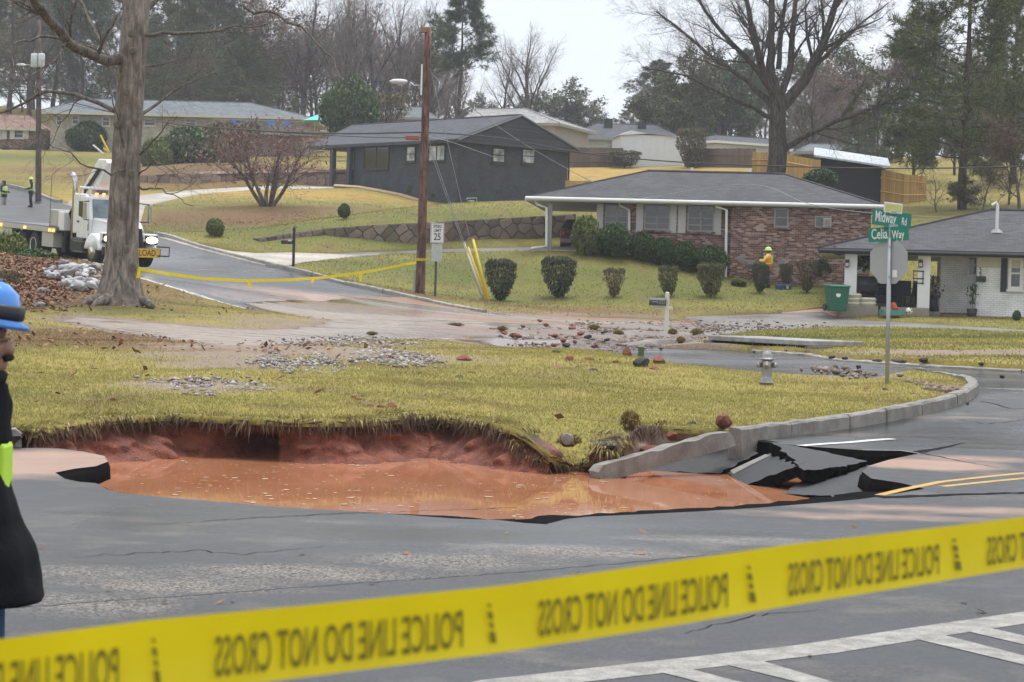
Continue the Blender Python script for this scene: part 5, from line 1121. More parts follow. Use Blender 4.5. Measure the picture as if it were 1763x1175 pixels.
L_OLV = leafmat('hedge_olive', (.03, .038, .022), (.085, .095, .05), (.15, .15, .085), .2, .6, 3); L_GRN = leafmat('hedge_green', (.02, .042, .015), (.06, .11, .035), (.13, .19, .065), .2, .5, 3); L_BRN = leafmat('hedge_brown', (.05, .045, .025), (.14, .11, .06), (.22, .165, .095), .2, .6, 3); L_LIME = leafmat('hedge_lime', (.05, .07, .02), (.13, .17, .045), (.25, .28, .09), .25, .5, 3)
shrub_proto('vase_olive', 1, 'vase', 5200, .055, L_OLV); shrub_proto('vase_brown', 2, 'vase', 2600, .055, L_BRN); shrub_proto('ball_green', 3, 'ball', 6000, .055, L_GRN); shrub_proto('ball_lime', 4, 'ball', 5000, .06, L_LIME); shrub_proto('vase_mix', 6, 'vase', 3600, .055, leafmat('hedge_mix', (.04, .045, .022), (.11, .11, .05), (.19, .15, .085), .2, .6, 3))
def shrub(key, label, px, ybase, ytop, wpx, d=None, group=None, name='shrub', rz=0):
    g = G(px, ybase, .08) if d is None else P(px, ybase, d)
    s = PPM(g.y); h = (ybase - ytop) / s * 1.03; w_ = wpx / s
    if d is None: g.z = lawn_z(g.x, g.y) if g.y < 110 else g.z
    root = thing(name, label, 'shrub', g, rz, group); root.scale = (w_, w_, h)
    for nm, me, mt in PROTO[key]: link(nm, me, mt, root)
    return root
for a in [('vase_olive','clipped flat topped grey green shrub beside the yellow guy guards',861,522,455,54),('vase_olive','large clipped flat topped shrub second from the guy wires',961,516,450,60),('vase_brown','small thin brownish clipped shrub in the lawn row behind the mailbox',1057,515,467,36),('vase_mix','thin clipped shrub with brown top fourth in the lawn row',1150,513,463,36),('vase_mix','round topped clipped shrub in the row near the brick corner',1223,514,458,48),
          ('vase_olive','narrow dark clipped shrub in front of the worker',1308,508,460,30),('vase_mix','small clipped shrub right of the worker against the bricks',1353,496,460,24),('vase_brown','tall brown clipped shrub left of the bright green one',1389,508,454,36),('ball_green','bright green rounded shrub against the bricks left of the green bin',1411,492,440,52),
          ('ball_lime','rounded lime green shrub at the carport end of the brick house',1008,440,376,52),('ball_green','dark green clipped shrub right of the lime green one',1055,445,389,62),('ball_green','dark green clipped shrub under the second window',1104,452,404,48),('ball_green','dark green shrub squeezed between two larger ones under the windows',1140,460,413,42),('ball_green','dark green shrub below the third shuttered window',1176,468,420,52),('ball_green','dark green shrub nearest the long white downspout',1222,478,428,60),
          ('ball_lime','small yellow green globe shrub alone on the lawn by the truck',370,409,379,32),('ball_green','small grey green shrub on the upper lawn above the stone wall',592,379,354,22),('ball_lime','low yellowish plant at the foot of the brick corner',1272,496,482,28),('ball_green','little shrub at the foot of the white brick house',1750,556,538,15)]:
    shrub(*a)
shrub('ball_green', 'big dark shrub in front of the pale house at far left', 150, 268, 212, 75, 198); shrub('ball_green', 'dark evergreen mass under the long grey roof', 320, 300, 222, 110, 172); shrub('ball_lime', 'olive shrub left of the dark evergreen mass', 268, 300, 240, 55, 165); shrub('vase_brown', 'reddish brown twiggy shrub right of the dark evergreen mass', 400, 302, 215, 95, 166)
shrub('vase_brown', 'bare brown shrub at the corner of the pale far house', 82, 265, 225, 35, 205); shrub('ball_green', 'leafy vine covered mound behind the charcoal house', 600, 240, 140, 105, 185); shrub('vase_brown', 'brown tangle beside the vine covered mound', 665, 235, 165, 80, 190); shrub('vase_mix', 'twiggy shrub against the white shed', 1075, 288, 262, 60, 180); shrub('vase_mix', 'tall twiggy shrub at the right end of the white shed', 1190, 292, 225, 55, 178)
shrub('ball_green', 'green bush behind the brick roof beside the black shed', 1412, 325, 292, 60, 118); 
shrub('ball_lime', 'yellow green bush at the left edge beside the truck', 15, 465, 402, 70, 74); shrub('ball_green', 'low green bush below the truck on the bank', 60, 470, 430, 80, 72); shrub('vase_brown', 'leafless bramble on the leaf bank at the left edge', 10, 530, 470, 50, 60); shrub('ball_green', 'small green bush at the foot of the far red house', 10, 262, 252, 14, 208); shrub('ball_green', 'second small green bush at the foot of the far red house', 45, 262, 252, 12, 208); shrub('ball_green', 'third small green bush at the corner of the far red house', 58, 262, 248, 14, 208)
for x in (705, 745, 770, 800):
    shrub('ball_green', 'tiny young shrub in the bed along the charcoal house', x, {705: 334, 745: 341, 770: 346, 800: 352}[x], {705: 320, 745: 332, 770: 336, 800: 343}[x], 9, 139, 'young shrubs along the charcoal house')
# ================================================================== HOUSES, WALLS, FENCES
def brick_mat(name, c1, c2, c3, mortar, bw=.21, rh=.075, bumps=.5, rough=.85):
    m, t, b = newmat(name); co = texco(t); sx = nd(t, 'ShaderNodeSeparateXYZ'); t.links.new(co, sx.inputs[0])
    ad = nd(t, 'ShaderNodeMath', operation='ADD'); t.links.new(sx.outputs[0], ad.inputs[0]); t.links.new(sx.outputs[1], ad.inputs[1])
    cb = nd(t, 'ShaderNodeCombineXYZ'); t.links.new(ad.outputs[0], cb.inputs[0]); t.links.new(sx.outputs[2], cb.inputs[1])
    br = nd(t, 'ShaderNodeTexBrick', Scale=1.0); br.inputs['Brick Width'].default_value = bw; br.inputs['Row Height'].default_value = rh; br.inputs['Mortar Size'].default_value = .009; br.inputs['Bias'].default_value = 0
    br.inputs['Color1'].default_value = (0, 0, 0, 1); br.inputs['Color2'].default_value = (1, 1, 1, 1); br.inputs['Mortar'].default_value = (.5, .5, .5, 1); t.links.new(cb.outputs[0], br.inputs['Vector'])
    n1 = noise_n(t, co, 1.3, 4); n2 = noise_n(t, co, 40, 3)
    f = mixc(t, .3, br.outputs['Color'], n1); cc = ramp(t, f, [(.15, c1), (.5, c2), (.8, c3)])
    cc = mixc(t, 1.0, cc, ramp(t, n2, [(.3, .8), (.7, 1.2)]), 'MULTIPLY'); cc = mixc(t, br.outputs['Fac'], cc, mortar)
    cc = mixc(t, 1.0, cc, ramp(t, n1, [(.3, .8), (.7, 1.15)]), 'MULTIPLY')
    t.links.new(cc, b.inputs['Base Color']); b.inputs['Roughness'].default_value = rough
    iv = nd(t, 'ShaderNodeInvert'); t.links.new(br.outputs['Fac'], iv.inputs['Color']); bump(t, b, mixc(t, .3, iv.outputs[0], n2), bumps, .012); return m
def shingle_mat(name, c, sc=1.0):
    m, t, b = newmat(name); co = texco(t); sx = nd(t, 'ShaderNodeSeparateXYZ'); t.links.new(co, sx.inputs[0])
    zz = nd(t, 'ShaderNodeMath', operation='MULTIPLY'); t.links.new(sx.outputs[2], zz.inputs[0]); zz.inputs[1].default_value = 3.0
    cb = nd(t, 'ShaderNodeCombineXYZ'); t.links.new(sx.outputs[0], cb.inputs[0]); t.links.new(zz.outputs[0], cb.inputs[1]); t.links.new(sx.outputs[1], cb.inputs[2])
    br = nd(t, 'ShaderNodeTexBrick', Scale=1.0); br.inputs['Brick Width'].default_value = .32; br.inputs['Row Height'].default_value = .14; br.inputs['Mortar Size'].default_value = .008
    br.inputs['Color1'].default_value = (.6, .6, .6, 1); br.inputs['Color2'].default_value = (1.35, 1.35, 1.35, 1); br.inputs['Mortar'].default_value = (.5, .5, .5, 1); t.links.new(cb.outputs[0], br.inputs['Vector'])
    n1 = noise_n(t, co, .5, 5, .6); n2 = noise_n(t, co, 9, 4); n3 = noise_n(t, co, 70, 2)
    cc = ramp(t, mixc(t, .5, n1, n2), [(.3, tuple(x * .7 for x in c)), (.7, tuple(x * 1.35 for x in c))]); cc = mixc(t, 1, cc, br.outputs['Color'], 'MULTIPLY'); cc = mixc(t, 1.0, cc, ramp(t, n3, [(.3, .7), (.7, 1.3)]), 'MULTIPLY')
    t.links.new(cc, b.inputs['Base Color']); b.inputs['Roughness'].default_value = .7; b.inputs['Specular IOR Level'].default_value = .35; bump(t, b, mixc(t, .5, br.outputs['Fac'], n3), .4, .01); return m
M_BRICK = brick_mat('red_brick', (.075, .03, .024), (.185, .075, .055), (.40, .28, .22), (.26, .21, .18)); M_WBRICK = brick_mat('white_brick', (.76, .76, .75), (.82, .82, .81), (.84, .84, .83), (.6, .6, .59), bumps=.8); M_DBRICK = brick_mat('charcoal_brick', (.045, .05, .06), (.058, .064, .076), (.07, .077, .09), (.042, .046, .055), bumps=.7); M_TBRICK = brick_mat('tan_brick', (.3, .27, .22), (.38, .34, .28), (.46, .42, .35), (.4, .37, .32))
M_SH1 = shingle_mat('dark_shingles', (.045, .044, .05)); M_SH2 = shingle_mat('charcoal_shingles', (.05, .055, .066)); M_SH3 = shingle_mat('slate_shingles', (.11, .13, .145)); M_SH4 = shingle_mat('russet_shingles', (.21, .125, .095))
M_WHITE = simple('white_paint', (.72, .72, .70), .5, .08, 4); M_TRIMD = simple('dark_trim', (.02, .021, .024), .5, .2, 5); M_DGREY = simple('charcoal_paint', (.042, .047, .056), .6, .15, 4); M_CREAM = simple('cream_trim', (.52, .49, .42), .6, .12, 4); M_SOFF = simple('soffit', (.45, .43, .39), .7, .1, 3)
M_NAVY = simple('navy_shutter', (.012, .014, .028), .5, .2, 6); M_SHUT = simple('pale_shutter', (.52, .51, .48), .6, .1, 8)
def glass_mat(name, c, rough=.06):
    m, t, b = newmat(name); co = texco(t); n1 = noise_n(t, co, 1.5, 3)
    t.links.new(ramp(t, n1, [(.35, tuple(x * .4 for x in c)), (.65, tuple(x * 1.4 for x in c))]), b.inputs['Base Color']); b.inputs['Roughness'].default_value = rough; b.inputs['Specular IOR Level'].default_value = .8; return m
M_GLASS = glass_mat('window_glass', (.05, .055, .055)); M_BLIND = glass_mat('blind_behind_glass', (.42, .44, .45), .15); M_GLASSD = glass_mat('dark_glass', (.014, .016, .019))
M_FRAMEG = simple('grey_frame', (.28, .27, .25), .5, .15, 5)
class House:
    def __init__(s, name, label, origin, rz, cat='house'):
        s.root = thing(name, label, cat, origin, rz); s.M = Matrix.Translation(origin) @ Matrix.Rotation(rz, 4, 'Z'); s.Mi = s.M.inverted()
    def _r(s, px, py): return s.Mi @ Vector((0, 0, CAMH)), s.Mi.to_3x3() @ ray(px, py)
    def fy(s, px, py, y=0.0):
        o, d = s._r(px, py); k = (y - o.y) / d.y; q = o + d * k; return q.x, q.z
    def fx(s, px, py, x=0.0):
        o, d = s._r(px, py); k = (x - o.x) / d.x; q = o + d * k; return q.y, q.z
    def box(s, name, m, *a, bevel=0): return box_part(name, m, s.root, *a, bevel=bevel)
    def window(s, x0, z0, x1, z1, y=0.0, side=None, fm=None, pm=None, cols=2, rows=2, fw=.06, sill=True, label=None):
        """frame with glazing bars (the part), pane and sill as its pieces; side: None = on a front wall (y=const), else x=const of a side wall (x0,x1 are then y)"""
        fm = fm or M_WHITE; pm = pm or M_GLASS; mb = MB(); d = .07
        if x1 < x0: x0, x1 = x1, x0
        if z1 < z0: z0, z1 = z1, z0
        def bx(a, b, c, e, o0, o1, M_=mb):
            if side is None: M_.box(a, y - o1, c, b, y - o0, e)
            else: M_.box(side + o0, a, c, side + o1, b, e)
            return M_
        bx(x0, x0 + fw, z0, z1, -.02, d); bx(x1 - fw, x1, z0, z1, -.02, d); bx(x0 + fw, x1 - fw, z0, z0 + fw, -.02, d - .003); bx(x0 + fw, x1 - fw, z1 - fw, z1, -.02, d - .003)
        for c in range(1, cols): q = x0 + (x1 - x0) * c / cols; bx(q - fw * .35, q + fw * .35, z0 + fw, z1 - fw, .0, d - .01)
        for r_ in range(1, rows): q = z0 + (z1 - z0) * r_ / rows; bx(x0 + fw, x1 - fw, q - fw * .3, q + fw * .3, .0, d - .015)
        wo = mb.build('window', fm, s.root); bx(x0 + fw * .5, x1 - fw * .5, z0 + fw * .5, z1 - fw * .5, .0, .03, MB()).build('pane', pm, wo)
        if sill: bx(x0 - .06, x1 + .06, z0 - .08, z0 - .003, -.01, d + .06, MB()).build('sill', fm if sill is True else sill, wo)
        return wo
    def shutter(s, x0, z0, x1, z1, y, m):
        mb = MB().box(x0, y - .05, z0, x1, y - .005, z1); n = max(3, int((z1 - z0) / .1))
        for i in range(n): q = z0 + .04 + (z1 - z0 - .08) * (i + .5) / n; mb.box(x0 + .03, y - .065, q - .02, x1 - .03, y - .049, q + .012)
        return mb.build('shutter', m, s.root)
    def roof(s, x0, x1, y0, y1, ze, rx0, rx1, ry, rz_, m, th=.16, fascia=None, soffit=None):
        """hip or gable roof: ridge from rx0 to rx1 at depth ry; rx0==x0 makes a gable end"""
        t = [Vector(p) for p in ((x0, y0, ze), (x1, y0, ze), (x1, y1, ze), (x0, y1, ze), (rx0, ry, rz_), (rx1, ry, rz_))]; b = [p - Vector((0, 0, th)) for p in t]
        ro = MB().add(t, [(0, 1, 5, 4), (2, 3, 4, 5), (1, 2, 5), (3, 0, 4)]).build('roof', m, s.root)
        if abs(rx0 - x0) < .01 or abs(rx1 - x1) < .01:   # gable ends get a barge board and an open underside instead of a hip
            pass
        u = MB().add(b[:4], [(3, 2, 1, 0)]); u.build('soffit', soffit or M_SOFF, ro)
        f = MB(); e = .03
        f.box(x0 - e, y0 - e, ze - th, x1 + e, y0, ze - .004); f.box(x0 - e, y1, ze - th, x1 + e, y1 + e, ze - .004); f.box(x0 - e, y0, ze - th, x0, y1, ze - .004); f.box(x1, y0, ze - th, x1 + e, y1, ze - .004)
        f.build('fascia', fascia or M_WHITE, ro); MB().tube([(rx0, ry, rz_ + .01), (rx1, ry, rz_ + .01)], .07, 6).build('ridge_cap', m, ro)
        for a_, b_ in ((0, 4), (1, 5), (2, 5), (3, 4)):
            if (t[a_] - t[b_]).length > .3: MB().tube([t[a_] + Vector((0, 0, .01)), t[b_] + Vector((0, 0, .01))], .05, 5).build('hip_cap', m, ro)
        return ro
    def spout(s, pts_, m, r=.055): return MB().tube(pts_, r, 8).build('downspout', m, s.root)
# ---------------------------------------------------------------- brick house
H = House('brick_house', 'red brick ranch house with dark hip roof white gutters and a carport', P(1035, 432, 90.8), R(-5))
ze = H.fy(1200, 346, -.8)[1]; xl = H.fy(905, 343, -.8)[0]; xr = H.fy(1521, 352, -.8)[0]; rx0, rz_ = H.fy(1115, 295, 4.6); rx1 = H.fy(1350, 295, 4.6)[0]; xa = H.fy(1258, 400, -.5)[0]; xb = H.fy(1499, 400, -.5)[0]
H.roof(xl, xr, -.8, 10, ze, rx0, rx1, 4.6, rz_, M_SH1, fascia=M_WHITE, soffit=M_SOFF)
MB().tube([(xl, -.9, ze - .06), (xr, -.9, ze - .06)], .075, 8).build('gutter', M_WHITE, H.root)
H.box('wall', M_BRICK, 0, 0, -3.5, xa, 9.2, ze - .17); H.box('wall', M_BRICK, xa, -.5, -3.5, xb, 9.2, ze - .172)
for a, b, c, d in [(1042, 352, 1081, 394), (1110, 352, 1153, 397), (1184, 353, 1229, 400)]:
    x0, z1 = H.fy(a, b); x1, z0 = H.fy(c, d); H.window(x0, z0, x1, z1, 0, fm=M_FRAMEG, cols=2, rows=4, sill=M_BRICK)
for a, c, b, d in [(1028,1038,351,394),(1096,1107,351,400),(1153,1164,352,402),(1168,1180,352,402),(1229,1241,353,405)]:
    x0, z1 = H.fy(a, b); x1, z0 = H.fy(c, d); H.shutter(x0, z0, x1, z1, 0, M_SHUT)
x0, z1 = H.fy(1333, 358, -.5); x1, z0 = H.fy(1357, 392, -.5); H.window(x0, z0, x1, z1, -.5, fm=M_FRAMEG, cols=1, rows=2, sill=M_BRICK)
x0, z1 = H.fy(1403, 372, -.5); x1, z0 = H.fy(1431, 393, -.5); H.window(x0, z0, x1, z1, -.5, fm=M_FRAMEG, cols=2, rows=1, sill=False)
ac = MB().box((x0+x1)/2, -.95, z0, x1 - .02, -.5, z0 + .38).build('air_conditioner', simple('ac_beige', (.4, .39, .36), .6), H.root, bevel=.02)
for i in range(6): MB().box((x0+x1)/2 + .04, -.957, z0 + .05 + i * .05, x1 - .06, -.949, z0 + .07 + i * .05).build('louvre', M_TRIMD, ac)
for a, b in [(1293,452),(1345,452),(1276,447)]:
    x0, z0 = H.fy(a, b, -.5); H.box('foundation_vent', simple('vent_grey', (.22, .22, .22), .6), x0 - .14, -.53, z0 - .09, x0 + .14, -.49, z0 + .09)
def px_path(Hh, pts_, y): return [(Hh.fy(a, b, y)[0], y, Hh.fy(a, b, y)[1]) for a, b in pts_]
H.spout(px_path(H, [(1233,351),(1233,356),(1251,362),(1250,420),(1249,488)], -.66), M_WHITE); H.spout(px_path(H, [(1066,348),(1067,354),(1083,362),(1083,442)], -.14), M_WHITE); H.spout(px_path(H, [(922,346),(924,352),(941,358),(941,424),(914,428)], -.6), M_WHITE)
x0, z0 = H.fy(944, 428, -.5); H.box('carport_post', M_FRAMEG, x0 - .07, -.52, -.3, x0 + .12, -.34, ze - .17); H.box('carport_slab', M_CONC, xl + .3, -.6, -.6, 0, 8.5, -.02)
for a in (1191, 1290): x0, z0 = H.fy(a, 293, 4.6); MB().cyl((x0, 4.9, rz_ - .2), (x0, 4.9, rz_ + .22), .06).build('vent_pipe', M_WHITE, H.root)
# car under the carport
cg = H.M @ Vector((-.95, 3.6, -.02)); car = thing('parked_car', 'dark red car parked in the carport half hidden by a shrub', 'car', cg, R(-5) + R(90))
M_CARP = simple('maroon_paint', (.06, .012, .014), .25, .1, 3, coat=.6)
prof_ = [(-2.1, .28), (-2.15, .6), (-2.05, .88), (-1.75, .95), (-1.45, 1.0), (-.95, 1.38), (.2, 1.42), (.95, 1.02), (1.9, .86), (2.12, .6), (2.1, .28)]
def side_prism(pr_, w, inset=.0): 
    mb = MB(); n = len(pr_); v = [(x, -w + (inset if z > 1.0 else 0), z) for x, z in pr_] + [(x, w - (inset if z > 1.0 else 0), z) for x, z in pr_]
    return mb.add(v, [tuple(range(n)), tuple(range(2*n-1, n-1, -1))] + [(i, n + i, n + (i+1) % n, (i+1) % n) for i in range(n)])
side_prism(prof_, .88, .16).build('body', M_CARP, car, bevel=.05)
MB().add([(-1.5, -.6, .99), (-1.5, .6, .99), (-1.02, .56, 1.34), (-1.02, -.56, 1.34)], [(3, 2, 1, 0)]).build('rear_window', M_GLASSD, car).location = (-.03, 0, .03)
for sy in (-1, 1):
    for sx in (-1.3, 1.35):
        wh = MB().cyl((sx, sy * .68, .33), (sx, sy * .9, .33), .33, n=18).build('wheel', simple('tyre', (.018, .018, .018), .85, .3, 8), car); MB().cyl((sx, sy * .895, .33), (sx, sy * .915, .33), .2, n=14).build('rim', simple('rim_alloy', (.4, .4, .42), .3, .1, 5, metal=.8), wh)
    box_part('tail_light', simple('tail_red', (.25, .01, .01), .3), car, -2.17, sy * .82 - .12, .66, -2.08, sy * .82 + .06, .84)
box_part('number_plate', M_WHITE, car, -2.17, -.26, .62, -2.12, .26, .76); box_part('bumper', M_CARP, car, -2.22, -.86, .32, -2.06, .86, .56, bevel=.04)
# ---------------------------------------------------------------- charcoal house
H = House('charcoal_house', 'charcoal painted brick house with gable end and porch above the stone wall', P(788, 363, 140), R(-47))
D_ = H.fx(975, 360, 0)[0]; L_ = H.fy(600, 322, 0)[0]; xl = H.fy(533, 249, -.6)[0]; ze = H.fy(772, 240, -.6)[1]; rz_ = H.fy(902, 198, D_ / 2)[1]; rx0 = H.fy(607, 214, D_ / 2)[0]
H.roof(xl, .5, -.6, D_ + .6, ze, rx0, .5, D_ / 2, rz_, M_SH2, fascia=M_DGREY, soffit=M_DGREY, th=.2)
H.box('wall', M_DBRICK, L_, 0, -3, 0, D_, ze - .21)
MB().add([(-.02, 0, ze - .22), (-.02, D_, ze - .22), (-.02, D_ / 2, rz_ - .12), (-.3, 0, ze - .22), (-.3, D_, ze - .22), (-.3, D_ / 2, rz_ - .12)], [(0, 1, 2), (5, 4, 3), (0, 2, 5, 3), (1, 4, 5, 2)]).build('gable', M_DGREY, H.root)
for sgn, ye in ((-1, -.6), (1, D_ + .6)): MB().tube([(.5, ye, ze - .08), (.5, D_ / 2, rz_ - .06)], .12, 4).build('barge_board', M_DGREY, H.root)
for a, b, c, d, pm, cl, rw in [(627,250,670,291,M_GLASSD,2,1),(700,252,716,279,M_BLIND,1,2),(738,250,767,278,M_BLIND,2,1)]:
    x0, z1 = H.fy(a, b); x1, z0 = H.fy(c, d); H.window(x0, z0, x1, z1, 0, fm=M_TRIMD, pm=pm, cols=cl, rows=rw, fw=.09, sill=M_DBRICK)
for a, b, c, d in [(847,253,869,282),(898,255,921,284)]:
    y0_, z1 = H.fx(a, b); y1_, z0 = H.fx(c, d); H.window(y0_, z0, y1_, z1, 0, side=0.0, fm=M_TRIMD, pm=M_BLIND, cols=1, rows=2, fw=.1, sill=M_DBRICK)
for a, b in [(813,328),(860,330),(918,332)]:
    y0_, z0 = H.fx(a, b); H.box('foundation_vent', M_TRIMD, -.02, y0_ - .3, z0 - .12, .02, y0_ + .3, z0 + .12)
MB().tube([(.1, -.06, ze - .2), (.06, -.06, -.6)], .09, 6).build('downspout', M_TRIMD, H.root); MB().tube([(.05, D_, ze - .1), (.02, D_ + .1, ze - .6), (.02, D_ + .08, -.5)], .07, 6).build('downspout', M_TRIMD, H.root)
for a in (572, 601): x0, z0 = H.fy(a, 318, -.3); H.box('porch_post', M_DGREY, x0 - .16, -.45, -1, x0 + .16, -.13, ze - .2)
x0, z0 = H.fy(605, 270, 0); H.box('front_door', simple('pale_door', (.35, .3, .24), .5), x0 - .02, -.06, z0 - .9, x0 + .25, .01, z0 + .4); x1 = H.fy(540, 320, 0)[0]; zf = H.fy(600, 322, -.4)[1]; H.box('porch_slab', M_DRIVE, x1, -.8, zf - .6, L_ + .3, 5, zf)
H.box('porch_wall', M_DGREY, xl + 1.2, D_ - .4, zf - 1, L_, D_, zf + .5)
MB().tube([(-3, -.65, ze - .05), (.4, -.65, ze - .05)], .07, 6).build('gutter', M_DGREY, H.root)
# gas meter at the gable
y0_, z0 = H.fx(806, 350, .0); gm = thing('gas_meter', 'light grey gas meter with pipes at the charcoal gable wall', 'gas meter', H.M @ Vector((.25, y0_, z0)), R(-47)); MB().box(-.15, -.22, -.25, .15, .2, .18).build('meter', simple('meter_grey', (.4, .42, .42), .5), gm, bevel=.04); MB().tube([(0, -.5, -.9), (0, -.5, .1), (0, -.3, .3), (0, .5, .35), (0, .5, -.1), (0, .1, -.1)], .04, 6).build('pipe', simple('meter_grey', (.4, .42, .42)), gm)
# timber edging
ed = thing('timber_edging', 'tan timber edging curving along the bed of the charcoal house', 'edging'); pp_ = [G(x, y, .1, dmin=110) for x, y in [(575,322),(620,325),(655,331),(690,338),(720,347),(748,357)]]; ed.location = pp_[0]
for a, b in zip(pp_[:-1], pp_[1:]):
    MB().tube([a - pp_[0] + Vector((0, 0, .06)), b - pp_[0] + Vector((0, 0, .06))], .13, 4).build('timber', simple('tan_timber', (.4, .3, .18), .8, .2, 5), ed)
# ---------------------------------------------------------------- white brick house at right
H = House('white_house', 'white brick house with dark roof and a carport on white pillars at right', P(1679, 551, 78), R(-10))
WH = H
ze = H.fy(1600, 431, -.9)[1]; xl = H.fy(1411, 420, -.9)[0]; rx0, rz_ = H.fy(1706, 362, 4.2); xr = rx0 + 12
H.roof(xl, xr + 4.5, -.9, 9.3, ze, rx0, xr, 4.2, rz_, M_SH1, fascia=M_TRIMD, soffit=M_CREAM, th=.2); MB().tube([(xl, -1.0, ze - .1), (xr, -1.0, ze - .1)], .08, 6).build('gutter', M_TRIMD, H.root)
xw = H.fy(1617, 540, 1.3)[0]; H.box('wall', M_WBRICK, 0, 0, -.8, xr + 3, 8.5, ze - .2); H.box('wall', M_WBRICK, xw, 1.3, -.8, 0, 8.5, ze - .2)
H.box('frieze_board', M_CREAM, .0, -.04, ze - .55, xr + 3, -.003, ze - .2)
x0, z1 = H.fy(1737, 443); x1, z0 = H.fy(1760, 499); H.window(x0, z0, x1, z1, 0, fm=M_WHITE, cols=1, rows=2, fw=.1); x0, z1 = H.fy(1724, 439); x1, z0 = H.fy(1733, 503); H.shutter(x0, z0, x1, z1, 0, M_NAVY)
x0, z1 = H.fy(1666, 438, 1.3); x1, z0 = H.fy(1683, 476, 1.3); H.window(x0, z0, x1 + .3, z1, 1.3, fm=M_WHITE, pm=M_GLASS, cols=1, rows=2, fw=.07)
for a in (1463, 1589):
    x0, z0 = H.fy(a, 530, -.3); o = H.box('pillar', M_WHITE, x0 - .22, -.52, -.5, x0 + .22, -.05, ze - .2, bevel=.01)
    q = H.fy(a - 7, 455, -.52)[1]; sc_ = H.box('sconce', M_TRIMD, x0 - .21, -.66, q - .12, x0 - .06, -.52, q + .16, bevel=.015); box_part('sconce_glass', simple('lamp_glass', (.5, .48, .42), .2), sc_, x0 - .19, -.665, q - .08, x0 - .08, -.65, q + .04)
q0_, q1_ = H.fy(1582, 472, -.53)[1], H.fy(1582, 488, -.53)[1]
mb = MB(); x0 = H.fy(1581, 478, -.53)[0]
for zz in (q0_ + .1, (q0_ + q1_) / 2, q1_): mb.box(x0 - .2, -.55, zz - .02, x0 + .2, -.53, zz + .02)
for xx in (-.18, .15): mb.box(x0 + xx, -.556, q1_ - .04, x0 + xx + .03, -.536, q0_ + .12)
mb.build('iron_scroll', M_TRIMD, H.root)
MB().tube(px_path(H, [(1437,424),(1437,436),(1445,438),(1455,435)], -.75), .06, 8).build('downspout', M_TRIMD, H.root)
x0, z0 = H.fy(1689, 481, -.03); mbx = H.box('wall_mailbox', M_TRIMD, x0 - .17, -.2, z0 - .09, x0 + .17, -.003, z0 + .1, bevel=.02)
for i, ch in enumerate('1322'):
    x0, z0 = H.fy(1688, 452 + i * 7.4, -.01); text_part('house_number', ch, M_TRIMD, H.root, .2, Matrix.Translation((x0, -.008, z0)) @ Matrix.Rotation(R(90), 4, 'X'), .006)
x0, z0 = H.fy(1714, 416, 0); zr = ze + (rz_ - ze) * (1.5 + .9) / 5.1; x0 = H.fy(1716, 402, 1.5)[0]
vp = MB().cyl((x0, 1.5, zr - .1), (x0, 1.5, zr + .95), .06).build('vent_pipe', M_WHITE, H.root); MB().tube([(x0, 1.5, zr + .95), (x0 - .05, 1.5, zr + 1.05), (x0 - .2, 1.5, zr + .95)], .05, 6).build('mast_head', M_WHITE, vp); MB().lathe([(.25, zr - .05), (.1, zr + .1)], (x0, 1.5, 0), 12).build('flashing', M_FRAMEG, vp)
zc_ = H.fy(1500, 528, -.6)[1]; H.box('carport_slab', M_DRIVE, H.fy(1452, 528, -.6)[0] + .1, -.4, zc_ - .6, xw, 8, zc_ - .12); H.box('porch_step', M_BRICK, xw - .2, -.2, -.6, 0, 1.3, H.fy(1640, 541, .6)[1])
lw = H.box('block_wall', simple('block_grey', (.28, .25, .2), .8, .25, 7, bumps=.4), H.fy(1446, 530, -.75)[0], -1.0, zc_ - .55, H.fy(1512, 530, -.75)[0], -.6, zc_ + .02, bevel=.02); H.box('block_wall', simple('block_grey', (.28, .25, .2)), H.fy(1516, 530, -.75)[0], -.9, zc_ - .55, H.fy(1600, 530, -.75)[0], -.6, zc_ + .0, bevel=.02)
def wpt(px, py, y): q = WH.fy(px, py, y); return WH.M @ Vector((q[0], y, q[1]))
# green bin
b0 = wpt(1440, 536, -1.5); s_ = PPM(b0.y); hb = 47 / s_; wb = 34 / s_ / 2; bn = thing('wheelie_bin', 'green wheeled rubbish bin beside the carport pillar', 'bin', b0, R(14)); M_BIN = simple('bin_green', (.012, .11, .06), .45, .15, 4)
MB().add([(-wb*.8, -wb*.8, 0), (wb*.8, -wb*.8, 0), (wb*.8, wb*.7, 0), (-wb*.8, wb*.7, 0), (-wb, -wb, hb*.88), (wb, -wb, hb*.88), (wb, wb, hb*.88), (-wb, wb, hb*.88)], [(3,2,1,0),(4,5,6,7),(0,1,5,4),(1,2,6,5),(2,3,7,6),(3,0,4,7)]).build('body', M_BIN, bn, bevel=.03); MB().add([(-wb*1.12, -wb*1.15, hb*.88), (wb*1.12, -wb*1.15, hb*.88), (wb*1.12, wb*1.2, hb*.88), (-wb*1.12, wb*1.2, hb*.88), (-wb*1.05, -wb*1.05, hb*.95), (wb*1.05, -wb*1.05, hb*.95), (wb*1.05, wb*1.2, hb), (-wb*1.05, wb*1.2, hb)], [(3,2,1,0),(4,5,6,7),(0,1,5,4),(1,2,6,5),(2,3,7,6),(3,0,4,7)]).build('lid', M_BIN, bn, bevel=.03)
for sx in (-1, 1): MB().cyl((sx * wb * .9, wb * .75, .13), (sx * wb * 1.05, wb * .75, .13), .13).build('wheel', M_TRIMD, bn)
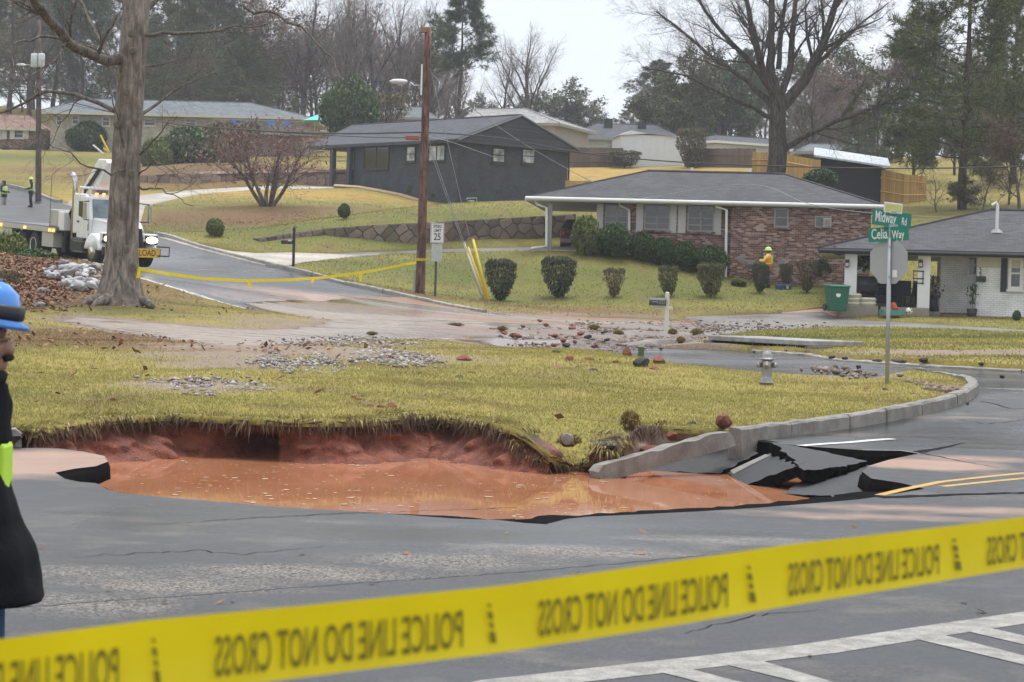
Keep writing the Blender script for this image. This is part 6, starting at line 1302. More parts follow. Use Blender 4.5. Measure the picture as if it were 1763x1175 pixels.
MB().lathe([(.09, 0), (.09, .006)], (-.08, -wb * .94, hb * .6), 18, Matrix.Rotation(R(84), 3, 'X')).build('round_emblem', M_WHITE, bn); MB().tube([(-wb*.8, wb*1.25, hb*.85), (wb*.8, wb*1.25, hb*.85)], .03, 6).build('handle', M_BIN, bn)
# stacked bags on the block wall
for nm, (x0, x1, yb, n, lb) in {'a': (1454, 1484, 528, 3, 'left'), 'b': (1480, 1509, 528, 2, 'right')}.items():
    for i in range(n):
        b0 = wpt((x0 + x1) / 2, yb, -.8); s_ = PPM(b0.y); th = 7.2 / s_; pos = ('bottom', 'middle', 'top')[i] if n == 3 else ('lower', 'upper')[i]; w_ = (x1 - x0) / s_ / 2
        bg_ = thing('cement_bag', f'{pos} white and yellow bag in the {lb} stack on the low block wall', 'bag', b0 + Vector((0, 0, th * i + .02)), R(9) + .1 * (i - 1), 'bags stacked on the low wall')
        MB().lathe([(w_ * .85, 0), (w_, th * .35), (w_, th * .65), (w_ * .8, th)], (0, 0, 0), 18, Matrix.Diagonal((1, .62, 1))).build('bag', simple('bag_white', (.62, .61, .55), .6, .1, 8), bg_, True); MB().lathe([(w_ * 1.01, th * .38), (w_ * 1.01, th * .6)], (0, 0, 0), 18, Matrix.Diagonal((1, .63, 1))).build('print_band', simple('bag_yellow', (.42, .33, .07), .6, .3, 9), bg_, True)
b0 = wpt(1534, 542, -1.6); s_ = PPM(b0.y); tr_ = thing('plastic_tray', 'teal plastic tray on the ground behind the sign post', 'tray', b0, R(9)); w_ = 36 / s_ / 2
MB().box(-w_, -.28, 0, w_, .28, .03).box(-w_, -.28, .03, w_, -.25, .16).box(-w_, .25, .03, w_, .28, .16).box(-w_, -.25, .03, -w_ + .03, .25, .16).box(w_ - .03, -.25, .03, w_, .25, .16).build('tray', simple('teal_plastic', (.05, .25, .22), .4), tr_)
b0 = wpt(1541, 537, -1.6); bk = thing('bucket', 'orange bucket tipped over in the teal tray', 'bucket', b0, 0, rot=(R(-60), 0, R(20))); MB().lathe([(.09, 0), (.13, .25), (.14, .25), (.135, .26), (.125, .255), (.085, .02)], (0, -.1, 0), 18).build('pail', simple('orange_plastic', (.55, .09, .03), .4), bk, True); MB().tube([(.13, -.1, .25), (.1, .06, .32), (-.1, .06, .32), (-.13, -.1, .25)], .008, 5).build('handle', M_TRIMD, bk)
b0 = wpt(1565, 542, -1.5); bl = thing('ball', 'white football with black spots beside the pillar foot', 'ball', b0); bm = bmesh.new(); bmesh.ops.create_icosphere(bm, subdivisions=3, radius=.125); me = bpy.data.meshes.new('shell'); bm.to_mesh(me); bm.free(); me.transform(Matrix.Translation((0, 0, .125))); link('shell', me, M_WHITE, bl, True)
for d_ in [(0, -1, -.3), (.6, -.7, .3), (-.7, -.5, -.4), (.2, -.6, .8)]: d_ = Vector(d_).normalized(); MB().lathe([(.035, 0), (.034, .004)], Vector((0, 0, .125)) + d_ * .1225, 5, d_.to_track_quat('Z', 'Y').to_matrix()).build('spot', M_TRIMD, bl)
b0 = wpt(1674, 551, -.45); b0 = wpt(1673, 550, -.3); pt_ = thing('potted_plant', 'black pot with a thin leafy plant at the white wall corner', 'potted plant', b0); MB().lathe([(.13, 0), (.2, .38), (.18, .38), (.17, .34)], (0, 0, 0), 16).build('pot', M_TRIMD, pt_, True); MB().tube([(0, 0, .3), (.03, 0, .8), (-.02, 0, 1.15)], .012, 5).build('stem', M_BARK, pt_)
rg = np.random.default_rng(8); v, f = leaf_quads(np.column_stack([rg.normal(0, .08, 90), rg.normal(0, .08, 90), rg.uniform(.55, 1.25, 90)]), .1, 1); link('leaves', np_mesh('leaves', v, f), L_GRN, pt_)['kind'] = 'stuff'
# grill, chairs, sofa, hanging planter under the carport
b0 = wpt(1487, 528, 1.0); gr = thing('covered_grill', 'black barbecue grill with raised hood under the carport', 'grill', b0, R(15))
MB().box(-.45, -.25, .55, .45, .25, .8).build('firebox', M_TRIMD, gr, bevel=.03); MB().tube([(-.4, 0, .85), (.4, 0, .85)], .26, 12).build('hood', simple('hood_grey', (.06, .06, .065), .4), gr, True); MB().box(.45, -.22, .72, .85, .22, .77).box(-.85, -.22, .72, -.45, .22, .77).build('side_shelf', M_TRIMD, gr)
for sx in (-.4, .4):
    for sy in (-.2, .2): MB().box(sx - .02, sy - .02, 0, sx + .02, sy + .02, .56).build('leg', M_TRIMD, gr)
MB().box(-.4, -.2, .1, .4, .2, .14).build('lower_shelf', simple('blue_cloth', (.03, .05, .18), .8), gr)
def patio_chair(px, y, rz, label):
    b0 = wpt(px, 527, y); c = thing('patio_chair', label, 'chair', b0, rz); MB().box(-.28, -.28, .38, .28, .28, .44).build('seat', M_TRIMD, c); MB().box(-.28, .24, .44, .28, .3, 1.0, Matrix.Rotation(R(-12), 4, 'X')).build('backrest', M_TRIMD, c)
    for sx in (-.26, .22):
        for sy in (-.26, .22): MB().box(sx, sy, 0, sx + .04, sy + .04, .4).build('leg', M_TRIMD, c)
        MB().box(sx, -.26, .62, sx + .05, .26, .66).build('armrest', M_TRIMD, c)
patio_chair(1558, 2.0, R(160), 'black patio chair with tilted back under the carport right of the sign'); patio_chair(1572, 3.2, R(200), 'black patio chair farther back by the right pillar'); patio_chair(1543, 2.8, R(150), 'black patio chair half hidden by the sign pole')
b0 = wpt(1512, 527, 2.2); sf = thing('outdoor_sofa', 'dark wicker sofa box under the carport behind the bags', 'sofa', b0, R(9)); MB().box(-.7, -.35, .1, .7, .35, .42).build('seat', M_NAVY, sf, bevel=.04); MB().box(-.7, .2, .42, .7, .36, .85).build('backrest', M_NAVY, sf, bevel=.04); MB().box(-.8, -.36, 0, -.68, .36, .66).build('arm', M_NAVY, sf, bevel=.03); MB().box(.68, -.36, 0, .8, .36, .66).build('arm', M_NAVY, sf, bevel=.03)
b0 = wpt(1481, 470, 1.5); hp = thing('hanging_planter', 'white hanging pot of green fern under the carport roof', 'planter', b0); MB().lathe([(.1, 0), (.16, .2), (.15, .2)], (0, 0, 0), 14).build('pot', M_WHITE, hp, True); v, f = leaf_quads(np.column_stack([rg.normal(.25, .3, 600), rg.normal(0, .22, 600), rg.uniform(.1, .75, 600)]), .12, 1); link('fern', np_mesh('fern', v, f), L_GRN, hp)['kind'] = 'stuff'; MB().cyl((0, 0, .2), (0, 0, 1.1), .006, n=5).build('hanger', M_TRIMD, hp)
# porch shrub pot by the white wall opening
b0 = wpt(1605, 540, .6); pq = thing('porch_planter', 'dark tall planter with dry flowers beside the right pillar', 'planter', b0); MB().lathe([(.16, 0), (.2, .65), (.18, .65)], (0, 0, 0), 12).build('pot', M_NAVY, pq, True); v, f = leaf_quads(np.column_stack([rg.normal(0, .13, 300), rg.normal(0, .13, 300), rg.uniform(.6, 1.35, 300)]), .1, 1); link('plant', np_mesh('plant', v, f), L_BRN, pq)['kind'] = 'stuff'
# blue bags by the worker
for px, w_, lb in ((1341, 12, 'left blue tool bag on the grass behind the worker'), (1355, 14, 'right blue tool bag with a yellow tag behind the worker')):
    g = G(px, 501, .08); s_ = PPM(g.y); bg_ = thing('tool_bag', lb, 'bag', g); a = w_ / s_ / 2; MB().box(-a, -.15, 0, a, .15, 11 / s_).build('bag', simple('blue_canvas', (.03, .07, .2), .8), bg_, bevel=.05); MB().tube([(-a * .5, 0, 11 / s_ - .02), (-a * .3, 0, 14 / s_), (a * .3, 0, 14 / s_), (a * .5, 0, 11 / s_ - .02)], .015, 5).build('strap', M_NAVY, bg_)
    if px > 1350: box_part('tag', simple('tag_yellow', (.6, .6, .05), .5), bg_, -.05, -.165, .08, .04, -.151, .2)
# ---------------------------------------------------------------- far houses
def simple_house(name, label, px0, px1, ybase, yeave, d, depth, yridge, rpx0, rpx1, wall, roof, fascia, over=.5, rz=0.0, wins=(), fm=None, hgt=None):
    Hh = House(name, label, P(px0, ybase, d), rz); ze = Hh.fy((px0 + px1) / 2, yeave, -over)[1]; x1 = Hh.fy(px1, ybase, 0)[0]; ra, rzz = Hh.fy(rpx0, yridge, depth / 2); rb = Hh.fy(rpx1, yridge, depth / 2)[0]
    Hh.roof(-over, x1 + over, -over, depth + over, ze, max(ra, -over), min(rb, x1 + over), depth / 2, rzz, roof, fascia=fascia, th=.22); Hh.box('wall', wall, 0, 0, -4, x1, depth, ze - .23)
    for a, b, c, e, *k in wins:
        x0, z1 = Hh.fy(a, b); xx, z0 = Hh.fy(c, e); Hh.window(x0, z0, xx, z1, 0, fm=fm or M_CREAM, pm=k[0] if k else M_GLASSD, cols=1, rows=2, fw=.1)
    return Hh
Hh = simple_house('pale_house', 'pale house with a long slate roof far up the left slope', 86, 520, 262, 197, 198, 11, 171, 150, 430, M_TBRICK, M_SH3, M_CREAM, 1.0, R(-3), [(97,199,107,217),(124,198,136,215),(176,200,190,218),(248,203,268,218),(319,204,338,218),(400,206,416,220)])
# its deck with a teal parasol
x0, z0 = Hh.fy(540, 230, -3); dk = thing('deck', 'grey timber deck beside the long roofed house with blue cloths on the rail', 'deck', Hh.M @ Vector((x0 - 5, -3, z0)))
MB().box(-4, 0, -.2, 8, 3, 0).build('floor', M_FRAMEG, dk)
for i in range(13): MB().box(-4 + i, -.05, 0, -3.92 + i, .03, 1).build('baluster', M_FRAMEG, dk)
MB().box(-4, -.08, 1, 8.1, .06, 1.08).build('rail', M_FRAMEG, dk)
for i, x_ in enumerate((-2.6, -1.2, .8, 2.2)): MB().box(x_, -.1, .55, x_ + .7, -.06, 1.02).build('blue_cloth', simple('cloth_blue', (.07, .2, .5), .8), dk)
um = thing('parasol', 'teal patio parasol over the far deck', 'parasol', P(548, 232, 190)); MB().cyl((0, 0, -.5), (0, 0, 1.6), .03).build('pole', M_FRAMEG, um); MB().lathe([(1.5, 1.15), (.05, 1.75)], (0, 0, 0), 8).build('canopy', simple('teal_canvas', (.12, .55, .52), .7), um)
simple_house('russet_house', 'small brick house with russet roof and white shutters at the far left edge', -60, 66, 258, 220, 212, 9, 197, -30, 50, M_BRICK, M_SH4, M_CREAM, .8, R(2), [(23,223,41,239),(-14,223,2,239)], M_WHITE)
hq = [o for o in bpy.data.objects if o.name.startswith('russet_house')][0]
for a in (17, 41, 3): p0 = P(a, 223, 211.7); p1 = P(a + 8, 240, 211.7); MB().box(0, 0, 0, p1.x - p0.x, .08, p0.z - p1.z).build('shutter', M_SHUT, hq).location = Matrix.Rotation(-R(2), 3, 'Z') @ (Vector((p0.x, p0.y, p1.z)) - hq.location)
simple_house('beige_house', 'beige house with a light roof behind the charcoal house', 800, 955, 235, 212, 185, 9, 188, 820, 905, simple('beige_siding', (.36, .33, .29), .7), shingle_mat('light_shingles', (.25, .24, .235)), M_FRAMEG, .6, R(-20))
simple_house('grey_roof_house', 'distant house with a grey roof behind the red brown pole', 650, 745, 225, 202, 225, 9, 184, 680, 725, simple('grey_siding', (.25, .25, .25), .7), M_SH3, M_FRAMEG, .6)
simple_house('hip_roof_house', 'distant house with a dark hip roof and pale walls behind the white shed', 985, 1165, 262, 238, 205, 11, 213, 1028, 1130, simple('pale_siding', (.5, .5, .5), .7), M_SH2, M_FRAMEG, .8, 0, [(990,240,1003,255),(1040,242,1062,258,M_BLIND)])
hh_ = [o for o in bpy.data.objects if o.name.startswith('hip_roof_house')][0]
for px, py in ((1047, 216), (1105, 222)): q = P(px, py, 209) - hh_.location; MB().box(-.4, -.4, -.8, .4, .4, .6).build('roof_vent', M_TRIMD, hh_).location = q
Hs = House('white_shed', 'white boarded shed with low gable behind the brown fence', P(1068, 288, 182), R(8), 'shed'); x1 = Hs.fy(1179, 288)[0]; ze = Hs.fy(1120, 233)[1]; zp = Hs.fy(1082, 225)[1]
xm = Hs.fy(1114, 240)[0]
Hs.box('wall', simple('shed_white', (.68, .70, .72), .7, .05, 3), 0, 0, -1, x1, 4, ze); MB().add([(-.2, -.2, ze - .1), (xm * .35, -.2, zp), (xm, -.2, ze + .1), (-.2, 4.2, ze - .1), (xm * .35, 4.2, zp), (xm, 4.2, ze + .1), (x1 + .2, -.2, ze - .1), (x1 + .2, 4.2, ze - .1)], [(0, 1, 4, 3), (1, 2, 5, 4), (2, 6, 7, 5), (0, 2, 1), (3, 4, 5)]).build('roof', M_WHITE, Hs.root)
for i in range(9): Hs.box('board_batten', M_WHITE, .05 + i * x1 / 9, -.03, -.9, .1 + i * x1 / 9, -.002, ze - .15)
Hs2 = simple_house('small_white_house', 'small white gabled house far behind the brown fence', 1232, 1350, 262, 246, 192, 7, 233, 1232, 1330, simple('siding_white', (.62, .62, .62), .7), M_SH2, M_WHITE, .5, R(30))
Hb = House('black_shed', 'black shed with a single pitched pale metal roof by the yellow fence', P(1411, 345, 124), R(-8), 'shed'); x1 = Hb.fy(1518, 345)[0]; z1 = Hb.fy(1411, 270)[1]; z2 = Hb.fy(1518, 289)[1]
MB().prism([(0, 0), (x1, 0), (x1, 4), (0, 4)], -2, [z1, z2, z2, z1]).build('wall', simple('black_boards', (.022, .024, .03), .7, .2, 6), Hb.root)
for i in range(8): q = .2 + i * x1 / 8; Hb.box('board', simple('black_boards', (.022, .024, .03)), q, -.04, -1.5, q + x1 / 8 - .06, -.004, z1 + (z2 - z1) * q / x1 - .12)
MB().add([(-.4, -.7, z1 + .05), (x1 + .4, -.7, z2 + .05), (x1 + .4, 4.6, z2 + .85), (-.4, 4.6, z1 + .85), (-.4, -.7, z1 - .05), (x1 + .4, -.7, z2 - .05), (x1 + .4, 4.6, z2 + .75), (-.4, 4.6, z1 + .75)], [(0, 1, 2, 3), (7, 6, 5, 4), (0, 4, 5, 1), (1, 5, 6, 2), (2, 6, 7, 3), (3, 7, 4, 0)]).build('roof', simple('pale_metal', (.5, .54, .58), .3, .2, 2, metal=.4), Hb.root)
simple_house('low_roof_house', 'low grey roofed house glimpsed behind the black shed', 1380, 1520, 275, 262, 165, 8, 248, 1395, 1490, simple('brown_siding', (.12, .09, .08), .8), M_SH3, M_FRAMEG, .5)
# ---------------------------------------------------------------- fences
def fence(name, label, pts_, hpx, mat, bw=.15, rails=True):
    """boards between ground points given as (px, ytop, ybottom, d)"""
    q = [(P(x, yt, d), P(x, yb, d)) for x, yt, yb, d in pts_]; root = thing(name, label, 'fence', q[0][1]); o0 = q[0][1]
    for (t0, b0_), (t1, b1_) in zip(q[:-1], q[1:]):
        ln = math.hypot(t1.x - t0.x, t1.y - t0.y); n = max(1, int(ln / bw)); a = math.atan2(t1.y - t0.y, t1.x - t0.x)
        me = MB().box(.006, -.012, 0, bw - .006, .012, 1).mesh('board'); me.materials.append(mat)
        for i in range(n):
            u = i / n; t = t0.lerp(t1, u); b = b0_.lerp(b1_, u); o = bpy.data.objects.new('board', me); col.objects.link(o); o.parent = root; o.location = b - o0 - Vector((0, 0, .5)); o.rotation_euler = (0, 0, a); o.scale = (ln / n / bw, 1, t.z - b.z + .5 + random.uniform(-.02, .02))
        if rails:
            for k in (.3, .75): MB().tube([b0_.lerp(t0, k) - o0 + Vector((0, -.04, 0)), b1_.lerp(t1, k) - o0 + Vector((0, -.04, 0))], .045, 4).build('rail', mat, root)
    return root
M_YW = simple('yellow_pine', (.44, .27, .085), .75, .2, 3, per_object=.18); M_BF = simple('brown_boards', (.13, .095, .075), .8, .2, 3, per_object=.15); M_TW = simple('tan_boards', (.36, .23, .09), .75, .2, 3, per_object=.15)
fence('yellow_fence', 'new yellow pine board fence left of the black shed', [(1294,262,315,136),(1330,263,315,136),(1352,266,318,134),(1412,277,330,130)], 0, M_YW); fence('yellow_fence', 'new yellow pine board fence right of the black shed', [(1516,293,346,123),(1555,300,352,124),(1594,304,350,126)], 0, M_YW)
fence('brown_fence', 'brown board fence left of the white shed', [(975,254,290,180),(1072,255,290,182)], 0, M_BF, .3); fence('brown_fence', 'brown board fence right of the white shed', [(1178,256,300,180),(1300,256,305,175)], 0, M_BF, .3)
fence('tan_fence', 'tan board fence between the charcoal house and the brick carport', [(972,312,372,112),(1014,312,372,106)], 0, M_TW, .18)
# ---------------------------------------------------------------- stone retaining walls: every flagstone a part
def flag_wall(name, label, pts_, cell, mat, seed, mort, cap=.12):
    """pts: (px, ytop, ybot, d) along the wall; stones are clipped Voronoi cells leaning diagonally"""
    q = [(P(x, yt, d), P(x, yb, d)) for x, yt, yb, d in pts_]; root = thing(name, label, 'stone wall', q[0][1]); o0 = q[0][1]
    seg = [0]
    for (a, _), (b, _) in zip(q[:-1], q[1:]): seg.append(seg[-1] + math.hypot(b.x - a.x, b.y - a.y))
    xs = [p[1].x for p in q]; ys = [p[1].y for p in q]; zt = [p[0].z for p in q]; zb = [p[1].z - .35 for p in q]
    def W(u, z, o): 
        x = np.interp(u, seg, xs); y = np.interp(u, seg, ys); du = .2; tx = np.interp(u + du, seg, xs) - np.interp(u - du, seg, xs); ty = np.interp(u + du, seg, ys) - np.interp(u - du, seg, ys); l = math.hypot(tx, ty) + 1e-9
        return (x + ty / l * o - o0.x, y - tx / l * o - o0.y, z - o0.z)
    n = 60; mb = MB(); us = [seg[-1] * i / n for i in range(n + 1)]; rows = []
    for u in us:
        zt_ = np.interp(u, seg, zt); zb_ = np.interp(u, seg, zb); rows.append([W(u, zb_, 0), W(u, zt_, 0), W(u, zt_, -.45), W(u, zb_, -.45)])
    v = [p for r_ in rows for p in r_]; f = [(i*4+j, (i+1)*4+j, (i+1)*4+(j+1) % 4, i*4+(j+1) % 4) for i in range(n) for j in range(4)] + [(3, 2, 1, 0), (n*4, n*4+1, n*4+2, n*4+3)]
    mb.add(v, f).build('mortar', mort, root)
    rnd = random.Random(seed); zmin, zmax = min(zb), max(zt); P_ = []
    th = R(38); c_, s_ = math.cos(th), math.sin(th); k = int((seg[-1] + zmax) / cell) + 6
    for i in range(-k, k):
        for j in range(-k, k):
            a, b = (i + .12 * (j % 3)) * cell * 1.35, j * cell * .85; u = a * c_ - b * s_ + rnd.uniform(-.3, .3) * cell; z = zmin + a * s_ + b * c_ + rnd.uniform(-.3, .3) * cell
            if -cell < u < seg[-1] + cell and zmin - cell < z < zmax + cell: P_.append((u, z))
    for i, (u, z) in enumerate(P_):
        if not (0 < u < seg[-1] and np.interp(u, seg, zb) < z < np.interp(u, seg, zt) + .1): continue
        poly = [(u - 2*cell, z - 2*cell), (u + 2*cell, z - 2*cell), (u + 2*cell, z + 2*cell), (u - 2*cell, z + 2*cell)]
        cl = [((u + a) / 2, (z + b) / 2, a - u, b - z) for a, b in P_ if (a, b) != (u, z) and abs(a - u) < 3 * cell and abs(b - z) < 3 * cell]
        ztu = np.interp([u - .3, u + .3], seg, zt); cl += [(u, float(np.interp(u, seg, zt)), -(ztu[1] - ztu[0]) / .6, 1.0), (u, float(np.interp(u, seg, zb)), 0, -1), (0, 0, -1, 0), (seg[-1], 0, 1, 0)]
        for mx_, mz, nx, nz_ in cl:
            o = []
            for e in range(len(poly)):
                a, b = poly[e], poly[(e + 1) % len(poly)]; da = (a[0] - mx_) * nx + (a[1] - mz) * nz_; db = (b[0] - mx_) * nx + (b[1] - mz) * nz_
                if da <= 0: o.append(a)
                if (da < 0) != (db < 0): k_ = da / (da - db); o.append((a[0] + (b[0] - a[0]) * k_, a[1] + (b[1] - a[1]) * k_))
            poly = o
            if len(poly) < 3: break
        if len(poly) < 3: continue
        cu = sum(p[0] for p in poly) / len(poly); cz = sum(p[1] for p in poly) / len(poly); sh = [(cu + (a - cu) * (1 - .028 / max(.1, math.hypot(a - cu, b - cz))), cz + (b - cz) * (1 - .028 / max(.1, math.hypot(a - cu, b - cz)))) for a, b in poly]
        h_ = rnd.uniform(.03, .065); m_ = len(sh); sh2 = [(cu + (a - cu) * .9, cz + (b - cz) * .9) for a, b in sh]
        v = [W(a, b, -.01) for a, b in sh] + [W(a, b, h_ * .7) for a, b in sh] + [W(a, b, h_) for a, b in sh2]; f = [(r_*m_+e, r_*m_+(e+1) % m_, (r_+1)*m_+(e+1) % m_, (r_+1)*m_+e) for r_ in range(2) for e in range(m_)] + [tuple(2*m_ + e for e in range(m_))]
        MB().add(v, f).build('stone', mat, root)
    return root
M_FLAG = simple('flagstone', (.17, .13, .1), .8, .35, 1.6, bumps=.6, per_object=.38); M_FLAG2 = simple('flagstone_pale', (.26, .19, .145), .8, .3, 1.4, bumps=.5, per_object=.3); M_MORT = simple('dark_mortar', (.075, .062, .052), .9, .3, 6)
flag_wall('stone_wall', 'diagonal flagstone retaining wall between the lower drive and the charcoal house lawn', [(444,411,430,96.5),(500,402,429,97.5),(560,394,429,98.5),(640,388,429,98.8),(720,384,429,99),(850,377,428,100.5),(990,369,428,102)], .46, M_FLAG, 3, M_MORT)
flag_wall('stone_wall', 'far flagstone retaining wall along the upper driveway behind the small red tree', [(236,303,336,152),(300,300,331,152),(420,300,328,151.5),(500,300,327,151),(600,300,326,150)], .62, M_FLAG2, 5, M_MORT)
cp = thing('wall_coping', 'pale flat coping course on top of the far flagstone wall', 'coping'); a_, b_ = P(322, 300, 152.2), P(600, 296, 150.4); cp.location = a_
n_ = 14
for i in range(n_): p0 = a_.lerp(b_, i / n_) - a_; p1 = a_.lerp(b_, (i + .97) / n_) - a_; MB().tube([p0 + Vector((0, .2, .0)), p1 + Vector((0, .2, .0))], .17, 4).build('stone', M_FLAG2, cp)
# ================================================================== TRUCK
M_TW_ = simple('truck_white', (.74, .75, .76), .3, .05, 3, coat=.4); M_BLK = simple('black_metal', (.018, .018, .02), .5, .3, 6); M_TYRE = simple('tyre', (.018, .018, .018)); M_CHR = simple('chrome', (.6, .6, .62), .15, .1, 5, metal=1.0); M_STEEL = simple('deck_steel', (.13, .135, .14), .35, .3, 2); M_BOXG = simple('box_grey', (.42, .42, .38), .5, .12, 4)
M_AMB = emis('amber_lamp', (1.0, .35, .05), 1.6); M_HEAD = emis('head_lamp', (1.0, .85, .5), 2.2); M_ORBAN = simple('banner_yellow', (.75, .43, .02), .5, .08, 5)
fa = G(158, 466, 0, dmin=75); ra = fa + Vector((-3.6, 4.95, 0)); ra.z = T(ra.x, ra.y); fa.z = T(fa.x, fa.y)
fw_ = (fa - ra).normalized(); yaw = math.atan2(fw_.y, fw_.x); pit = -math.asin(fw_.z)
lat = Matrix.Rotation(yaw, 3, 'Z') @ Vector((0, 1, 0))
TK = thing('flatbed_truck', 'white flatbed crane truck with lit headlights behind the big tree', 'truck', fa + lat * 1.05 + Vector((0, 0, .01)), rot=(0, pit, yaw)); TK.scale = (.9, .9, .9)
bx = lambda n, m, *a, bevel=0, par=None: box_part(n, m, par or TK, *a, bevel=bevel)
bx('chassis', M_BLK, -8.4, -.45, .75, .9, .45, 1.05)
def wheel(x, y, dual=False):
    wd = .62 if dual else .34; s_ = -1 if y < 0 else 1
    o = MB().lathe([(.30, 0), (.46, .0), (.52, .05), (.52, wd - .05), (.46, wd), (.30, wd)], (0, 0, 0), 28, Matrix.Rotation(R(-90 * s_), 3, 'X')).build('wheel', M_TYRE, TK, False); o.location = (x, y - s_ * wd, .52)
    r_ = MB().lathe([(.30, 0), (.29, .03), (.16, .06 if not dual else -.1), (.10, .1 if not dual else -.05), (.08, .1 if not dual else -.05)], (0, 0, 0), 20, Matrix.Rotation(R(-90 * s_), 3, 'X')).build('rim', M_CHR if not dual else M_TW_, o); r_.location = (0, s_ * (wd - .01), 0); return o
for y in (-1.2, 1.2): wheel(0, y); wheel(-5.5, y, True); wheel(-6.85, y, True)
# cab with openings built from panels
cab = MB().prism([(-2.2, 1.15), (-.62, 1.15), (-.62, 1.75), (-.95, 2.62), (-1.15, 2.72), (-2.15, 2.72), (-2.2, 2.6)], -1.05, 1.05, Matrix.Rotation(R(90), 4, 'X')).build('cab', M_TW_, TK, bevel=.06)
MB().add([(-.64, -.92, 1.78), (-.64, .92, 1.78), (-.925, .86, 2.52), (-.925, -.86, 2.52)], [(0, 1, 2, 3)]).build('windscreen', glass_mat('cab_glass', (.12, .16, .17)), TK).location = (.035, 0, .012)
for sy in (-1, 1):
    dr_ = MB().box(-1.75, sy * 1.05 - .02, 1.0, -.75, sy * 1.05 + .02, 2.6).build('door', M_TW_, TK, bevel=.02); MB().add([(-1.62, sy * 1.075, 1.85), (-.86, sy * 1.075, 1.72), (-1.0, sy * 1.075, 2.42), (-1.62, sy * 1.075, 2.42)], [(0, 1, 2, 3)]).build('side_window', M_GLASSD, dr_); MB().box(-1.68, sy * 1.09 - .02, 1.6, -1.52, sy * 1.09 + .02, 1.66).build('door_handle', M_BLK, dr_)
    MB().add([(-.74, sy * 1.077, 1.3), (-.68, sy * 1.077, 1.3), (-.68, sy * 1.077, 1.62), (-.74, sy * 1.077, 1.55)], [(0, 1, 2, 3)]).build('door_seam', M_BLK, dr_)
    mi = MB().box(-.5, sy * 1.38 - .05, 1.75, -.38, sy * 1.38 + .07, 2.4).build('mirror', M_CHR, TK, bevel=.02); MB().tube([(-.75, sy * 1.06, 2.45), (-.45, sy * 1.38, 2.42)], .025, 6).build('mirror_arm', M_BLK, mi); MB().tube([(-.75, sy * 1.06, 1.72), (-.45, sy * 1.38, 1.74)], .025, 6).build('mirror_arm', M_BLK, mi)
    fe = MB().lathe([(.62, 0), (.7, .05), (.7, .42), (.66, .46)], (0, sy * .78 if sy > 0 else -1.24, .55), 26, Matrix.Rotation(R(-90), 3, 'X')); 
    fe.v = [(x, y, z) if z > .62 else (x, y, .62) for x, y, z in fe.v]; fe.build('fender', M_TW_, TK, True)
    MB().lathe([(.13, 0), (.17, .04), (.13, .07)], (.84, sy * .88, 1.08), 16, Matrix.Rotation(R(90), 3, 'Y') @ Matrix.Diagonal((.8, 1.5, 1))).build('headlight', M_HEAD, TK); bx('headlight_surround', M_BLK, .7, sy * .88 - .27, .9, .83, sy * .88 + .27, 1.26, bevel=.03)
    st = MB()
    for zz in (.45, .85): st.box(-1.75, sy * 1.0 - .2, zz, -.85, sy * 1.0 + .12, zz + .05)
    st.build('step', M_STEEL, TK); bx('fuel_tank', M_BLK, -2.1, sy * .9 - .28, .42, -.9, sy * .9 + .24, 1.0, bevel=.08)
hood = MB().add([(-.62, -.98, 1.2), (-.62, .98, 1.2), (-.62, .92, 1.82), (-.62, -.92, 1.82), (.82, -.6, 1.2), (.82, .6, 1.2), (.8, .52, 1.55), (.8, -.52, 1.55), (.2, -.72, 1.72), (.2, .72, 1.72)], [(0, 3, 8, 7, 4), (1, 5, 6, 9, 2), (3, 2, 9, 8), (8, 9, 6, 7), (4, 7, 6, 5), (0, 1, 2, 3), (0, 4, 5, 1)]).build('hood', M_TW_, TK, bevel=.05)
gl = MB().add([(.84, -.55, .72), (.84, .55, .72), (.86, .45, 1.5), (.86, -.45, 1.5)], [(0, 1, 2, 3)]).build('grille', M_BLK, TK)
for i in range(6): MB().box(.862, -.5 + i * .0, .8 + i * .115, .9, .5, .83 + i * .115).build('grille_bar', M_BLK, gl)
bx('nose_panel', M_TW_, .55, -1.18, .98, .8, -.55, 1.32, bevel=.06); bx('nose_panel', M_TW_, .55, .55, .98, .8, 1.18, 1.32, bevel=.06)
bp = bx('bumper', M_BLK, .86, -1.22, .45, 1.02, 1.22, .78, bevel=.04); MB().tube([(1.02, 1.0, .5), (1.25, 1.45, .5), (1.25, 1.45, .85), (1.02, 1.0, .85)], .035, 6).build('guard_bar', M_BLK, bp)
ban = bx('load_banner', M_ORBAN, 1.05, -1.15, .42, 1.07, 1.15, .76); text_part('banner_lettering', 'OVERSIZE LOAD', M_TRIMD, ban, .33, Matrix.Translation((1.073, 0, .59)) @ Matrix.Rotation(R(90), 4, 'Z') @ Matrix.Rotation(R(90), 4, 'X'),   .002, sx=.8)
for y in (-.6, -.3, 0, .3, .6): bx('roof_marker', M_AMB, -1.1, y - .05, 2.72, -1.02, y + .05, 2.77)
MB().tube([(-2.3, -.95, .6), (-2.3, -.95, 3.15), (-2.36, -.98, 3.35), (-2.52, -1.02, 3.5)], .1, 14).build('exhaust_stack', M_CHR, TK, True); MB().tube([(-2.3, .95, .6), (-2.3, .95, 3.0)], .1, 12).build('exhaust_stack', M_CHR, TK, True)
MB().tube([(-1.9, -.9, 2.95), (-.9, -.9, 2.95), (-.9, .9, 2.95), (-1.9, .9, 2.95)], .05, 8).build('roof_rail', M_TW_, TK); 
for x, y in ((-1.7, -.9), (-1.0, -.9), (-1.7, .9), (-1.0, .9)): MB().cyl((x, y, 2.68), (x, y, 2.95), .04).build('rail_post', M_TW_, TK)
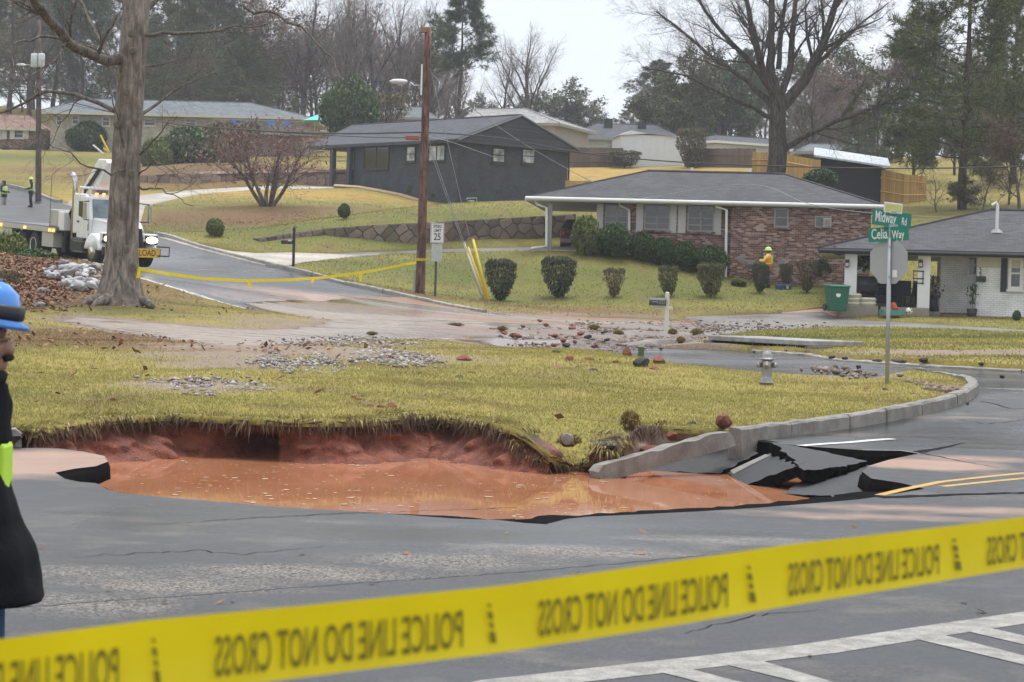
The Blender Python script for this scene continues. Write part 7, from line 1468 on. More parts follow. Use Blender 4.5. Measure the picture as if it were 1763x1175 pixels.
# crane folded behind the cab and over it
cr = bx('crane_base', M_BLK, -3.2, -.8, 1.05, -2.45, .8, 1.8, bevel=.05); MB().prism([(-3.3, 1.5), (-2.75, 1.35), (-2.1, 3.0), (-2.5, 3.25)], -.45, .1, Matrix.Rotation(R(90), 4, 'X')).build('crane_column', M_TW_, TK, bevel=.05)
MB().prism([(-2.6, 2.85), (-1.2, 2.95), (-.3, 3.95), (-.55, 4.1), (-1.2, 4.1)], -.7, .55, Matrix.Rotation(R(90), 4, 'X')).build('crane_boom', M_TW_, TK, bevel=.05); MB().tube([(-2.4, -.62, 2.6), (-.9, -.62, 3.7)], .07, 8).build('crane_ram', M_BLK, TK); bx('crane_decal', M_ORBAN, -1.9, -.575, 3.08, -1.6, -.553, 3.3)
MB().tube([(-3.0, -.9, 1.2), (-3.1, -.95, .7), (-3.1, -.95, .35)], .1, 8).build('stabiliser', M_BLK, TK); MB().tube([(-2.7, -.7, 1.3), (-2.9, -.85, 1.9), (-2.5, -.8, 2.3)], .06, 8).build('hydraulic_hose', M_BLK, TK); MB().tube([(-2.9, -.6, 1.2), (-3.2, -.75, 1.6), (-3.1, -.7, 2.0)], .05, 8).build('hydraulic_hose', M_BLK, TK)
bed = bx('bed', M_STEEL, -8.8, -1.22, 1.16, -3.3, 1.22, 1.3); 
for i in range(11): bx('deck_plank', M_STEEL, -8.75 + i * .5, -1.1, 1.303, -8.29 + i * .5, 1.1, 1.325, par=bed)
for sy in (-1, 1):
    bx('side_rail', M_BOXG, -8.8, sy * 1.24 - .03, 1.1, -3.3, sy * 1.24 + .03, 1.28); bx('toolbox', M_BOXG, -8.7, sy * 1.0 - .2, .45, -7.7, sy * 1.0 + .2, 1.1, bevel=.02); bx('toolbox', M_BOXG, -4.7, sy * 1.0 - .2, .5, -3.6, sy * 1.0 + .2, 1.1, bevel=.02)
    for x in (-8.65, -6.2, -3.75, -3.42): bx('marker_lamp', M_AMB, x - .07, sy * 1.29 - .03, 1.13, x + .07, sy * 1.29 + .03, 1.23)
bx('deck_box', M_BOXG, -4.3, -1.1, 1.33, -3.5, -.2, 2.0, bevel=.03); bx('deck_box', M_TW_, -3.45, -1.1, 1.2, -2.9, -.3, 1.95, bevel=.03); MB().cyl((-4.1, -1.15, 1.3), (-4.1, -1.15, 3.3), .012, n=5).build('antenna', M_BLK, TK); bx('mud_flap', M_BLK, -7.7, -1.2, .3, -7.67, -.6, 1.0); bx('mud_flap', M_BLK, -7.7, .6, .3, -7.67, 1.2, 1.0)

# ================================================================== PEOPLE
def person(label, loc, rz, h, skin, arms, clothes, lean=0.0, head_turn=0.0, legs=None):
    """standing figure facing local -y. arms: ((elbow),(wrist)) per side in metres at 1.75 m height"""
    k = h / 1.75; root = thing('person', label, 'person', loc, rz)
    legs = legs or [((-.1, -.03, .5), (-.1, .03, .08)), ((.1, -.03, .5), (.1, .03, .08))]
    J = [((0, .0, .95), .12), ((0, -.01, 1.15), .12), ((0, 0, 1.36), .13), ((0, .005, 1.5), .056), ((0, -.01, 1.565), .06), ((0, -.025, 1.61), .105), ((0, -.015, 1.68), .116), ((0, -.01, 1.735), .08)]; E = [(i, i + 1) for i in range(7)]
    def add(p, r, par): J.append((p, r)); E.append((par, len(J) - 1)); return len(J) - 1
    n_ = add((0, -.108, 1.628), .03, 5); add((0, -.142, 1.606), .015, n_); add((0, -.075, 1.672), .055, 6); m_ = add((0, -.088, 1.57), .042, 4); add((0, -.088, 1.535), .036, m_); add((-.095, 0, 1.645), .016, 6); add((.095, 0, 1.645), .016, 6)
    for sx, (el, wr) in zip((-1, 1), arms):
        a = add((sx * .17, 0, 1.43), .06, 2); b = add(el, .046, a); c = add(wr, .032, b); d = (Vector(wr) - Vector(el)).normalized(); hd = Vector(wr) + d * .07; pm = add(tuple(hd), .034, c)
        sd_ = d.cross(Vector((sx, .2, 0))).normalized()
        for i, (o, ln) in enumerate(((-.03, .07), (-.01, .085), (.01, .08), (.03, .062))):
            f0 = hd + sd_ * o + d * .03; f1 = add(tuple(f0), .011, pm); f2 = add(tuple(f0 + d * ln * .55 + Vector((-sx * .008, -.006, -.004))), .0095, f1); add(tuple(f0 + d * ln + Vector((-sx * .025, -.012, -.012))), .008, f2)
        t1 = add(tuple(hd - d * .02 - sd_ * .04 + Vector((-sx * .01, -.02, 0))), .012, pm); add(tuple(hd + d * .03 - sd_ * .055 + Vector((-sx * .02, -.03, 0))), .009, t1)
    for (kn, an), sx in zip(legs, (-1, 1)):
        a = add((sx * .095, 0, .9), .085, 0); b = add(kn, .058, a); c = add(an, .042, b); add((an[0], an[1] - .16, .04), .035, c)
    me = bpy.data.meshes.new('body'); me.from_pydata([tuple(Vector(p) * k) for p, r in J], E, []); o = link('body', me, skin, root); o.modifiers.new('skin', 'SKIN'); 
    sv = me.skin_vertices[0].data
    for i, (p, r) in enumerate(J): sv[i].radius = (r * k, r * k)
    sv[0].use_root = True; sb_ = o.modifiers.new('s', 'SUBSURF'); sb_.levels = 1; sb_.render_levels = 2; o.modifiers['skin'].use_smooth_shade = True
    S = lambda p: tuple(Vector(p) * k)
    def torso(name, m, rings, n=20, par=None):
        v = []; f = []
        for z, rx, ry, cy in rings:
            for j in range(n): a = 2 * math.pi * j / n; cr_ = math.copysign(abs(math.cos(a)) ** .8, math.cos(a)); v.append(S((cr_ * rx, cy + math.sin(a) * ry, z)))
        for i in range(len(rings) - 1):
            for j in range(n): f.append((i*n+j, i*n+(j+1) % n, (i+1)*n+(j+1) % n, (i+1)*n+j))
        f.append(tuple(range(n - 1, -1, -1))); f.append(tuple((len(rings)-1)*n + j for j in range(n)))
        return MB().add(v, f).build(name, m, par or root, True)
    def folds(o, amp):
        for v_ in o.data.vertices:
            q = v_.co; v_.co = q + Vector((noise.noise((q.x * 12, q.y * 12, q.z * 9)), noise.noise((q.x * 12, q.y * 12, q.z * 9 + 7)), 0)) * amp + Vector((0, noise.noise((q.x * 4, q.z * 11, 3)), 0)) * amp * 1.4
    def refine(rg, m_):
        z = np.array(rg); u = np.linspace(0, len(rg) - 1, m_); return [tuple(np.interp(u_, range(len(rg)), z[:, c]) for c in range(4)) for u_ in u]
    jm = clothes['top']; hem = clothes.get('hem', .82)
    jk = torso('jacket', jm, refine(clothes['rings'], 44) if 'rings' in clothes else [(hem, .2, .15, -.01), (1.0, .185, .145, -.01), (1.2, .195, .15, -.01), (1.36, .215, .15, 0), (1.45, .18, .12, 0), (1.5, .09, .09, 0), (1.54, .075, .08, -.005)], 20 if 'rings' not in clothes else 48)
    if 'rings' in clothes: folds(jk, .014)
    for sx, (el, wr) in zip((-1, 1), arms):
        MB().tube([S((sx * .13, 0, 1.43)), S((sx * .19, 0, 1.41)), S(Vector((sx * .19, 0, 1.41)).lerp(Vector(el), .5)), S(el), S(Vector(el).lerp(Vector(wr), .5)), S(wr)], [.085 * k, .085 * k, .075 * k, .066 * k, .058 * k, .05 * k], 12).build('sleeve', clothes.get('sleeve', jm), root, True)
    for (kn, an), sx in zip(legs, (-1, 1)):
        MB().tube([S((sx * .08, 0, .98)), S((sx * .095, 0, .86)), S(kn), S(an)], [.1 * k, .105 * k, .078 * k, .07 * k], 12).build('trouser_leg', clothes['legs'], root, True)
        b_ = MB().tube([S((an[0], an[1] + .07, .06)), S((an[0], an[1] - .04, .07)), S((an[0], an[1] - .2, .045))], [.05 * k, .055 * k, .04 * k], 10).build('boot', clothes['boots'], root, True); MB().cyl(S((an[0], an[1], .05)), S((an[0], an[1], .26)), .065 * k, .07 * k, 10).build('boot_shaft', clothes['boots'], b_, True)
    torso('trouser_seat', clothes['legs'], [(.8, .165, .125, 0), (.95, .17, .13, 0), (1.03, .16, .125, 0)])
    if 'vest' in clothes:
        vm, sm__ = clothes['vest']; vt = torso('vest', vm, [(clothes.get('vest_hem', .98), .2, .165, -.01), (1.2, .21, .17, -.01), (1.36, .222, .165, 0), (1.46, .15, .12, 0)])
        torso('reflective_band', sm__, [(1.07, .208, .172, -.01), (1.12, .209, .173, -.01)], par=vt)
        for sx in (-.1, .1): MB().box(*(S((sx - .025, -.19, 1.12)) + S((sx + .025, .175, 1.45)))).build('shoulder_band', sm__, vt)
    if 'hat' in clothes:
        hm = clothes['hat']; hs = clothes.get('hat_scale', 1.0)
        ht = MB().lathe([(.165 * hs, 0), (.17 * hs, .012), (.13 * hs, .03), (.125 * hs, .07), (.11 * hs, .115), (.07 * hs, .145), (.01, .155)], (0, 0, 0), 24, Matrix.Diagonal((.92 * k, 1.08 * k, k))).build('hard_hat', hm, root, True); ht.location = S((0, -.02, clothes.get('hat_z', 1.665))); ht.rotation_euler = (clothes.get('hat_tilt', 0), 0, 0)
        MB().box(-.012 * k, -.045 * k, .12 * k, .012 * k, .045 * k, .158 * k).build('ridge', hm, ht)
        if clothes.get('goggles'): MB().lathe([(.136 * hs, .028), (.14 * hs, .04), (.138 * hs, .072), (.13 * hs, .078)], (0, 0, 0), 22, Matrix.Diagonal((.93 * k, 1.1 * k, k))).build('goggles', M_BLK, ht, True)
    else:
        MB().lathe([(.105, 0), (.108, .05), (.09, .1), (.04, .13), (.005, .135)], S((0, 0, 1.645)), 16, Matrix.Diagonal((.95 * k, 1.08 * k, k))).build('hair', clothes['hair'], root, True)
    return root
SK_D = simple('skin_dark', (.14, .075, .05), .5, .15, 8); SK_M = simple('skin_tan', (.36, .19, .13), .5, .12, 8)
M_LIME = simple('hi_vis_lime', (.5, .78, .05), .6, .08, 6); M_NAVYC = simple('navy_cloth', (.014, .017, .03), .85, .2, 9); M_REFL = simple('reflective_silver', (.6, .6, .58), .35, .1, 9); M_BLKJ = simple('black_jacket', (.007, .007, .009), .9, .4, 7, bumps=.3, spec=.15); M_JEAN = simple('blue_jeans', (.03, .07, .15), .85, .25, 12); M_BOOT = simple('brown_boot', (.16, .08, .04), .8, .2, 9); M_CAMO = simple('grey_trousers', (.33, .31, .29), .85, .35, 9)
M_BLUEH = simple('blue_hat', (.05, .22, .62), .25, .25, 5, coat=.5); M_LIMEH = simple('lime_hat', (.55, .8, .2), .4, .1, 5); M_ORG = simple('hi_vis_orange', (.85, .22, .04), .6, .08, 6); M_HAIR = simple('dark_hair', (.012, .01, .01), .8, .3, 12)
dn = ((-.25, .03, 1.15), (-.24, -.06, .93)), ((.25, .03, 1.15), (.24, -.06, .93))
g = G(53, 357, 0, dmin=115); person('worker in dark clothes with a lime vest and hat standing on the street', g, R(-70), 49 / PPM(g.y) * 1.02, SK_D, (((-.24, .0, 1.16), (-.12, -.24, 1.1)), ((.24, 0, 1.16), (.12, -.24, 1.1))), dict(top=M_NAVYC, legs=M_NAVYC, boots=M_BLK, vest=(M_LIME, M_REFL), hat=M_LIMEH))
g = G(6, 364, 0, dmin=115); person('worker in lime vest and pale trousers at the left edge of the street', g, R(60), 51 / PPM(g.y) * 1.02, SK_D, (((-.24, -.02, 1.16), (-.14, -.26, 1.12)), ((.24, -.02, 1.16), (.14, -.26, 1.12))), dict(top=M_NAVYC, legs=M_CAMO, boots=M_BOOT, vest=(M_LIME, M_REFL), hair=M_HAIR))
g = G(1323, 500, .08); g.z = lawn_z(g.x, g.y); person('worker in orange and yellow vest and lime hat beside the brick wall', g + Vector((0, .3, 0)), R(-105), 70 / PPM(g.y), SK_D, (((-.2, -.16, 1.2), (-.08, -.36, 1.22)), ((.2, -.16, 1.2), (.08, -.36, 1.22))), dict(top=simple('orange_yellow', (.85, .55, .1), .6, .15, 5), legs=simple('dark_trousers', (.03, .04, .035), .85), boots=M_BLK, vest=(M_ORG, M_LIME), vest_hem=.8, hat=M_LIMEH))
# man at the near left edge, seen from his left side, jacket open at the hem
gm_ = Vector(((-44 - 881.5) / 530 * 1.0, 7.07, 0)); hm_ = 1.70
person('man in black jacket and blue hard hat standing at the near left edge', gm_, R(90), 1.645, SK_M, (((-.25, .07, 1.17), (-.15, -.03, .98)), ((.25, .07, 1.17), (.15, -.03, .98))),
       dict(top=M_BLKJ, legs=M_JEAN, boots=M_BOOT, hat=M_BLUEH, hat_scale=.95, hat_z=1.712, goggles=True, hat_tilt=R(10), rings=[(z_ * 1.02, rx_, (f_ + .13) / 2, -(f_ - .13) / 2) for z_, rx_, f_ in ((.735, .24, .25), (.74, .25, .265), (.8, .25, .25), (.95, .235, .2), (1.1, .225, .14), (1.2, .225, .11), (1.28, .225, .115), (1.36, .215, .13), (1.43, .12, .13), (1.47, .105, .12), (1.475, .09, .1))]))
pm_ = [o for o in bpy.data.objects if o.get('label', '').startswith('man in black')][0]
MB().box(-.07, -.122, 1.06, .07, -.07, 1.22).build('vest_front', M_LIME, pm_, bevel=.015); MB().tube([(.0, -.06, 1.425), (.0, -.088, 1.432), (.0, -.1, 1.45)], [.03, .03, .016], 10).build('beard', M_HAIR, pm_, True); MB().tube([(-.03, -.108, 1.492), (0, -.122, 1.496), (.03, -.108, 1.492)], .011, 8).build('moustache', M_HAIR, pm_, True)

# ================================================================== STREET FURNITURE
M_POLE = bark_mat('pole_wood', (.145, .085, .066), 1.2); M_POLE2 = bark_mat('old_pole_wood', (.10, .08, .07), 1.2); M_GALV = simple('galvanised', (.36, .37, .38), .4, .12, 7, metal=.6); M_YELP = simple('yellow_plastic', (.78, .55, .02), .4, .06, 6); M_WIRE = simple('cable_black', (.03, .03, .032), .6, .2, 3); M_WIREG = simple('cable_grey', (.25, .25, .26), .5, .2, 3)
b0 = G(723, 509, .08); b0.z = lawn_z(b0.x, b0.y); dP = b0.y; top = P(737, 48, dP); up_ = top - b0
pole = thing('utility_pole', 'tall reddish wooden utility pole with street lamp beside the speed sign', 'utility pole', b0)
MB().tube([Vector((0, 0, -.5))] + [up_ * (i / 8) for i in range(9)], [.185] + [.18 - .055 * i / 8 for i in range(9)], 16).build('pole', M_POLE, pole, True)
def onpole(py): u = (509 - py) / (509 - 48); return up_ * u
bk = onpole(52); MB().box(-.25, -.2, -.1, -.02, .1, .08).build('top_bracket', simple('bracket_wood', (.3, .15, .06), .7), pole).location = bk
la = onpole(168); e1 = P(713, 148, dP) - b0; e2 = P(706, 142, dP) - b0; lh = P(694, 141, dP) - b0
arm = MB().tube([la, la.lerp(e1, .5) + Vector((0, 0, .22)), e1, e2], .03, 8).build('lamp_arm', M_GALV, pole, True)
hd_ = MB().lathe([(.04, -.5), (.15, -.36), (.17, -.1), (.12, .12), (.05, .16)], (0, 0, 0), 14, Matrix.Rotation(R(90), 3, 'Y') @ Matrix.Diagonal((.6, 1, 1))).build('lamp_head', simple('lamp_grey', (.62, .63, .63), .4), pole, True); hd_.location = lh; ln_o = MB().lathe([(.12, 0), (.08, -.06)], (0, 0, 0), 12).build('lens', simple('lamp_glass', (.5, .48, .42)), hd_); ln_o.location = (-.1, 0, -.08)
MB().box(-.2, -.26, -.02, -.14, -.2, 1.1).build('conduit', M_WHITE, pole).location = onpole(165); MB().box(-.24, -.22, -.05, -.17, -.16, .8).build('ground_guard', M_FRAMEG, pole).location = onpole(508)
sp_ = MB().box(-.55, -.25, -.08, -.05, -.05, .08).build('splice_case', simple('splice_red', (.3, .09, .05), .6), pole, bevel=.03); sp_.location = onpole(240) + Vector((-.15, 0, 0))
# far pole with transformers
b1 = G(66, 345, .1, dmin=125); dQ = b1.y; t1_ = P(67, 35, dQ) - b1; fp = thing('utility_pole', 'grey brown utility pole with two transformer cans at far left', 'utility pole', b1); MB().tube([Vector((0, 0, -.5)), Vector((0, 0, 0)), t1_ * .5, t1_], [.2, .2, .17, .14], 12).build('pole', M_POLE2, fp, True)
for px in (61, 73): q = P(px, 105, dQ) - b1 + Vector((0, -.3, 0)); tc_ = MB().lathe([(.2, -.42), (.22, -.4), (.22, .36), (.18, .42)], (0, 0, 0), 14).build('transformer', simple('can_grey', (.55, .57, .58), .4), fp, True); tc_.location = q; bs = MB().cyl((0, 0, .42), (0, 0, .62), .04).build('bushing', M_FRAMEG, tc_)
MB().tube([P(64, 118, dQ) - b1, P(50, 112, dQ) - b1, P(42, 112, dQ) - b1], .035, 6).build('lamp_arm', M_GALV, fp); lo = MB().lathe([(.03, -.35), (.12, -.2), (.14, .15), (.05, .3)], (0, 0, 0), 12, Matrix.Rotation(R(90), 3, 'Y') @ Matrix.Diagonal((.6, 1, 1))).build('lamp_head', simple('lamp_grey', (.62, .63, .63)), fp, True); lo.location = P(37, 112, dQ) - b1
MB().box(-.5, -.1, -.05, .7, .1, .05).build('crossarm', M_POLE2, fp).location = P(67, 170, dQ) - b1
# wires
def wire(label, pts_, r=.016, m=None, cat='wire', sub=8):
    q = [P(*p) for p in pts_]; o = []
    for i in range(len(q) - 1):   # Catmull-Rom through the points
        p0, p1, p2, p3 = q[max(i-1, 0)], q[i], q[i+1], q[min(i+2, len(q)-1)]
        for k in range(sub):
            t = k / sub; o.append(.5 * ((2*p1) + (p2 - p0) * t + (2*p0 - 5*p1 + 4*p2 - p3) * t*t + (3*p1 - p0 - 3*p2 + p3) * t**3))
    o.append(q[-1]); root = MB().tube([p - q[0] for p in o], r, 5).build('overhead_wire', m or M_WIRE); root.location = q[0]; return tag(root, label, cat, 'overhead wires')
wire('thick overhead cable from the far pole to the reddish pole', [(68,162,dQ),(250,206,116),(400,222,102),(560,230,92),(728,228,dP)], .035); wire('thin cable just under the thick one left of the reddish pole', [(69,170,dQ),(300,212,112),(560,233,92),(727,238,dP)], .018)
wire('long cable sagging from the reddish pole to the right edge', [(731,228,dP),(860,238,82),(1000,263,80),(1180,280,76),(1500,290,70),(1763,287,66),(1900,282,64)], .022); wire('thin service wire from the reddish pole to the charcoal house', [(732,235,dP),(780,246,92),(848,270,130)], .014, M_WIREG); wire('thin pale wire slanting across the charcoal gable to the brick roof', [(735,120,dP),(804,180,84),(906,250,86),(1019,313,88),(1095,344,90)], .013, M_WIREG)
wire('thin wire from the brick roof corner to the white house mast', [(1095,344,90),(1290,318,88),(1395,352,86),(1510,368,84),(1705,378,80.5)], .013, M_WIREG); wire('upper wire leaving the frame at the far left', [(-60,158,dQ),(30,156,dQ),(66,160,dQ)], .03); wire('faint wire running left from the street lamp bracket', [(725,135,dP),(500,150,90),(250,147,105),(-40,140,130)], .012)
ga = G(838, 525, .05); gs = PPM(ga.y)
for lb, a in (('guy wire from high on the reddish pole down to the yellow guards', (741, 118)), ('guy wire from mid pole to the yellow guards, left strand', (733, 238)), ('guy wire from mid pole to the yellow guards, right strand', (736, 236))):
    wire(lb, [(a[0], a[1], dP), (834 if a[1] < 200 else 832 + (2 if 'right' in lb else 0), 520, ga.y)], .012, M_WIREG, 'guy wire', 2)
for lb, p0, p1, m in (('white plastic guard on the leftmost guy wire', (798,418), (831,508), M_WHITE), ('lower yellow plastic guard on the middle guy wire', (805,425), (838,516), M_YELP), ('upper yellow plastic guard on the right guy wire', (814,411), (841,519), M_YELP)):
    a, b = P(*p0, ga.y - .1), P(*p1, ga.y - .1); o = thing('guy_guard', lb, 'guy guard', b, 0, 'guards on the guy wires'); MB().tube([Vector(), a - b], .045, 10).build('sleeve', m, o, True); MB().tube([(a - b) * .985, (a - b) * 1.0], .052, 10).build('collar', m, o)
# speed limit sign
M_SIGNW = simple('sign_white', (.66, .66, .64), .5, .06, 6); M_SIGNB = simple('sign_black', (.012, .012, .012), .5, .1, 8)
b0 = G(749, 514, .08); b0.z = lawn_z(b0.x, b0.y); s_ = PPM(b0.y); hs_ = (514 - 388) / s_; sg = thing('speed_sign', 'white speed limit sign on a thin dark post beside the reddish pole', 'road sign', b0, R(40))
MB().box(-.035, -.02, -.4, .035, .02, hs_ - .05).build('post', simple('sign_post', (.06, .055, .05), .6), sg); ph_ = 35 / s_; pl_ = MB().box(-.31, -.035, hs_ - ph_, .31, -.021, hs_).build('speed_plate', M_SIGNW, sg, bevel=.004)
RX = Matrix.Rotation(R(90), 4, 'X')
mb = MB(); e = .02
for a in ((-.29, hs_ - .02 - e*.6, .29, hs_ - .02), (-.29, hs_ - ph_ + .02, .29, hs_ - ph_ + .02 + e*.6), (-.29, hs_ - ph_ + .02, -.29 + e*.6, hs_ - .02), (.29 - e*.6, hs_ - ph_ + .02, .29, hs_ - .02)): mb.box(a[0], -.038, a[1], a[2], -.0352, a[3])
mb.build('border', M_SIGNB, pl_)
for tx, zz, sz in (('SPEED', .14, .155), ('LIMIT', .30, .155), ('25', .545, .36)): text_part('lettering', tx, M_SIGNB, pl_, sz, Matrix.Translation((0, -.037, hs_ - zz * ph_ / .78)) @ RX, .002, sx=.95)
p2 = MB().box(-.25, -.033, hs_ - ph_ - .03 - 30 / s_, .25, -.021, hs_ - ph_ - .03).build('lower_plate', simple('faded_plate', (.42, .45, .42), .5, .25, 7), sg, bevel=.004)
# street name post
b0 = G(1527, 667, .1); b0.z = lawn_z(b0.x, b0.y); s_ = PPM(b0.y); M_GRN = simple('sign_green', (.0, .19, .13), .45, .08, 6); sp_ = thing('street_sign', 'street name post with green blades and the back of a stop sign', 'road sign', b0, 0, rot=(0, R(.8 - 1.6), 0))
hz = (667 - 357) / s_; MB().tube([(0, 0, -.4), (0, 0, hz - .55)], .035, 12).build('post', M_GALV, sp_, True)
zo = lambda py: (667 - py) / s_
oc = 76.6 / s_ / 2; zc = zo(455) ; of = MB().prism([(oc / math.cos(R(22.5)) * math.cos(R(22.5 + 45 * i)), oc / math.cos(R(22.5)) * math.sin(R(22.5 + 45 * i))) for i in range(8)], 0, .004, Matrix.Rotation(R(90), 4, 'X')).build('stop_plate_back', simple('bare_aluminium', (.33, .35, .37), .5, .06, 3), sp_); of.location = (0, .045, zc); of.rotation_euler = (0, 0, R(-44))
MB().box(.1, -.045, -.26, .19, -.037, -.14).build('sticker', M_WHITE, of).location = (-.02, .035, 0); 
for dz in (-.25, .25): MB().cyl((0, -.05, zc + dz), (0, .0, zc + dz), .02, n=8).build('bolt', M_GALV, sp_)
def blade(text1, text2, py, w, h, yaw, tilt, dx, sz1, sz2, x2):
    o = MB().box(-w/2, -.005, -h/2, w/2, .005, h/2).build('name_blade', M_GRN, sp_, bevel=.003); o.location = (dx, 0, zo(py)); o.rotation_euler = (0, tilt, yaw)
    text_part('name_lettering', text1, M_WHITE, o, sz1, Matrix.Translation((-w/2 + .05, -.0065, .005)) @ RX, .001, 'LEFT', .56); text_part('name_lettering', text2, M_WHITE, o, sz2, Matrix.Translation((x2, -.0065, -.02)) @ RX, .001, 'LEFT', .56); return o
blade('Midway', 'Rd', 382, .80, .26, R(28), R(5), .03, .25, .18, .2); blade('Celia', 'Way', 408, .68, .235, R(-24), R(-3.5), -.02, .24, .19, .06)
MB().box(-.1, -.03, -.02, .13, .03, .025).build('bracket', M_GALV, sp_).location = (0, 0, zo(394)); MB().box(-.08, -.025, -.02, .08, .025, .02).build('bracket', M_GALV, sp_).location = (.02, 0, zo(371))
tp = MB().box(-.19, -.006, -.085, .19, .006, .085).build('top_plate', M_WHITE, sp_, bevel=.02); tp.location = (.05, 0, zo(363)); tp.rotation_euler = (0, R(4), R(28)); MB().box(-.165, -.009, -.06, .165, -.0065, .06).build('yellow_panel', simple('panel_yellow', (.55, .55, .18), .5, .2, 14), tp)
MB().cyl((0, 0, hz - .6), (0, 0, zo(366)), .02, n=8).build('post_top', M_GALV, sp_)
# hydrant
b0 = G(1319, 671, .08); b0.z = lawn_z(b0.x, b0.y) - .02; s_ = PPM(b0.y); k = (671 - 604) / s_ / .75; hy = thing('fire_hydrant', 'silver fire hydrant standing on the corner lawn', 'hydrant', b0); hy.scale = (k, k, k); M_SILV = simple('silver_paint', (.30, .30, .29), .38, .3, 9, metal=.6)
MB().lathe([(.13, 0), (.13, .05)], (0, 0, 0), 20).build('base_ring', M_BLK, hy, True); MB().lathe([(.15, .05), (.15, .075), (.105, .09), (.1, .2), (.105, .47), (.105, .5)], (0, 0, 0), 24).build('barrel', M_SILV, hy, True); MB().lathe([(.16, .5), (.165, .515), (.16, .53), (.1, .54), (.105, .58), (.085, .64), (.04, .67), (.03, .7), (.028, .72)], (0, 0, 0), 24).build('bonnet', M_SILV, hy, True); MB().lathe([(.022, .72), (.022, .76)], (0, 0, 0), 5).build('operating_nut', M_SILV, hy)
for a in range(8): MB().cyl((.145 * math.cos(a * .785), .145 * math.sin(a * .785), .495), (.145 * math.cos(a * .785), .145 * math.sin(a * .785), .54), .012, n=6).build('bolt', M_SILV, hy)
for dx, dy in ((-1, -.15), (1, -.25), (-.15, -1)):
    d_ = Vector((dx, dy, 0)).normalized(); r_ = .055 if abs(dx) > .5 else .075; c_ = MB().lathe([(r_ * .8, .08), (r_ * .8, .13), (r_, .13), (r_, .17), (r_ * .8, .185), (.018, .19), (.018, .215)], (0, 0, 0), 14, d_.to_track_quat('Z', 'Y').to_matrix()).build('outlet_cap', M_SILV, hy, True); c_.location = (0, 0, .4)
# mailboxes
def mailbox_box(root, x0, x1, z, r, m, y=0): 
    n = 10; prof = [(r * math.cos(math.pi * i / n), r * .75 + r * math.sin(math.pi * i / n)) for i in range(n + 1)] + [(-r, 0), (r, 0)]
    v = [(x0, y + a, z + b) for a, b in prof] + [(x1, y + a, z + b) for a, b in prof]; q = len(prof); return MB().add(v, [tuple(range(q)), tuple(range(2*q-1, q-1, -1))] + [(i, q + i, q + (i+1) % q, (i+1) % q) for i in range(q)]).build('box', m, root)
b0 = G(505, 458, .1); b0.z = lawn_z(b0.x, b0.y); s_ = PPM(b0.y); mbx = thing('mailbox', 'black mailbox on a thin black post beside the driveway apron', 'mailbox', b0); MB().box(-.05, -.05, -.3, .05, .05, (458 - 394) / s_).build('post', M_BLK, mbx); MB().lathe([(.06, 0), (.0, .12)], (0, 0, (458 - 394) / s_), 8).build('finial', M_BLK, mbx); q = mailbox_box(mbx, -.5, -.05, (458 - 421) / s_, .11, M_BLK); MB().box(-.22, -.125, .11, -.08, -.112, .17).build('number_plate', M_WHITE, q).location = (0, 0, (458 - 421) / s_); MB().box(-.27, -.13, .02, -.24, -.115, .12).build('flag', simple('flag_red', (.4, .05, .03), .5), q).location = (0, 0, (458 - 421) / s_)
b0 = G(1147, 571, .04); s_ = PPM(b0.y); mbx = thing('mailbox', 'black numbered mailbox on a white wooden post in the mud', 'mailbox', b0, R(-8)); hp_ = (571 - 503) / s_; M_WPOST = simple('post_white', (.64, .62, .56), .6, .12, 5); MB().box(-.06, -.06, -.4, .06, .06, hp_ - .06).build('post', M_WPOST, mbx, bevel=.008); MB().lathe([(.06, hp_ - .065), (.058, hp_ - .02), (.03, hp_)], (0, 0, 0), 12).build('post_top', M_WPOST, mbx, True); zb = (571 - 527) / s_; MB().box(-.4, -.05, zb - .1, .17, .05, zb - .02, Matrix.Rotation(R(0), 4, 'Y')).build('arm', M_WPOST, mbx, bevel=.01)
q = mailbox_box(mbx, -.52, -.02, zb, .13, simple('mailbox_black', (.03, .032, .036), .4), -.07); text_part('box_number', '1322', M_FRAMEG, q, .13, Matrix.Translation((-.17, -.203, zb + .1)) @ RX, .002); MB().box(-.42, -.206, zb + .1, -.28, -.201, zb + .13).build('name_strip', M_FRAMEG, q)
# ================================================================== POLICE TAPE
def tape_mat():
    m, t, b = newmat('police_tape'); co = texco(t); n1 = noise_n(t, co, 6, 3); c = ramp(t, n1, [(.3, (.80, .62, .004)), (.7, (.88, .71, .01))]); t.links.new(c, b.inputs['Base Color']); b.inputs['Roughness'].default_value = .35
    tr = nd(t, 'ShaderNodeBsdfTranslucent'); t.links.new(c, tr.inputs[0]); ms = nd(t, 'ShaderNodeMixShader', Fac=.35); o = [n for n in t.nodes if n.type == 'OUTPUT_MATERIAL'][0]; t.links.new(b.outputs[0], ms.inputs[1]); t.links.new(tr.outputs[0], ms.inputs[2]); t.links.new(ms.outputs[0], o.inputs[0]); return m
M_TAPE = tape_mat(); M_TPRINT = simple('tape_print', (.19, .155, .006), .5, .15, 9)
XT = [-200, 0, 255, 510, 868, 1116, 1372, 1628, 1763, 1960]; YT = [1120, 1101, 1068, 1044, 1008, 973, 936, 907, 890, 862]; YB = [1255, 1234, 1199, 1168, 1123, 1085, 1041, 1000, 977, 946]; DT = [2.15, 2.2, 2.25, 2.35, 2.52, 2.68, 2.85, 3.1, 3.28, 3.55]
def tape_pt(x, v, off=0.0): return P(x, np.interp(x, XT, YT) * (1 - v) + np.interp(x, XT, YB) * v, float(np.interp(x, XT, DT)) + off + .006 * math.sin(x * .013))
tp = thing('police_tape', 'yellow police tape with mirrored black lettering stretched across the foreground', 'police tape', tape_pt(860, .5)); o0 = tp.location.copy()
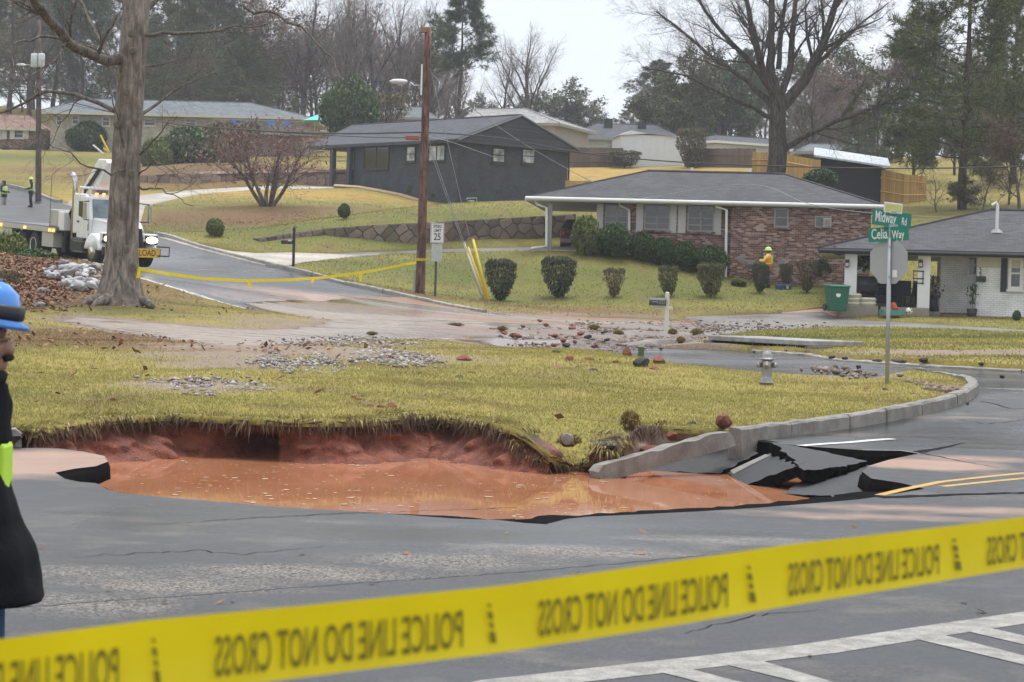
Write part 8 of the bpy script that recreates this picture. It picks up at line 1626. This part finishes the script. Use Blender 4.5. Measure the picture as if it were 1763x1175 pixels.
xs = np.linspace(-200, 1960, 120); v = [tape_pt(x, u) + Vector((0, .004 * math.sin(u * 3.1), 0)) - o0 for x in xs for u in (0, .33, .67, 1)]; f = [(i*4+j, i*4+j+1, (i+1)*4+j+1, (i+1)*4+j) for i in range(len(xs) - 1) for j in range(3)]
MB().add(v, f).build('ribbon', M_TAPE, tp, True)
def tape_text(body, xr, xl, v0=.30, v1=.86, name='lettering', parent=None, fn=None, m=None):
    """lettering printed on the far face, so it reads backwards from here: starts at pixel xr and runs left to xl"""
    c = bpy.data.curves.new('t', 'FONT'); c.body = body; c.size = 1; c.resolution_u = 3; c.offset = .012; t = bpy.data.objects.new('tmp', c); col.objects.link(t); dg = bpy.context.evaluated_depsgraph_get(); me = bpy.data.meshes.new_from_object(t.evaluated_get(dg)); bpy.data.objects.remove(t)
    co = np.array([tuple(w_.co) for w_ in me.vertices]); x0, x1 = co[:, 0].min(), co[:, 0].max(); y0, y1 = co[:, 1].min(), co[:, 1].max()
    for i, w_ in enumerate(me.vertices): w_.co = tape_pt(xr + (xl - xr) * (co[i, 0] - x0) / (x1 - x0), v1 + (v0 - v1) * (co[i, 1] - y0) / (y1 - y0), -.0025) - o0
    me.materials.clear(); return link(name, me, M_TPRINT, tp)
PH = 'POLICE LINE DO NOT CROSS'
for xr, xl in ((204, -270 + 30), (797, 370), (1253, 928), (1617, 1358), (1925, 1700)): tape_text(PH, xr, xl)
for xc in (268, 846, 1293, 1647):    # small slanting printer's mark between the phrases
    for a, b, r_ in ((.24, .32, 7), (.36, .5, 10), (.52, .64, 8), (.66, .86, 12)):
        v = [tape_pt(xc + dx, u, -.0025) - o0 for dx, u in ((-r_ * .5 + (u_ - .5) * 14, u_) if s_ < 0 else (r_ * .35 + (u_ - .5) * 14, u_) for s_, u_ in ((-1, a), (1, a + .02), (1, b), (-1, b - .03)))]
        MB().add(v, [(0, 1, 2, 3)]).build('printed_mark', M_TPRINT, tp)
# far tape from the tree to the pole
q = [(238,463,56.5),(290,472,58),(350,480,61),(430,484,66),(500,482,70),(560,478,73),(640,467,78),(700,455,81.5),(727,451,dP - .2)]
ft = thing('police_tape', 'yellow police tape strung from the big tree to the utility pole', 'police tape', P(*q[0])); o1 = ft.location.copy()
X_ = [a[0] for a in q]; Y_ = [a[1] for a in q]; Dd = [a[2] for a in q]; xs = np.linspace(238, 727, 70); v = []
for x in xs:
    c = P(x, np.interp(x, X_, Y_), float(np.interp(x, X_, Dd))) - o1; tw_ = .4 * math.sin(x * .05); v += [c + Vector((0, math.sin(tw_) * .04, .045 * math.cos(tw_))), c - Vector((0, math.sin(tw_) * .04, .045 * math.cos(tw_)))]
MB().add(v, [(2*i, 2*i+1, 2*i+3, 2*i+2) for i in range(len(xs) - 1)]).build('ribbon', M_TAPE, ft)
for x, dx, ln_ in ((240, -2, 16), (428, 3, 12), (541, -4, 8), (620, 2, 16)):
    a = P(x, np.interp(x, X_, Y_), float(np.interp(x, X_, Dd))) - o1; b = P(x + dx, np.interp(x, X_, Y_) + ln_, float(np.interp(x, X_, Dd))) - o1; MB().add([a + Vector((-.04, -.02, 0)), a + Vector((.04, -.02, 0)), b + Vector((.03, .02, 0)), b + Vector((-.05, 0, 0))], [(0, 1, 2, 3)]).build('loose_tail', M_TAPE, ft)
c_ = onpole(451) + pole.location - o1; MB().lathe([(.19, -.05), (.192, .05)], c_, 16).build('pole_wrap', M_TAPE, ft); 
# yellow flagging beyond the tree
fg = thing('yellow_stakes', 'crossed yellow guy guards in the shrubs left of the big trunk', 'guy guard', P(187, 263, 176)); 
for a, b in (((173, 233), (188, 263)), ((188, 263), (178, 255)), ((160, 250), (178, 265))): MB().tube([P(*a, 176) - fg.location, P(*b, 176) - fg.location], .07, 6).build('sleeve', M_YELP if a[0] != 160 else M_WHITE, fg)
# ================================================================== HAZE (damp winter air)
hb = MB().box(-420, -40, -3, 420, 420, 75).mesh('haze'); hz_ = link('haze', hb, None)
m = bpy.data.materials.new('haze_air'); m.use_nodes = True; t = m.node_tree; t.nodes.clear(); o = t.nodes.new('ShaderNodeOutputMaterial'); pv = t.nodes.new('ShaderNodeVolumePrincipled'); pv.inputs['Density'].default_value = .00045; pv.inputs['Color'].default_value = (.88, .92, 1, 1); pv.inputs['Anisotropy'].default_value = .0; t.links.new(pv.outputs[0], o.inputs['Volume']); hb.materials.append(m); tag(hz_, 'thin damp haze in the air', 'haze', kind='stuff')
